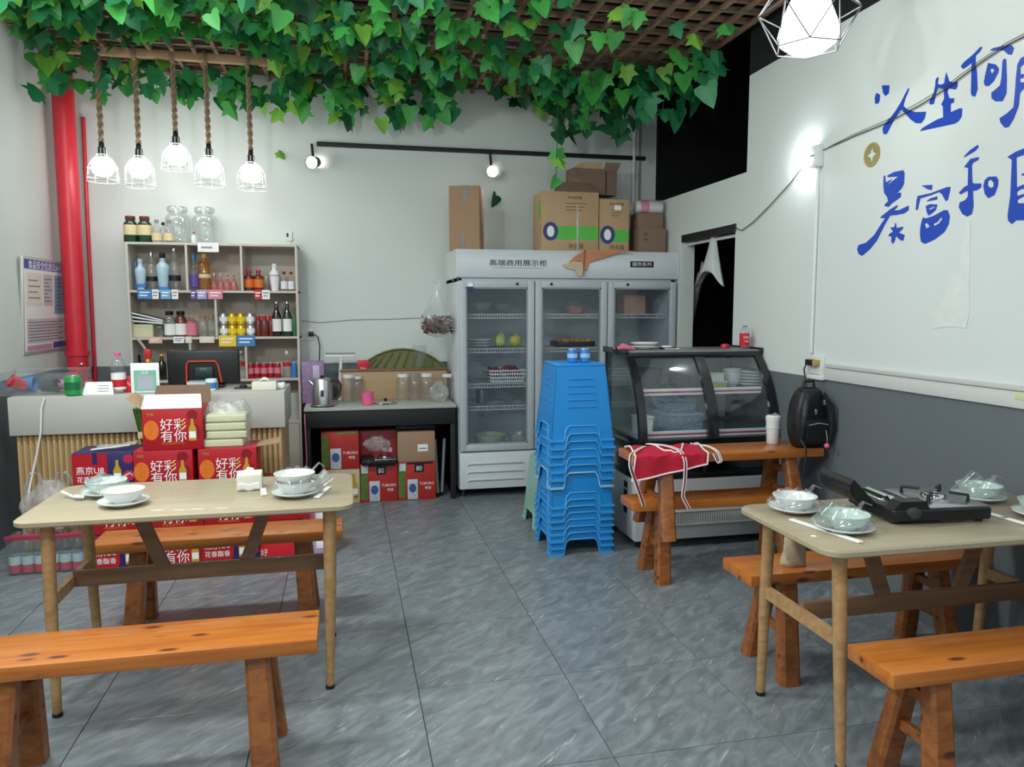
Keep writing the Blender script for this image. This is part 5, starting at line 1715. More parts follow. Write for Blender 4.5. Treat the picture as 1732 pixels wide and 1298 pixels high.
def red_box(label, loc):
    t = thing('beer_carton', label, 'box', loc, 0, 'red beer cartons')
    MB().rbox((-BW / 2, -BD / 2, 0), (BW / 2, BD / 2, BH), 0.004, 2).build('carton_body', RED, t)
    y = -BD / 2
    disc(t, -0.112, 0.115, 0.056, y, ORANGE, 'orange_patch', 0.72)
    disc(t, 0.105, 0.195, 0.030, y, DRED, 'dark_disc')
    disc(t, 0.118, 0.10, 0.042, y, DRED, 'dark_disc', 0.7)
    bottle_print(t, 0.104, 0.05, 0.125, y - 0.0009)
    text('好彩', 0.072, PWHITE, t, (0.004, y - 0.001, 0.118), FRONT, 0.98, ext=0.0008)
    text('有你', 0.072, PWHITE, t, (0.004, y - 0.001, 0.052), FRONT, 0.98, ext=0.0008)
    text('彡', 0.064, YEL, t, (0.058, y - 0.0024, 0.122), FRONT, 0.5, ext=0.0004)
    text('好运连连好彩头', 0.017, ORANGE, t, (0, y - 0.001, 0.032), FRONT)
    text('啤酒', 0.018, GOLD, t, (-0.115, y - 0.0009, 0.198), FRONT)
    return t


def u8_box(label, loc):
    t = thing('beer_carton', label, 'box', loc, 0, 'navy and red beer cartons')
    MB().rbox((-BW / 2, -BD / 2, 0), (BW / 2, BD / 2, BH), 0.004, 2).build('carton_body', NAVY, t)
    y = -BD / 2
    q = MB()
    n = 14
    poly = [(-BW / 2 + 0.002, y, BH - 0.004), (-BW / 2 + 0.002, y, 0.05)] + [(-BW / 2 + 0.09 + 0.088 * math.cos(PI + PI * k / n), y, 0.075 + 0.06 * math.sin(PI + PI * k / n)) for k in range(1, n)] + [(0.02, y, 0.08), (0.02, y, BH - 0.004)]
    q.prism(poly, (0, -0.0006, 0))
    q.build('red_panel', RED, t, smooth=False)
    MB().box((-0.055, y - 0.0012, 0.17), (-0.03, y - 0.0005, BH - 0.002)).build('navy_stripe', NAVY, t, smooth=False)
    text('燕京U8', 0.047, PWHITE, t, (-0.068, y - 0.0014, 0.118), FRONT, 0.95)
    text('花香酯香', 0.037, PWHITE, t, (-0.068, y - 0.0014, 0.072), FRONT, 0.95)
    bottle_print(t, 0.07, 0.06, 0.13, y)
    disc(t, 0.128, 0.195, 0.026, y, mat('crimson_disc', c(190, 30, 70), 0.5), 'crimson_disc')
    disc(t, 0.128, 0.10, 0.030, y, mat('crimson_disc', c(190, 30, 70), 0.5), 'crimson_disc')
    return t


BY = 4.64
bx = lambda px, py: P(px, py, Y=BY - BD / 2).x
cols = [bx(172, 800), bx(272, 800), bx(384, 800)]
zz = [k * (BH + 0.001) for k in range(4)]
u8_box('navy and red beer carton at the bottom left of the stack', (cols[0] + 0.05, BY, zz[0]))
red_box('red beer carton in the left column, second from the floor', (cols[0] + 0.055, BY + 0.005, zz[1]))
u8_box('navy and red beer carton at the top left of the stack', (cols[0] + 0.01, BY, zz[2]))
red_box('red beer carton at the bottom of the middle column', (cols[1] + 0.06, BY, zz[0]))
red_box('red beer carton in the middle column, second from the floor', (cols[1] + 0.055, BY, zz[1]))
red_box('red beer carton in the middle column, directly under the opened one', (cols[1] + 0.012, BY, zz[2]))
u8_box('navy and red beer carton at the bottom of the right column', (cols[2] + 0.0, BY, zz[0]))
red_box('red beer carton in the right column, second from the floor', (cols[2] + 0.0, BY + 0.01, zz[1]))
rt = red_box('red beer carton with the tissue packs on top, right column', (cols[2] + 0.005, BY, zz[2]))
flap(rt, ((BW / 2, -BD / 2 + 0.02, BH - 0.002), (BW / 2 + 0.13, -BD / 2 + 0.03, BH + 0.012), (BW / 2 + 0.13, BD / 2 - 0.1, BH + 0.03), (BW / 2, BD / 2 - 0.06, BH + 0.002)), CARD)
tp = red_box('opened red beer carton on the very top of the stack', (bx(292, 725) + 0.0, BY, zz[3]))
flap(tp, ((-BW / 2, -BD / 2, BH), (BW / 2, -BD / 2, BH), (BW / 2 - 0.012, -BD / 2 + 0.05, BH + 0.075), (-BW / 2 + 0.01, -BD / 2 + 0.05, BH + 0.075)), PWHITE, name='front_flap')
flap(tp, ((-BW / 2, BD / 2, BH), (BW / 2 + 0.01, BD / 2, BH), (BW / 2 + 0.01, BD / 2 + 0.01, BH + 0.11), (-BW / 2 + 0.03, BD / 2 + 0.01, BH + 0.11)), CARD3, name='rear_flap')
flap(tp, ((-BW / 2, -BD / 2, BH), (-BW / 2, BD / 2, BH), (-BW / 2 - 0.085, BD / 2 - 0.02, BH + 0.075), (-BW / 2 - 0.085, -BD / 2 + 0.02, BH + 0.06)), CARD2, name='side_flap')
# sheet of plastic lying on the top left carton
t = thing('plastic_wrapper', 'flat white plastic wrapper lying on the top left beer carton', 'wrapper', (cols[0] + 0.04, BY, zz[3] + 0.001))
MB().grid(lambda u, v: ((u - 0.5) * 0.22, (v - 0.5) * 0.15, 0.006 + 0.02 * u + 0.005 * math.sin(8 * u + 7 * v)), 10, 6).build('film', BAGM, t, solid=0.002)
MB().tube([(-0.1, -0.078, 0.008), (0, -0.08, 0.018), (0.1, -0.078, 0.028)], 0.004, 6).build('folded_edge', WHITE, t)
t = thing('green_leafy_bag', 'green leafy vegetables in film beside the opened carton', 'vegetable bag', (bx(231, 740) - 0.0, BY + 0.05, zz[3]))
q = MB()
for k in range(12):
    a = k * 0.55
    q.grid(lambda u, v, a=a, k=k: (0.035 * math.cos(a) * (0.3 + v) + 0.02 * (u - 0.5), 0.05 * math.sin(a) * (0.3 + v) + 0.01 * math.sin(6 * u), 0.02 + 0.20 * v + 0.01 * math.sin(9 * u + k)), 3, 4)
tag(q.build('leaves', mat('leafy_green', c(92, 130, 60), 0.5, var=0.35, scale=20), t), None, None, None, 'stuff')
MB().rbox((-0.025, -0.045, 0.05), (0.02, -0.042, 0.09), 0.001).build('paper_label', KRAFT, t)
bottle('dark blue bottle standing between the opened carton and the tissue packs', (bx(347, 740) + 0.006, BY + 0.06, zz[3]), 0.19, 0.022, 'pet', mat('dark_blue_bottle', c(60, 64, 110), 0.3), BLACK, PWHITE, (0.3, 0.6))
# tissue packs
tissue_loc = cols[2] - 0.02
cream_t = mat('cream_tissue', c(222, 220, 180), 0.7, var=0.05)
tag_names = ['lowest, sticking out to the left', 'second from the bottom', 'third from the bottom', 'fourth from the bottom']
for k in range(4):
    t = thing('tissue_pack', 'cream tissue pack in the wrapped pile on the carton, ' + tag_names[k], 'tissue pack', (tissue_loc + 0.018 * (k > 0) + 0.004 * (k % 2), BY - 0.02, zz[3] + 0.001 + 0.048 * k), 0, 'tissue packs on the carton')
    MB().rbox((-0.11, -0.075, 0), (0.11, 0.075, 0.044), 0.01, 3).build('tissues', cream_t, t)
    MB().rbox((-0.1115, -0.077, 0.006), (0.1115, 0.077, 0.012), 0.002, 1).build('seam', mat('pale_yellow_seam', c(206, 210, 150), 0.5), t)
t = thing('clear_wrapping', 'clear film wrapped over the pile of tissue packs', 'wrapping', (tissue_loc + 0.02, BY - 0.02, zz[3] + 0.001))
def wf(u, v):
    a = 2 * PI * u
    sg = lambda s_: math.copysign(abs(s_) ** 0.4, s_)
    k = 1 - 0.25 * max(0, v - 0.7) / 0.3 + 0.03 * math.sin(7 * a + 9 * v)
    return (0.128 * sg(math.cos(a)) * k, 0.092 * sg(math.sin(a)) * k, 0.26 * v + 0.012 * math.sin(5 * a) * v)
MB().grid(wf, 32, 10).build('film', FILM, t)
MB().grid(lambda u, v: ((u - 0.5) * 0.19, (v - 0.5) * 0.13, 0.245 + 0.012 * math.sin(11 * u + 5 * v)), 10, 6).build('top_fold', BAGM, t)
# red bottle crate and pink packs on the floor at the right of the stack
t = thing('red_crate', 'red plastic bottle crate on the floor, right of the cartons', 'crate', (bx(468, 920) + 0.01, BY + 0.02, 0))
q = MB()
w_, d_, h_ = 0.27, 0.22, 0.26
q.rbox((-w_ / 2, -d_ / 2, 0), (w_ / 2, d_ / 2, 0.02), 0.004)
for x in (-w_ / 2, w_ / 2 - 0.03):
    q.rbox((x, -d_ / 2, 0), (x + 0.03, d_ / 2, h_), 0.005)
q.rbox((-w_ / 2, -d_ / 2, 0), (w_ / 2, -d_ / 2 + 0.012, 0.13), 0.004)
q.rbox((-w_ / 2, d_ / 2 - 0.012, 0), (w_ / 2, d_ / 2, h_), 0.004)
q.rbox((-w_ / 2, -d_ / 2, 0.20), (w_ / 2, -d_ / 2 + 0.014, h_), 0.004)
q.build('crate_body', REDP, t)
text('好', 0.045, PWHITE, t, (-0.085, -d_ / 2 - 0.001, 0.05), FRONT)
red_box('red beer carton lying on the red bottle crate', (bx(472, 880) + 0.01, BY + 0.02, h_ + 0.001))
for k, m in enumerate((mat('lavender_pack', c(186, 160, 190), 0.4), mat('pink_pack', c(226, 130, 165), 0.4))):
    t = thing('paper_roll_pack', ('lavender wrapped paper pack on the floor beside the red crate', 'pink wrapped paper pack on top of the lavender one')[k], 'pack', (bx(536, 900) + 0.02, BY + 0.06, 0.17 * k))
    MB().rbox((-0.075, -0.09, 0), (0.075, 0.09, 0.166), 0.025, 4).build('wrapper', m, t)
    MB().rbox((-0.03, -0.093, 0.05), (0.05, -0.088, 0.11), 0.003).build('printed_panel', PWHITE, t)

# ------------------------------------------------------------------ shrink-wrapped water bottles and a white carrier bag on them
wp = thing('water_pack', 'shrink wrapped pack of water bottles on the floor at the far left', 'water pack', (-1.66, 4.70, 0))
PINKL = mat('pink_red_water_label', c(206, 60, 90), 0.4)
PALEL = mat('pale_water_label', c(200, 220, 222), 0.4)
bm_ = [MB().lathe([(0.028, 0), (0.031, 0.005), (0.031, 0.15), (0.024, 0.185), (0.012, 0.20), (0.012, 0.205)], 12).mesh('bottle', CLEARB),
       MB().lathe([(0.0314, 0.012), (0.0317, 0.055)], 12, cap=False).mesh('pink_band', PINKL), MB().lathe([(0.0316, 0.056), (0.0318, 0.105)], 12, cap=False).mesh('pale_band', PALEL),
       MB().lathe([(0.014, 0.2), (0.014, 0.22), (0.012, 0.222)], 12).mesh('cap', PINKL)]
for i in range(7):
    for j in range(2):
        o = None
        for k, me in enumerate(bm_):
            x = bpy.data.objects.new(me.name.split('.')[0], me)
            COL.objects.link(x)
            if k == 0:
                o = x
                o.parent = wp
                o.location = (-0.195 + 0.065 * i, -0.035 + 0.068 * j, 0.002)
            else: x.parent = o
q = MB()
q.rbox((-0.232, -0.072, 0.0), (0.232, 0.07, 0.226), 0.02, 4)
q.build('shrink_film', glass('shrink_film', (0.95, 0.96, 0.96, 1), 0.06, 0.12, 0.4, 0.06), wp)
q = MB()
q.rbox((-0.2335, -0.0735, 0.205), (0.2335, -0.06, 0.228), 0.004)
q.build('printed_edge', mat('crimson_film_print', c(180, 50, 80), 0.4), wp)
cb = film_bag('white plastic carrier bag standing on the water pack', (-1.66, 4.70, 0.23), 0.15, 0.30, BAGM, (mat('pinkish_contents', c(196, 170, 172), 0.6, var=0.3), 14, 0.33), (1.0, 0.55), 'bag', 'carrier_bag')
q = MB()
for s_ in (-1, 1):
    q.tube([(s_ * 0.13, 0, 0.16), (s_ * 0.125, -0.02, 0.27), (s_ * 0.09, -0.03, 0.345), (s_ * 0.05, -0.03, 0.345), (s_ * 0.02, -0.02, 0.22)], [0.012, 0.016, 0.016, 0.014, 0.01], 7, flat=0.45)
q.build('carry_handle', BAGM, cb)

# ------------------------------------------------------------------ black worktop table with goods over and under it
wt = thing('work_table', 'black framed work table with a pale top against the back wall', 'table', (0.255, 5.80, 0))
WZ = 0.752
MB().rbox((-0.575, 0, WZ - 0.022), (0.575, 0.74, WZ), 0.003).build('worktop', mat('pale_grey_worktop', c(176, 178, 170), 0.4, var=0.04), wt)
MB().rbox((-0.565, 0.012, WZ - 0.15), (0.565, 0.03, WZ - 0.022), 0.002).build('apron_panel', BLACKM, wt)
for x in (-0.55, 0.55):
    for y in (0.04, 0.70): MB().rbox((x - 0.02, y - 0.02, 0), (x + 0.02, y + 0.02, WZ - 0.022), 0.003).build('leg', BLACKM, wt)
MB().box((-0.57, 0.715, 0.0), (0.57, 0.725, WZ - 0.022)).build('rear_panel', BLACKM, wt, smooth=False)
for x in (-0.568, 0.560): MB().box((x, 0.05, 0.0), (x + 0.008, 0.72, WZ - 0.022)).build('side_panel', BLACKM, wt, smooth=False)


def wk(px, py, dy):
    p = P(px, py, Y=5.80 + dy)
    return Vector((p.x, 5.80 + dy, WZ + 0.0008))


kt = thing('electric_kettle', 'brushed steel electric kettle with a brown handle on the work table', 'kettle', wk(546, 685, 0.14))
MB().lathe([(0.085, 0), (0.088, 0.004), (0.088, 0.012), (0.083, 0.016), (0.068, 0.20), (0.062, 0.212), (0.01, 0.222)], 26).build('body', STEEL, kt)
MB().lathe([(0.014, 0.22), (0.016, 0.232), (0.008, 0.238)], 12).build('lid_knob', BLACK, kt)
MB().tube([(0.062, 0, 0.195), (0.115, 0, 0.20), (0.135, 0, 0.16), (0.125, 0, 0.08), (0.10, 0, 0.055), (0.085, 0, 0.06)], 0.013, 8).build('handle', mat('dark_brown_plastic', c(66, 46, 38), 0.4), kt)
q = MB()
q.tube([(-0.066, 0, 0.17), (-0.09, 0, 0.195), (-0.095, 0, 0.20)], [0.02, 0.013, 0.010], 8)
q.build('spout', STEEL, kt)
MB().rbox((-0.012, -0.081, 0.08), (0.012, -0.072, 0.13), 0.003).build('logo_plate', DGREY, kt)
MB().lathe([(0.092, 0), (0.092, 0.006), (0.088, 0.008)], 24, (0, 0, 0)).build('power_base', BLACK, kt)
t = carton('purple_pack', 'tall purple patterned pack behind the kettle', wk(531, 682, 0.40), 0.17, 0.10, 0.33, mat('purple_floral_wrap', c(150, 120, 160), 0.5, var=0.5, scale=40), tape=False, cat='pack')
MB().rbox((0.0, -0.052, 0.2), (0.05, -0.05, 0.30), 0.001).build('pale_panel', mat('pale_lilac', c(206, 190, 214), 0.5), t)
t = thing('window_squeegee', 'white T-shaped squeegee standing behind the glass jars', 'squeegee', wk(577, 660, 0.52))
MB().tube([(-0.01, 0, 0), (-0.004, 0, 0.20), (0.006, 0, 0.355)], [0.018, 0.015, 0.012], 10).build('handle', WHITE, t)
MB().rbox((-0.12, -0.012, 0.350), (0.12, 0.012, 0.372), 0.006).build('head', WHITE, t)
MB().box((-0.12, -0.003, 0.372), (0.12, 0.001, 0.388)).build('rubber_blade', GREY, t, smooth=False)
wb = carton('wooden_box', 'long brown wooden box lying behind the glass jars', wk(668, 684, 0.50), 0.86, 0.10, 0.235, mat('brown_wood_box', c(176, 146, 112), 0.6, var=0.12, stretch=(1, 12, 12), scale=6), tape=False)
MB().rbox((-0.44, -0.058, 0.235), (0.44, 0.058, 0.252), 0.003).build('top_board', TBAR, wb)
t = thing('bamboo_tray', 'round olive bamboo tray leaning on the wall, red 02 tag on it', 'tray', wk(682, 622, 0.62) + Vector((0, 0, 0)))
q = MB()
q.X = Matrix.Translation((0, 0.02, -0.075)) @ Matrix.Rotation(math.radians(80), 4, 'X')
R0 = 0.49
q.lathe([(0.002, -0.01), (R0 - 0.015, -0.012), (R0, 0.0), (R0, 0.016), (R0 - 0.012, 0.02), (R0 - 0.02, 0.002), (0.002, 0.006)], 40, (0, -0.00, 0), 1, 1, None, False)
BAM = mat('olive_bamboo', c(116, 118, 72), 0.6, var=0.3, scale=30, bump=0.3, bscale=70)
# keep only what stands above the worktop
keepv = []
o = q.build('weave', BAM, t)
bm = bmesh.new()
bm.from_mesh(o.data)
bmesh.ops.bisect_plane(bm, geom=bm.verts[:] + bm.edges[:] + bm.faces[:], plane_co=(0, 0, 0.002), plane_no=(0, 0, -1), clear_outer=True)
bm.to_mesh(o.data)
bm.free()
q = MB()
q.X = Matrix.Translation((0, -0.002, -0.075)) @ Matrix.Rotation(math.radians(80), 4, 'X')
for k in range(-4, 5): q.tube([(0.09 * k - 0.03, 0.26 + 0.0, 0.008), (0.09 * k * 0.75 + 0.05, math.sqrt(max(0, 0.47 ** 2 - (0.09 * k * 0.75 + 0.05) ** 2)), 0.008)], 0.006, 5)
q.build('ribs', BAM, t)
tgx = P(614, 613, Y=6.36).x - t.location.x
MB().rbox((tgx - 0.048, -0.10, 0.235), (tgx + 0.048, -0.092, 0.325), 0.004).build('red_tag', REDP, t)
text('02', 0.05, PWHITE, t, (tgx, -0.101, 0.262), FRONT, 1.0, tilt=PI)
t = cup('pink plastic cup on the work table', wk(622, 682, 0.16), 0.043, 0.046, 0.095, PINK)
t = thing('steel_dish', 'shiny domed steel dish lying on the work table', 'dish', wk(652, 679, 0.2))
MB().lathe([(0.092, 0), (0.095, 0.004), (0.09, 0.010), (0.05, 0.022), (0.012, 0.026)], 26).build('body', CHROME, t)
MB().lathe([(0.010, 0.026), (0.014, 0.034), (0.014, 0.04), (0.004, 0.043)], 12).build('knob', BLACK, t)
for px, r, h, dy, lab in ((590, 0.05, 0.22, 0.32, 'clear storage jar right of the kettle'), (604, 0.045, 0.20, 0.40, 'second clear storage jar behind the pink cup'), (682, 0.05, 0.22, 0.30, 'clear storage jar right of the steel dish'), (702, 0.05, 0.22, 0.34, 'clear storage jar in the middle of the right group'), (722, 0.05, 0.22, 0.30, 'third clear storage jar of the right group'), (757, 0.05, 0.21, 0.34, 'clear storage jar with a white lid by the fridge')):
    t = thing('glass_jar', lab, 'jar', wk(px, 682, dy), 0, 'clear jars on the work table')
    MB().lathe([(r * 0.96, 0), (r, 0.006), (r, h * 0.86), (r * 0.8, h * 0.92)], 18, cap=False).build('glass_body', CLEARB, t)
    MB().lathe([(r * 0.84, h * 0.9), (r * 0.86, h), (r * 0.8, h * 1.01)], 18).build('lid', WHITE if px not in (702,) else GREY, t)
film_bag('crumpled clear bag between the jars by the fridge', wk(742, 682, 0.22), 0.075, 0.17, glass('shiny_film', (0.96, 0.97, 0.97, 1), 0.14, 0.1, 0.5, 0.12))
t = thing('tall_glass', 'tall clear pitcher behind the wooden box, by the hanging bag', 'pitcher', wk(710, 640, 0.60))
MB().lathe([(0.055, 0), (0.06, 0.01), (0.05, 0.30), (0.055, 0.42)], 18, cap=False).build('body', CLEARB, t)
MB().lathe([(0.055, 0.415), (0.06, 0.42), (0.06, 0.435), (0.052, 0.43)], 18, cap=False).build('rim', CLEARB, t)

# boxes below the work table
UY = 5.86


def ux(px): return P(px, 790, Y=UY).x


def uz(py): return P(640, py, Y=UY).z


def tuborg(label, x0, x1, z0, h, cap80=False, dy=0.0):
    w_ = x1 - x0
    t = thing('beer_carton', label, 'box', ((x0 + x1) / 2, UY + 0.15 + dy, z0), 0, 'green and red beer cartons')
    MB().rbox((-w_ / 2, -0.15, 0), (w_ / 2, 0.15, h), 0.004, 2).build('carton_body', mat('red_beer_carton', c(178, 44, 38), 0.45, var=0.15, scale=8), t)
    y = -0.15
    MB().box((-w_ / 2 + 0.003, y - 0.0008, 0.02), (-w_ / 2 + 0.055, y, h - 0.03)).build('green_side', mat('leaf_green_print', c(90, 120, 50), 0.5, var=0.5, scale=30), t, smooth=False)
    q = MB()
    q.rbox((-0.075, y - 0.003, 0.006), (0.005, y, 0.165), 0.003)
    q.build('can_picture', mat('can_print', c(196, 206, 214), 0.4, var=0.4, scale=45), t)
    disc(t, -0.035, 0.095, 0.036, y - 0.003, mat('blue_print_oval', c(60, 90, 150), 0.5, var=0.6, scale=60), 'can_emblem', 0.8)
    text('TUBORG', 0.030, PWHITE, t, (0.075, y - 0.001, 0.118), FRONT, 0.95)
    text('啤酒', 0.026, PWHITE, t, (0.085, y - 0.001, 0.082), FRONT, 0.95)
    MB().box((-0.08 if cap80 else -0.02, y - 0.0008, h - 0.02), (w_ / 2 - 0.02, y, h - 0.004)).build('top_band', mat('green_band_print', c(110, 150, 60), 0.5) if not cap80 else BLACK, t, smooth=False)
    if cap80:
        MB().box((-0.02, y - 0.0009, h - 0.085), (0.055, y, h - 0.005)).build('black_panel', PBLACK, t, smooth=False)
        text('80', 0.055, PWHITE, t, (0.017, y - 0.0012, h - 0.072), FRONT, 0.85)
        MB().box((-w_ / 2 + 0.01, y - 0.001, h - 0.07), (-w_ / 2 + 0.06, y, h - 0.012)).build('pale_label', PALEL, t, smooth=False)
    return t


def plainbox(label, x0, x1, z0, h, m, dy=0.0, name='carton'):
    w_ = x1 - x0
    return carton(name, label, ((x0 + x1) / 2, UY + 0.15 + dy, z0), w_, 0.30, h, m, tape=False)


xa, xb, xc, xd = ux(544), ux(609), ux(673), ux(737)
h1 = uz(792)
pb = plainbox('cream carton with a beer bottle picture under the work table, bottom left', xa, xb - 0.004, 0, h1, mat('cream_beer_carton', c(204, 190, 156), 0.6))
bottle_print(pb, 0.095, 0.03, 0.2, -0.151)
text('啤酒', 0.03, PBLACK, pb, (0.095, -0.1535, 0.045), FRONT)
tuborg('beer carton with a green top band on the cream carton', xa, xb - 0.004, h1 + 0.001, uz(728) - h1)
tuborg('beer carton with an 80 mark, bottom middle under the work table', xb, xc - 0.004, 0, uz(785), True)
tuborg('beer carton with an 80 mark, bottom right under the work table', xc, xd, 0, uz(784), True)
pb = plainbox('dark red carton in the middle of the upper row under the work table', xb, xc - 0.004, uz(785) + 0.001, uz(730) - uz(785), mat('dark_red_carton', c(140, 34, 40), 0.5, var=0.15), 0.07)
text('啤酒', 0.04, PWHITE, pb, (0.07, -0.151, 0.08), FRONT)
pb = plainbox('brown carton with a white sticker in the upper row under the table', xc, xd - 0.004, uz(784) + 0.001, uz(733) - uz(784), CARD, 0.0)
MB().box((0.01, -0.1515, 0.08), (0.09, -0.15, 0.135)).build('white_sticker', PWHITE, pb, smooth=False)
MB().box((0.02, -0.152, 0.10), (0.08, -0.1515, 0.106)).build('sticker_print', PBLACK, pb, smooth=False)


def stove(label, loc, rz=0, sc_=1.0, lid_open=False, group=None, steel=True):
    """portable gas stove, front to -Y, cartridge bay on the left"""
    t = thing('gas_stove', label, 'stove', loc, rz, group)
    t.scale = (sc_, sc_, sc_ * 0.8)
    L_, D_, h_ = 0.345, 0.265, 0.052
    MB().rbox((-L_ / 2, -D_ / 2, 0.012), (L_ / 2, D_ / 2, 0.012 + h_), 0.010, 3).build('base_tray', BLACK, t)
    for sx in (-1, 1):
        for sy in (-1, 1): MB().lathe([(0.012, 0), (0.010, 0.013)], 10, (sx * 0.15, sy * 0.10, 0)).build('foot', BLACK, t)
    x0 = -0.045
    q = MB()
    q.rbox((x0, -D_ / 2 + 0.006, 0.062), (L_ / 2 - 0.004, D_ / 2 - 0.006, 0.070), 0.003)
    q.lathe([(0.095, 0.070), (0.088, 0.0705), (0.06, 0.067), (0.002, 0.066)], 28, (0.06, 0, 0), cap=False)
    q.build('drip_plate', STEEL if steel else BLACKM, t)
    q = MB()
    q.lathe([(0.042, 0.066), (0.042, 0.078), (0.036, 0.086), (0.016, 0.089), (0.010, 0.087)], 24, (0.06, 0, 0))
    q.build('burner_head', CHROME if steel else BLACK, t)
    for k in range(4):
        a = PI / 4 + PI / 2 * k
        ca, sa = math.cos(a), math.sin(a)
        q = MB()
        q.tube([(0.06 + 0.10 * ca, 0.10 * sa, 0.068), (0.06 + 0.10 * ca, 0.10 * sa, 0.096), (0.06 + 0.045 * ca, 0.045 * sa, 0.098)], 0.0065, 6)
        q.build('pan_support', BLACKM, t)
    q = MB()
    q.prism([(x0, -D_ / 2 + 0.004, 0.06), (x0 - 0.012, -D_ / 2 + 0.004, 0.095), (x0 - 0.10, -D_ / 2 + 0.004, 0.095), (x0 - 0.125, -D_ / 2 + 0.004, 0.06)], (0, 0.05, 0))
    q.build('control_block', BLACK, t)
    kq = MB()
    kq.X = Matrix.Translation((x0 - 0.06, -D_ / 2 + 0.004, 0.05)) @ Matrix.Rotation(PI / 2, 4, 'X')
    kq.lathe([(0.024, 0), (0.022, 0.016), (0.018, 0.018)], 16)
    kq.build('knob', DGREY, t)
    q = MB()
    q.X = Matrix.Translation((x0 - 0.065, 0.02, 0.055)) @ Matrix.Rotation(-PI / 2, 4, 'X')
    if lid_open:
        q.lathe([(0.008, -0.06), (0.014, -0.05), (0.02, -0.04), (0.03, -0.03), (0.031, 0.0), (0.031, 0.09)], 16)
        q.build('cartridge_bay', CHROME, t)
    q = MB()
    n = 10
    arc = lambda ins: [(x0 - 0.065 + (0.068 - ins) * math.cos(PI * k / n), 0.0, 0.002 + (0.046 - ins) * math.sin(PI * k / n)) for k in range(n + 1)]
    o_, i_ = arc(0), arc(0.003)
    q.prism(o_ + i_[::-1], (0, 0.19, 0))
    q.add(o_, [list(range(n + 1))])
    lid = q.build('cartridge_lid', BLACK, t)
    if lid_open:
        lid.location = (x0 - 0.15, -0.06, 0.06)
        lid.rotation_euler = (0, math.radians(-62), 0)
        for v in lid.data.vertices: v.co.x -= (x0 - 0.065) - 0.07
        lid.location = (x0 - 0.135, -0.06, 0.062)
        lid.rotation_euler = (0, math.radians(-128), 0)
    else:
        lid.location = (0, -0.06, 0.06)
    return t


stove('black gas stove lying on the brown carton under the work table', ((xc + xd) / 2, UY + 0.16, uz(733) + 0.002), 0, 0.92, steel=False)
stove('black and white gas stove leaning on the cartons under the table, middle', ((xb + xc) / 2, UY + 0.04, uz(785) + 0.001), 0, 0.78, steel=True)
t = film_bag('white plastic bag bunched over the stove under the table', ((xb + xc) / 2 - 0.01, UY + 0.06, uz(785) + 0.09), 0.10, 0.12, BAGM, None, (1, 0.45))
for k, (px, lean) in enumerate(((742, 0.012), (749, -0.02))):
    t = thing('folded_table_leg', ('grey steel tube leaning beside the cartons, left of two', 'grey steel tube leaning beside the cartons, right of two')[k], 'tube', (ux(px), UY + 0.06 + 0.03 * k, 0))
    MB().tube([(0.0, 0, 0.0), (-lean * 1.5, 0.03, 0.46)], 0.013, 10).build('tube', GREY, t)
    MB().lathe([(0.016, 0), (0.016, 0.03), (0.013, 0.032)], 10).build('end_cap', BLACK, t)
tag(MB().tube([P(515, 700, Y=5.78), P(517, 740, Y=5.77), P(519, 780, Y=5.77), P(516, 800, Y=5.76)], 0.005, 6).build('hanging_cable', PPINK), 'thin pale cable hanging at the left end of the work table', 'cable')

# bag of dried red goods hanging on the fridge side
hb = P(748, 575, Y=6.02)
t = thing('hanging_bag', 'clear bag of dried dark red goods hanging on the fridge side', 'bag', (0.715, 6.03, 1.27))
def hbf(u, v):
    a = 2 * PI * u
    prof = [(0, 0.02), (0.06, 0.09), (0.2, 0.125), (0.36, 0.12), (0.55, 0.075), (0.75, 0.04), (0.92, 0.02), (1.0, 0.03)]
    for i in range(len(prof) - 1):
        if prof[i][0] <= v <= prof[i + 1][0] + 1e-9:
            f_ = (v - prof[i][0]) / (prof[i + 1][0] - prof[i][0])
            r = prof[i][1] * (1 - f_) + prof[i + 1][1] * f_
            break
    r *= 1 + 0.08 * math.sin(6 * a + 5 * v) + 0.05 * math.sin(13 * a)
    return (r * 1.05 * math.cos(a), 0.9 * r * math.sin(a), 0.44 * v)
MB().grid(hbf, 30, 18).build('film', FILM, t)
q = MB()
for k in range(280):
    a, s_ = rnd.uniform(0, 2 * PI), math.sqrt(rnd.random()) * 0.118
    z = 0.035 + 0.135 * rnd.random()
    p = Vector((s_ * math.cos(a), 0.85 * s_ * math.sin(a), z))
    d = Vector((rnd.uniform(-1, 1), rnd.uniform(-1, 1), rnd.uniform(-0.6, 0.6))).normalized() * 0.022
    q.tube([p - d, p + d * 0.2, p + d], [0.005, 0.006, 0.002], 5)
tag(q.build('dried_goods', mat('dried_dark_red', c(92, 36, 34), 0.6, var=0.4, scale=30), t), None, None, None, 'stuff')
MB().tube([(0, 0, 0.43), (0.02, 0, 0.47), (0.10, 0, 0.475), (0.132, 0, 0.45)], 0.006, 6).build('knotted_neck', BAGM, t)

# ------------------------------------------------------------------ boxes on top of the fridge
FT = FZ + 0.2225


def fb(px): return P(px, 418, Y=6.0).x


def fh(py): return P(900, py, Y=6.0).z - FT


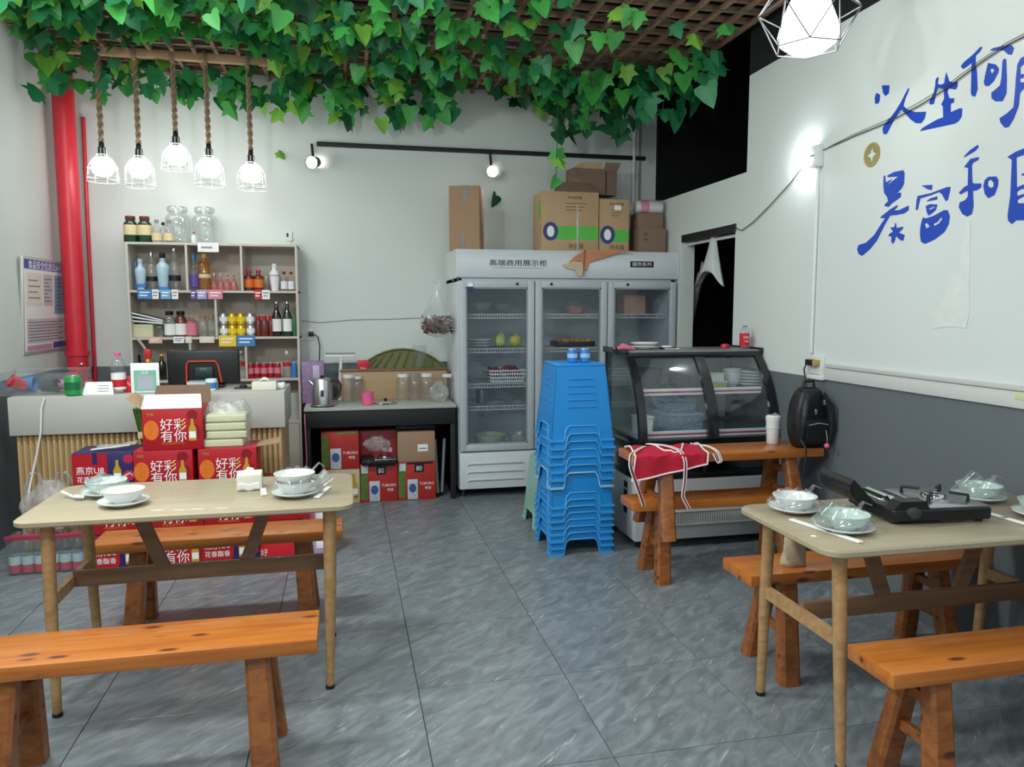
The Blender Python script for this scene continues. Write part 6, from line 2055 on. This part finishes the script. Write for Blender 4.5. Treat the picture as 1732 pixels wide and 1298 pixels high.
t = carton('cardboard_box', 'tall cardboard box standing alone at the fridge top left end', ((fb(752) + fb(812)) / 2 + 0.05, 6.10, FT), 0.245, 0.22, fh(318), CARD, rz=-0.32, tape=False)
hh = fh(318)
MB().box((-0.012, -0.1115, hh - 0.13), (0.03, -0.11, hh + 0.001)).build('tape_strip', TAPE, t, smooth=False)
MB().box((-0.03, -0.1115, 0.0), (0.01, -0.11, 0.14)).build('tape_strip', TAPE, t, smooth=False)
MB().box((-0.123, -0.02, 0.0), (-0.1225, 0.02, hh)).build('pale_side_tape', CARD2, t, smooth=False)


def green_carton(label, x0, x1, h, y, dp=0.28):
    w_ = x1 - x0
    t = carton('cardboard_box', label, ((x0 + x1) / 2, y + dp / 2, FT), w_, dp, h, CARD2, tape=False)
    yy = -dp / 2
    MB().box((-w_ / 2 + 0.10, yy - 0.001, h * 0.21), (w_ / 2 - 0.004, yy, h * 0.43)).build('green_panel', PGREEN, t, smooth=False)
    disc(t, -w_ / 2 + 0.075, h * 0.34, 0.075, yy - 0.001, mat('navy_emblem', c(50, 60, 120), 0.5), 'navy_emblem', 0.85)
    disc(t, -w_ / 2 + 0.075, h * 0.34, 0.045, yy - 0.002, PWHITE, 'emblem_centre', 0.7)
    text('POWDER', 0.032, PBLACK, t, (w_ * 0.08, yy - 0.001, h * 0.88), FRONT, 0.9)
    for k in range(3): MB().box((-w_ * 0.08, yy - 0.001, h * (0.80 - 0.055 * k)), (w_ * (0.30 - 0.05 * k), yy, h * (0.812 - 0.055 * k))).build('print_line', mat('brown_print', c(110, 84, 70), 0.6), t, smooth=False)
    text('净含量', 0.045, mat('brown_print', c(110, 84, 70), 0.6), t, (w_ * 0.1, yy - 0.001, h * 0.07), FRONT)
    return t


g1 = green_carton('big carton with a green panel and open top flap on the fridge', fb(916), fb(1012), fh(322), 6.0)
MB().box((0.05, -0.1425, 0.0), (0.068, -0.1402, fh(322) - 0.1)).build('clear_tape', glass('tape_film', (0.85, 0.85, 0.82, 1), 0.25, 0.1, 0.5), g1, smooth=False)
flap(g1, ((-0.14, -0.14, fh(322)), (0.24, -0.14, fh(322)), (0.19, -0.06, fh(322) + 0.085), (-0.10, -0.06, fh(322) + 0.085)), CARD3, name='top_flap')
w1 = fb(1012) - fb(916)
MB().box((-w1 / 2 - 0.001, -0.10, fh(322) * 0.55), (-w1 / 2, -0.03, fh(322) * 0.85)).build('green_side_print', PGREEN, g1, smooth=False)
g2 = green_carton('narrower carton with a green panel, right of the big one', fb(1014), fb(1065), fh(332), 6.02)
MB().box((0.0, -0.1412, fh(332) * 0.80), (0.06, -0.14, fh(332) * 0.9)).build('white_sticker', PWHITE, g2, smooth=False)
zt_ = fh(332) + FT + 0.002
t = carton('cardboard_box', 'opened brown box on top of the two green panel cartons', (fb(1012), 6.20, FT + fh(322) + 0.002), 0.40, 0.16, 0.21, CARD3, rz=0.12, tape=False)
flap(t, ((-0.20, -0.08, 0.21), (0.06, -0.08, 0.21), (0.06, -0.09, 0.26), (-0.12, -0.085, 0.255)), CARD2, name='front_flap')
flap(t, ((0.07, -0.08, 0.20), (0.20, -0.08, 0.20), (0.22, -0.10, 0.265), (0.09, -0.09, 0.265)), CARD3, name='side_flap')
MB().box((0.09, -0.0815, 0.0), (0.105, -0.08, 0.19)).build('tape_strip', TAPE, t, smooth=False)
s0, s1 = fb(1080), 2.64
t = carton('cardboard_box', 'low brown box at the right end of the fridge top', ((s0 + s1) / 2, 6.10, FT), s1 - s0, 0.2, fh(381), CARD3, tape=False)
text('66', 0.03, PBLACK, t, (-0.06, -0.1012, fh(381) * 0.72), FRONT)
text('44', 0.03, PBLACK, t, (-0.06, -0.1012, fh(381) * 0.5), FRONT)
hh = fh(381)
t2 = carton('cardboard_box', 'open brown box standing on the low one at the fridge right end', ((s0 + s1) / 2 - 0.005, 6.12, FT + hh + 0.001), s1 - s0 - 0.02, 0.17, 0.125, CARD3, tape=True)
t = thing('goods_packet', 'clear packet with a red and white label on the topmost right box', 'packet', ((s0 + s1) / 2, 6.10, FT + hh + 0.128))
q = MB()
q.X = Matrix.Translation((0, 0, 0.055)) @ Matrix.Rotation(PI / 2, 4, 'Y')
q.lathe([(0.03, -0.12), (0.053, -0.11), (0.055, 0.0), (0.053, 0.11), (0.03, 0.12)], 16).build('roll', mat('white_packet', c(226, 220, 220), 0.4), t)
q = MB()
q.X = Matrix.Translation((0, 0, 0.055)) @ Matrix.Rotation(PI / 2, 4, 'Y')
q.lathe([(0.0555, -0.085), (0.0562, -0.01)], 16, cap=False).build('red_label', PPINK, t)
MB().rbox((-0.13, -0.065, 0.0), (0.13, 0.06, 0.115), 0.03, 3).build('film', FILM, t)
t = thing('orange_plastic_bag', 'orange and tan plastic bag hanging over the fridge header', 'bag', (P(985, 440, Y=5.78).x, FY0 - 0.012, FT - 0.155))
q = MB()
q.prism([(-0.11, 0, 0.055), (-0.02, 0, 0.075), (0.035, 0, -0.01), (0.06, 0, 0.06), (0.30, 0, 0.138), (0.46, 0, 0.157), (0.30, 0, 0.157), (0.02, 0, 0.157), (-0.07, 0, 0.10)], (0, -0.008, 0))
q.build('orange_film', mat('orange_tan_film', c(196, 128, 86), 0.4, var=0.3, scale=12), t)
q = MB()
q.prism([(-0.16, 0, 0.04), (-0.08, 0, 0.065), (-0.01, 0, 0.065), (0.02, 0, 0.02), (0.0, 0, -0.045), (-0.035, 0, -0.045), (-0.06, 0, 0.0), (-0.13, 0, 0.012)], (0, -0.012, 0))
q.build('tan_tail', mat('tan_film', c(206, 184, 150), 0.5, var=0.2), t)
MB().tube([(0.005, -0.008, -0.04), (0.012, -0.012, 0.06), (0.02, -0.012, 0.158)], 0.006, 6).build('tie_string', CARD3, t)

# ------------------------------------------------------------------ doorway: rail, hanging white bag, leaning pole
t = thing('doorway_rail', 'white rail across the dark doorway', 'rail', (XR + 0.06, 5.35, P(1195, 408, X=XR + 0.06).z))
MB().rbox((-0.012, -0.46, -0.012), (0.012, 0.43, 0.012), 0.003).build('bar', WHITE, t)
MB().rbox((-0.016, -0.46, -0.03), (0.016, -0.435, 0.03), 0.003).build('bracket', GREY, t)
p = P(1208, 400, X=XR + 0.05)
t = thing('hanging_white_bag', 'white plastic bag hanging from the doorway rail', 'bag', (XR + 0.045, p.y, p.z - 0.36))
MB().grid(lambda u, v: ((0.05 * (1 - v) + 0.012) * math.cos(2 * PI * u), ((0.17 * (1 - v) ** 1.6 + 0.028) * math.sin(2 * PI * u) + 0.05 * (1 - v) * (1 - v)) * (1 + 0.1 * math.sin(8 * PI * u)), 0.06 * (1 - v) * math.sin(4 * PI * u + 1) + 0.36 * v + 0.04), 26, 12).build('film', mat('white_bag_plastic', c(205, 210, 206), 0.5), t, solid=0.002)
MB().sphere((0, 0, 0.40), 0.045, 10, 8, (0.7, 0.9, 1)).build('knot', mat('white_bag_plastic', c(205, 210, 206), 0.5), t)
a, b_ = P(1186, 462, X=XR + 0.17), P(1158, 575, X=XR + 0.17)
t = thing('leaning_pole', 'greyish wrapped pole leaning inside the dark doorway', 'pole', (XR + 0.17, b_.y, 0))
MB().tube([(0, 0.12, 0.0), (0, 0.0, b_.z), (0, a.y - b_.y, a.z)], [0.035, 0.04, 0.028], 10).build('pole', mat('grey_cloth_wrap', c(130, 122, 116), 0.8, var=0.3), t)
MB().tube([(0, a.y - b_.y, a.z), (0, a.y - b_.y - 0.02, a.z + 0.09)], [0.016, 0.008], 8).build('tip', GREY, t)
t = thing('black_curtain_rod', 'black rod along the doorway top, ending at the fridge', 'rod', (XR + 0.02, 5.35, 2.06))
MB().rbox((-0.02, -0.44, -0.028), (0.02, 0.43, 0.028), 0.006).build('rod', BLACKM, t)
MB().lathe([(0.03, -0.03), (0.03, 0.03)], 10, (0, -0.44, 0)).build('end_bracket', BLACK, t)

# ------------------------------------------------------------------ slogan, coin and fittings on the right wall
BLU = mat('blue_vinyl', c(20, 70, 184), 0.45, var=0.03)
sl = thing('wall_slogan', 'blue brush lettering of a Chinese slogan on the white right wall', 'lettering', (XR, 3.2, 2.3))
OX, OY, OZ = XR, 3.2, 2.3


def wl(pts, ox, oy, k):
    out = []
    for x, y in pts:
        p = P(ox + x / k, oy + y / k, X=XR)
        out.append((-(p.y - OY), p.z - OZ))
    return out


A = (1440, 50, 5.932)
B = (1440, 230, 5.9)
MXW = Matrix.Translation((-0.0016, 0, 0)) @ RWALL
CH_ = [
    (A, [[(240, 745), (238, 680), (256, 635), (290, 655), (285, 720), (270, 745)], [(308, 560), (385, 560), (378, 640), (345, 668), (322, 640)]], 'quotation_mark'),
    (A, [[(575, 585), (583, 600), (565, 645), (545, 690), (525, 765), (560, 800), (640, 828), (752, 825), (740, 890), (705, 940), (650, 940), (600, 905), (540, 840), (510, 805), (485, 825), (420, 930), (355, 1052), (325, 1050), (315, 1000), (340, 940), (400, 880), (450, 810), (500, 730), (540, 650)]], 'character'),
    (A, [[(870, 475), (878, 490), (868, 545), (900, 555), (935, 540), (942, 490), (955, 430), (975, 490), (985, 520), (1020, 530), (1070, 522), (1068, 570), (1050, 602), (975, 592), (968, 630), (985, 690), (1035, 690), (1030, 735), (1000, 745), (1000, 830), (1090, 790), (1115, 792), (1110, 870), (1080, 920), (1040, 945), (690, 1020), (720, 985), (860, 905), (925, 880), (922, 770), (905, 755), (935, 690), (930, 600), (880, 585), (860, 610), (830, 745), (800, 755), (782, 740), (800, 690), (830, 640), (845, 560), (850, 500)]], 'character'),
    (A, [[(1300, 172), (1318, 180), (1290, 225), (1250, 265), (1250, 350), (1262, 420), (1268, 600), (1245, 672), (1215, 668), (1203, 640), (1208, 420), (1210, 335), (1180, 360), (1130, 395), (1108, 385), (1105, 360), (1140, 320), (1220, 255)],
         [(1388, 210), (1430, 185), (1540, 160), (1610, 155), (1635, 190), (1610, 255), (1575, 250), (1530, 208), (1440, 212)],
         [(1375, 335), (1450, 350), (1482, 390), (1478, 430), (1430, 520), (1380, 568), (1345, 565), (1332, 530), (1350, 440)], [(1395, 410), (1415, 385), (1440, 410), (1415, 445)],
         [(1535, 290), (1555, 300), (1562, 500), (1558, 640), (1520, 720), (1450, 722), (1410, 690), (1408, 635), (1450, 600), (1495, 560), (1510, 480), (1520, 320)]], 'character'),
    (A, [[(1740, 268), (1700, 290), (1670, 350), (1655, 480), (1645, 640), (1630, 780), (1560, 845), (1490, 890), (1500, 935), (1540, 985), (1580, 980), (1630, 900), (1680, 770), (1695, 640), (1725, 600), (1800, 590), (1800, 760), (1850, 780), (1860, 300), (1820, 270)],
         [(1700, 380), (1740, 340), (1800, 340), (1800, 440), (1700, 450)], [(1692, 500), (1735, 480), (1800, 480), (1800, 530), (1700, 530)]], 'character'),
    (B, [[(362, 395), (430, 360), (520, 342), (533, 370), (528, 480), (500, 530), (460, 570), (498, 565), (495, 610), (440, 650), (400, 680), (375, 710), (335, 700), (335, 685), (370, 650), (360, 610), (330, 570), (322, 500), (325, 400), (340, 395), (345, 465), (412, 430), (352, 500), (470, 405), (366, 412)],
         [(460, 690), (465, 705), (430, 745), (480, 740), (575, 695), (575, 740), (530, 775), (440, 790), (390, 795), (340, 880), (260, 1040), (190, 1130), (110, 1198), (75, 1180), (60, 1130), (75, 1090), (150, 1065), (230, 990), (300, 880), (340, 820), (290, 820), (300, 805), (380, 740)],
         [(445, 865), (455, 920), (520, 905), (515, 930), (475, 965), (535, 990), (520, 1048), (490, 1040), (450, 1000), (435, 1050), (415, 1080), (400, 1050), (405, 1005), (370, 1000), (385, 975), (420, 955), (390, 915), (430, 910)]], 'character'),
    (B, [[(700, 495), (810, 488), (805, 540), (770, 535)], [(645, 740), (655, 640), (665, 600), (800, 570), (960, 510), (993, 510), (985, 560), (965, 640), (945, 652), (905, 580), (880, 560), (800, 590), (690, 625), (665, 735)],
         [(750, 655), (790, 625), (860, 603), (858, 635)], [(745, 700), (790, 680), (862, 685), (845, 740), (800, 780), (770, 795), (755, 760)], [(775, 725), (830, 705), (835, 715), (785, 738)],
         [(720, 810), (740, 825), (820, 800), (930, 740), (965, 742), (985, 800), (975, 880), (930, 960), (840, 1030), (740, 1078), (700, 1060), (688, 1000), (690, 920), (705, 850)],
         [(735, 880), (760, 870), (785, 905), (750, 925)], [(820, 880), (860, 860), (900, 808), (910, 830), (880, 870), (835, 900)]], 'character'),
    (B, [[(1265, 88), (1273, 110), (1240, 150), (1128, 215), (1130, 200), (1190, 140)],
         [(1190, 230), (1275, 210), (1270, 240), (1215, 270), (1205, 300), (1210, 460), (1225, 475), (1300, 475), (1295, 515), (1260, 540), (1215, 550), (1222, 700), (1205, 780), (1160, 805), (1110, 780), (1075, 710), (1085, 665), (1140, 640), (1168, 600), (1165, 545), (1090, 585), (1078, 565), (1130, 510), (1165, 490), (1170, 320), (1128, 312), (1160, 270)],
         [(1370, 408), (1450, 405), (1470, 440), (1465, 500), (1430, 590), (1370, 622), (1335, 580), (1320, 500), (1335, 440)], [(1395, 435), (1425, 470), (1420, 510), (1390, 520), (1362, 490), (1370, 450)]], 'character'),
    (B, [[(1560, 210), (1640, 160), (1732, 122), (1860, 110), (1870, 830), (1732, 842), (1650, 842), (1605, 880), (1570, 850), (1562, 800), (1590, 600), (1605, 240)],
         [(1650, 215), (1723, 190), (1820, 180), (1820, 370), (1710, 375), (1700, 395), (1820, 400), (1820, 480), (1720, 485), (1655, 515)], [(1655, 560), (1700, 530), (1820, 520), (1820, 590), (1720, 580), (1660, 600)], [(1660, 640), (1720, 605), (1820, 610), (1820, 670), (1665, 672)]], 'character'),
]
for (ox, oy, k), conts, nm in CH_:
    shape2d([wl(cc, ox, oy, k) for cc in conts], BLU, sl, MXW, nm)
cn = P(1475, 262, X=XR)
t = thing('gold_coin_emblem', 'gold coin emblem with a four-point star on the right wall', 'emblem', (XR, cn.y, cn.z))
R1 = 0.062
shape2d([[(R1 * math.cos(2 * PI * k / 36), R1 * math.sin(2 * PI * k / 36)) for k in range(36)],
         [(0, 0.042), (0.011, 0.011), (0.036, 0), (0.011, -0.011), (0, -0.042), (-0.011, -0.011), (-0.036, 0), (-0.011, 0.011)]], mat('gold_vinyl', c(150, 146, 104), 0.45, metal=0.1, var=0.2), t, MXW, 'coin_ring')
shape2d([[((R1 - 0.004) * math.cos(2 * PI * k / 36), (R1 - 0.004) * math.sin(2 * PI * k / 36)) for k in range(36)], [((R1 - 0.009) * math.cos(2 * PI * k / 36), (R1 - 0.009) * math.sin(2 * PI * k / 36)) for k in range(36)]], GOLD, t, Matrix.Translation((-0.003, 0, 0)) @ RWALL, 'coin_edge')

lb = P(1388, 265, X=XR)
t = thing('emergency_light', 'white wall box with one lit lamp head on the right wall', 'wall lamp', (XR, lb.y, lb.z))
MB().rbox((-0.05, -0.035, -0.06), (0, 0.05, 0.06), 0.006).build('box', WHITE, t)
MB().lathe([(0.018, 0), (0.018, 0.004)], 12, (-0.052, 0.0, 0)).build('test_button', GREY, t)
q = MB()
q.sphere((-0.055, 0.125, 0.0), 0.045, 14, 10)
q.build('lamp_head', mat('lit_lamp_head', (0.92, 0.96, 1, 1), emit=42, var=0), t)
MB().tube([(-0.03, 0.05, 0), (-0.04, 0.085, 0)], 0.012, 8).build('neck', WHITE, t)
tag(MB().tube([(XR - 0.012, lb.y + 0.0, lb.z - 0.06), (XR - 0.012, lb.y + 0.0, 1.24)], 0.010, 8).build('white_wall_conduit', WHITE), 'white conduit running down the right wall from the lit box', 'conduit')
so = P(1383, 617, X=XR)
t = thing('wall_socket', 'white double socket with a charger plugged in on the right wall', 'socket', (XR, so.y, so.z))
MB().rbox((-0.016, -0.075, -0.055), (0, 0.075, 0.055), 0.004).build('plate', WHITE, t)
MB().rbox((-0.026, -0.085, -0.085), (0, 0.085, -0.058), 0.004).build('lower_trunking', WHITE, t)
ch = MB()
ch.rbox((-0.055, -0.03, -0.005), (-0.014, 0.045, 0.03), 0.004)
ch.build('charger', BLACK, t)
MB().rbox((-0.056, -0.045, -0.004), (-0.015, -0.028, 0.03), 0.003).build('yellow_plug', mat('yellow_brown_plug', c(190, 160, 70), 0.5), t)
MB().tube([(-0.04, 0.045, 0.01), (-0.045, 0.065, -0.03), (-0.03, 0.06, -0.12), (-0.025, 0.04, -0.22), (-0.03, 0.035, -0.36), (-0.03, 0.05, -0.5)], 0.004, 6).build('cord', BLACK, t)
tag(MB().tube([P(x, y, X=XR - 0.01) for x, y in ((1760, 48), (1732, 62), (1700, 78), (1660, 105), (1600, 150), (1560, 176), (1500, 208), (1440, 232), (1392, 254))], 0.0026, 6).build('black_wall_wire', WIREB), 'black wire crossing the blue slogan on the right wall', 'wire')
tag(MB().tube([P(x, y, X=XR - 0.012) for x, y in ((1755, 44), (1732, 57), (1700, 74), (1660, 101), (1600, 145), (1560, 170), (1500, 203), (1440, 229), (1396, 252))], 0.0016, 6).build('thin_wall_wire', WIREB), 'thinner wire running just above the black one over the slogan', 'wire')
tag(MB().tube([P(x, y, X=XR - 0.012) for x, y in ((1356, 285), (1335, 312), (1300, 350), (1275, 375), (1255, 390), (1248, 388), (1243, 384))], 0.0032, 6).build('grey_wall_wire', WIREB), 'wire sagging from the lit wall box to the doorway corner', 'wire')
pz = P(1615, 500, X=XR)
q = MB()
poly = [P(x, y, X=XR - 0.0006) for x, y in ((1606, 470), (1622, 458), (1628, 410), (1636, 372), (1642, 372), (1640, 470), (1640, 530), (1634, 556), (1610, 552), (1580, 556), (1574, 530), (1590, 516), (1600, 500))]
poly = [(-(p.y - 3.0), p.z - 1.6) for p in poly]
t = thing('plaster_patch', 'pale filler patch on the right wall below the slogan', 'wall patch', (XR, 3.0, 1.6))
shape2d([poly], mat('white_filler', c(226, 230, 226), 0.7), t, MXW, 'filler')
ps = P(1725, 672, X=XR - 0.02)
tag(MB().rbox((XR - 0.0165, ps.y - 0.06, ps.z - 0.012), (XR - 0.0138, ps.y + 0.03, ps.z + 0.014), 0.001).build('yellow_sticker', mat('yellow_green_paper', c(214, 220, 160), 0.6)), 'small yellow-green sticker on the white border of the right wall', 'sticker')

# back wall socket with its plug, cable, and the thin wire to the fridge
so = P(520, 565, Y=YB)
t = thing('wall_socket', 'white socket with a black plug beside the bottle shelf', 'socket', (so.x, YB, so.z))
MB().rbox((-0.05, -0.014, -0.055), (0.05, 0, 0.045), 0.004).build('plate', WHITE, t)
MB().rbox((0.01, -0.05, -0.018), (0.05, -0.013, 0.02), 0.006).build('plug', BLACK, t)
MB().tube([(0.045, -0.045, 0.0), (0.085, -0.05, -0.02), (0.10, -0.06, -0.10), (0.095, -0.12, -0.25), (0.10, -0.2, -0.36), (0.09, -0.3, -0.44), (0.10, -0.42, -0.505)], 0.005, 6).build('cord', BLACK, t)
tag(MB().tube([P(x, y, Y=YB - 0.006) for x, y in ((505, 542), (540, 546), (600, 541), (660, 540), (712, 538))], 0.003, 5).build('thin_back_wire', GREY), 'thin grey wire along the back wall above the work table', 'wire')


# ------------------------------------------------------------------ table settings
TT = 0.7508
FILMW = glass('crinkled_wrap', (0.975, 0.985, 0.98, 1), 0.05, 0.12, 0.30, 0.05, (0.9, 0.93, 0.92, 1))
CELA = mat('pale_celadon', c(206, 226, 220), 0.2, coat=0.3)


def tumbler_glass(label, loc, rot, group=None):
    t = thing('drinking_glass', label, 'glass', loc, 0, group)
    MB().lathe([(0.026, 0), (0.028, 0.003), (0.034, 0.075), (0.032, 0.075), (0.026, 0.006), (0.002, 0.006)], 20).build('body', CLEARB, t)
    MB().lathe([(0.033, 0.073), (0.035, 0.074), (0.035, 0.077), (0.0325, 0.076)], 20, cap=False).build('rim', CLEARB, t)
    t.rotation_euler = rot
    return t


def setting(x, y, r, where, inner=PORC, glass_at=None, tilt=(0.2, 0, 0), wrap=True, two=False):
    plate('white plate, ' + where, (x, y, TT), r, group='plates on the tables')
    bowl('rice_bowl', 'white bowl on a plate, ' + where, (x, y, TT + 0.0085), r * 0.84, 0.052, inner, 'bowls on the tables')
    if two: bowl('rice_bowl', 'upper bowl of the stacked two, ' + where, (x - 0.004, y + 0.004, TT + 0.040), r * 0.86, 0.052, inner, 'bowls on the tables')
    if glass_at: tumbler_glass('clear glass lying at the bowl, ' + where, (x + glass_at[0], y + glass_at[1], TT + glass_at[2]), tilt, 'glasses on the tables')


setting(1.612, 2.455, 0.092, 'far left corner of the right table')
setting(1.635, 2.20, 0.095, 'near left corner of the right table', CELA, (-0.085, 0.0, 0.035), (0.0, 1.2, 0.5))
setting(2.42, 2.455, 0.095, 'far side of the right table, behind the stove', CELA, (-0.075, 0.0, 0.045), (0.2, 1.0, 0.3))
setting(2.44, 2.19, 0.095, 'right end of the right table at the picture edge', CELA, (-0.06, -0.02, 0.03), (0, 1.1, -0.4))
setting(-0.845, 3.09, 0.09, 'near left place of the left table')
setting(-0.955, 3.27, 0.09, 'far left place of the left table', CELA, (-0.065, -0.01, 0.035), (0.2, 1.1, 0.2))
setting(-0.21, 3.10, 0.092, 'right place of the left table', PORC, (0.075, 0.0, 0.03), (0.0, 0.9, 0.2), two=True)


def wrapfilm(label, x, y, r, h):
    t = thing('wrapping_film', label, 'wrapping', (x, y, TT + 0.02))
    def fn(u, v):
        a = 2 * PI * u
        rr = r * (1 + 0.07 * math.sin(7 * a + 3 * v) + 0.04 * math.sin(17 * a)) * (1 - 0.45 * v * v)
        return (rr * math.cos(a), rr * math.sin(a), h * v + 0.006 * math.sin(9 * a) * v)
    MB().grid(fn, 30, 6).build('film', FILMW, t)
    q = MB()
    q.tube([(r * 0.5, 0, h * 0.8), (r * 0.9, 0.02, h * 1.25), (r * 1.1, 0.0, h * 1.1)], [0.012, 0.008, 0.003], 6, flat=0.4)
    q.build('twisted_end', FILMW, t)


wrapfilm('clear wrap over the far left setting of the right table', 1.615, 2.455, 0.098, 0.055)
wrapfilm('clear wrap over the near left setting of the right table', 1.63, 2.20, 0.10, 0.055)
wrapfilm('clear wrap over the setting behind the stove', 2.42, 2.455, 0.10, 0.055)
wrapfilm('clear wrap over the right setting of the left table', -0.205, 3.10, 0.098, 0.085)
wrapfilm('clear wrap over the far left setting of the left table', -0.955, 3.27, 0.092, 0.05)


def chopsticks(label, a, b_):
    a, b_ = Vector((a[0], a[1], 0)), Vector((b_[0], b_[1], 0))
    d = b_ - a
    t = thing('chopstick_sleeve', label, 'chopsticks', (a.x, a.y, TT), math.atan2(d.y, d.x), 'wrapped chopsticks on the tables')
    L_ = d.length
    MB().rbox((0, -0.012, 0), (L_, 0.012, 0.006), 0.0025).build('paper_sleeve', PWHITE, t)
    MB().rbox((L_ * 0.55, -0.0124, 0.0055), (L_ * 0.62, 0.0124, 0.0065), 0.0004, 1).build('printed_band', GREY, t)
    MB().tube([(L_, -0.004, 0.003), (L_ + 0.012, -0.004, 0.003)], 0.0024, 6).build('stick_end', BATW, t)


chopsticks('paper wrapped chopsticks at the near left of the right table', (1.532, 2.352), (1.60, 2.065))
chopsticks('paper wrapped chopsticks right of the stove on the right table', (2.275, 2.36), (2.30, 2.09))
chopsticks('paper wrapped chopsticks at the right of the left table', (-0.085, 3.205), (-0.128, 3.03))
chopsticks('short paper wrapped chopsticks beside the tissue box on the left table', (-0.352, 3.25), (-0.334, 3.12))
t = thing('soup_spoon', 'white porcelain spoon at the far left of the left table', 'spoon', (-1.035, 3.205, TT), 0.9)
q = MB()
q.grid(lambda u, v: ((u - 0.5) * 0.035 * math.sin(PI * (0.12 + 0.8 * v)) * 2 / 2, -0.02 + 0.055 * v, 0.004 + 0.010 * (2 * u - 1) ** 2 + 0.004 * (2 * v - 1) ** 2), 8, 8)
q.build('spoon_bowl', PORC, t, solid=0.002)
MB().tube([(0, 0.03, 0.008), (0, 0.06, 0.014), (0, 0.105, 0.022)], [0.007, 0.006, 0.008], 8, flat=0.5).build('spoon_handle', PORC, t)
t = thing('tissue_box', 'square white tissue box standing on the left table', 'tissue box', (-0.405, 3.27, TT), 0.06)
MB().rbox((-0.05, -0.05, 0), (0.05, 0.05, 0.068), 0.006).build('box', CREAM, t)
MB().grid(lambda u, v: ((u - 0.5) * 0.06, (v - 0.5) * 0.03, 0.067 + 0.022 * math.sin(PI * u) * math.sin(PI * v) + 0.004 * math.sin(20 * u)), 8, 6).build('tissue', PWHITE, t, solid=0.001)
MB().grid(lambda u, v: ((u - 0.5) * 0.085, -0.052 - 0.006 * v + 0.002 * math.sin(12 * u), 0.002 + 0.03 * v + 0.004 * math.sin(9 * u)), 8, 4).build('loose_sheet', PWHITE, t, solid=0.001)
stove('portable gas stove with its cartridge lid open on the right table', (2.035, 2.335, TT), -0.10, 1.08, lid_open=True)

p = P(1343, 930, Y=2.70)
t = thing('paper_bag', 'small crumpled beige paper bag on the bench behind the right table', 'bag', (p.x, 2.70, 0.4508))
def pbf(u, v):
    a = 2 * PI * u
    r = (0.055 - 0.018 * v) * (1 + 0.12 * math.sin(5 * a + 7 * v) + 0.07 * math.sin(11 * a))
    return (r * math.cos(a), 0.6 * r * math.sin(a), 0.13 * v)
PBG = mat('beige_crumpled_paper', c(196, 180, 150), 0.7)
MB().grid(pbf, 22, 8).build('paper', PBG, t, solid=0.0015)
MB().grid(lambda u, v: ((u - 0.5) * 0.07, (v - 0.5) * 0.03 + 0.01 * math.sin(8 * u), 0.118 + 0.02 * math.sin(PI * u + 2 * v)), 6, 4).build('folded_top', PBG, t, solid=0.0015)
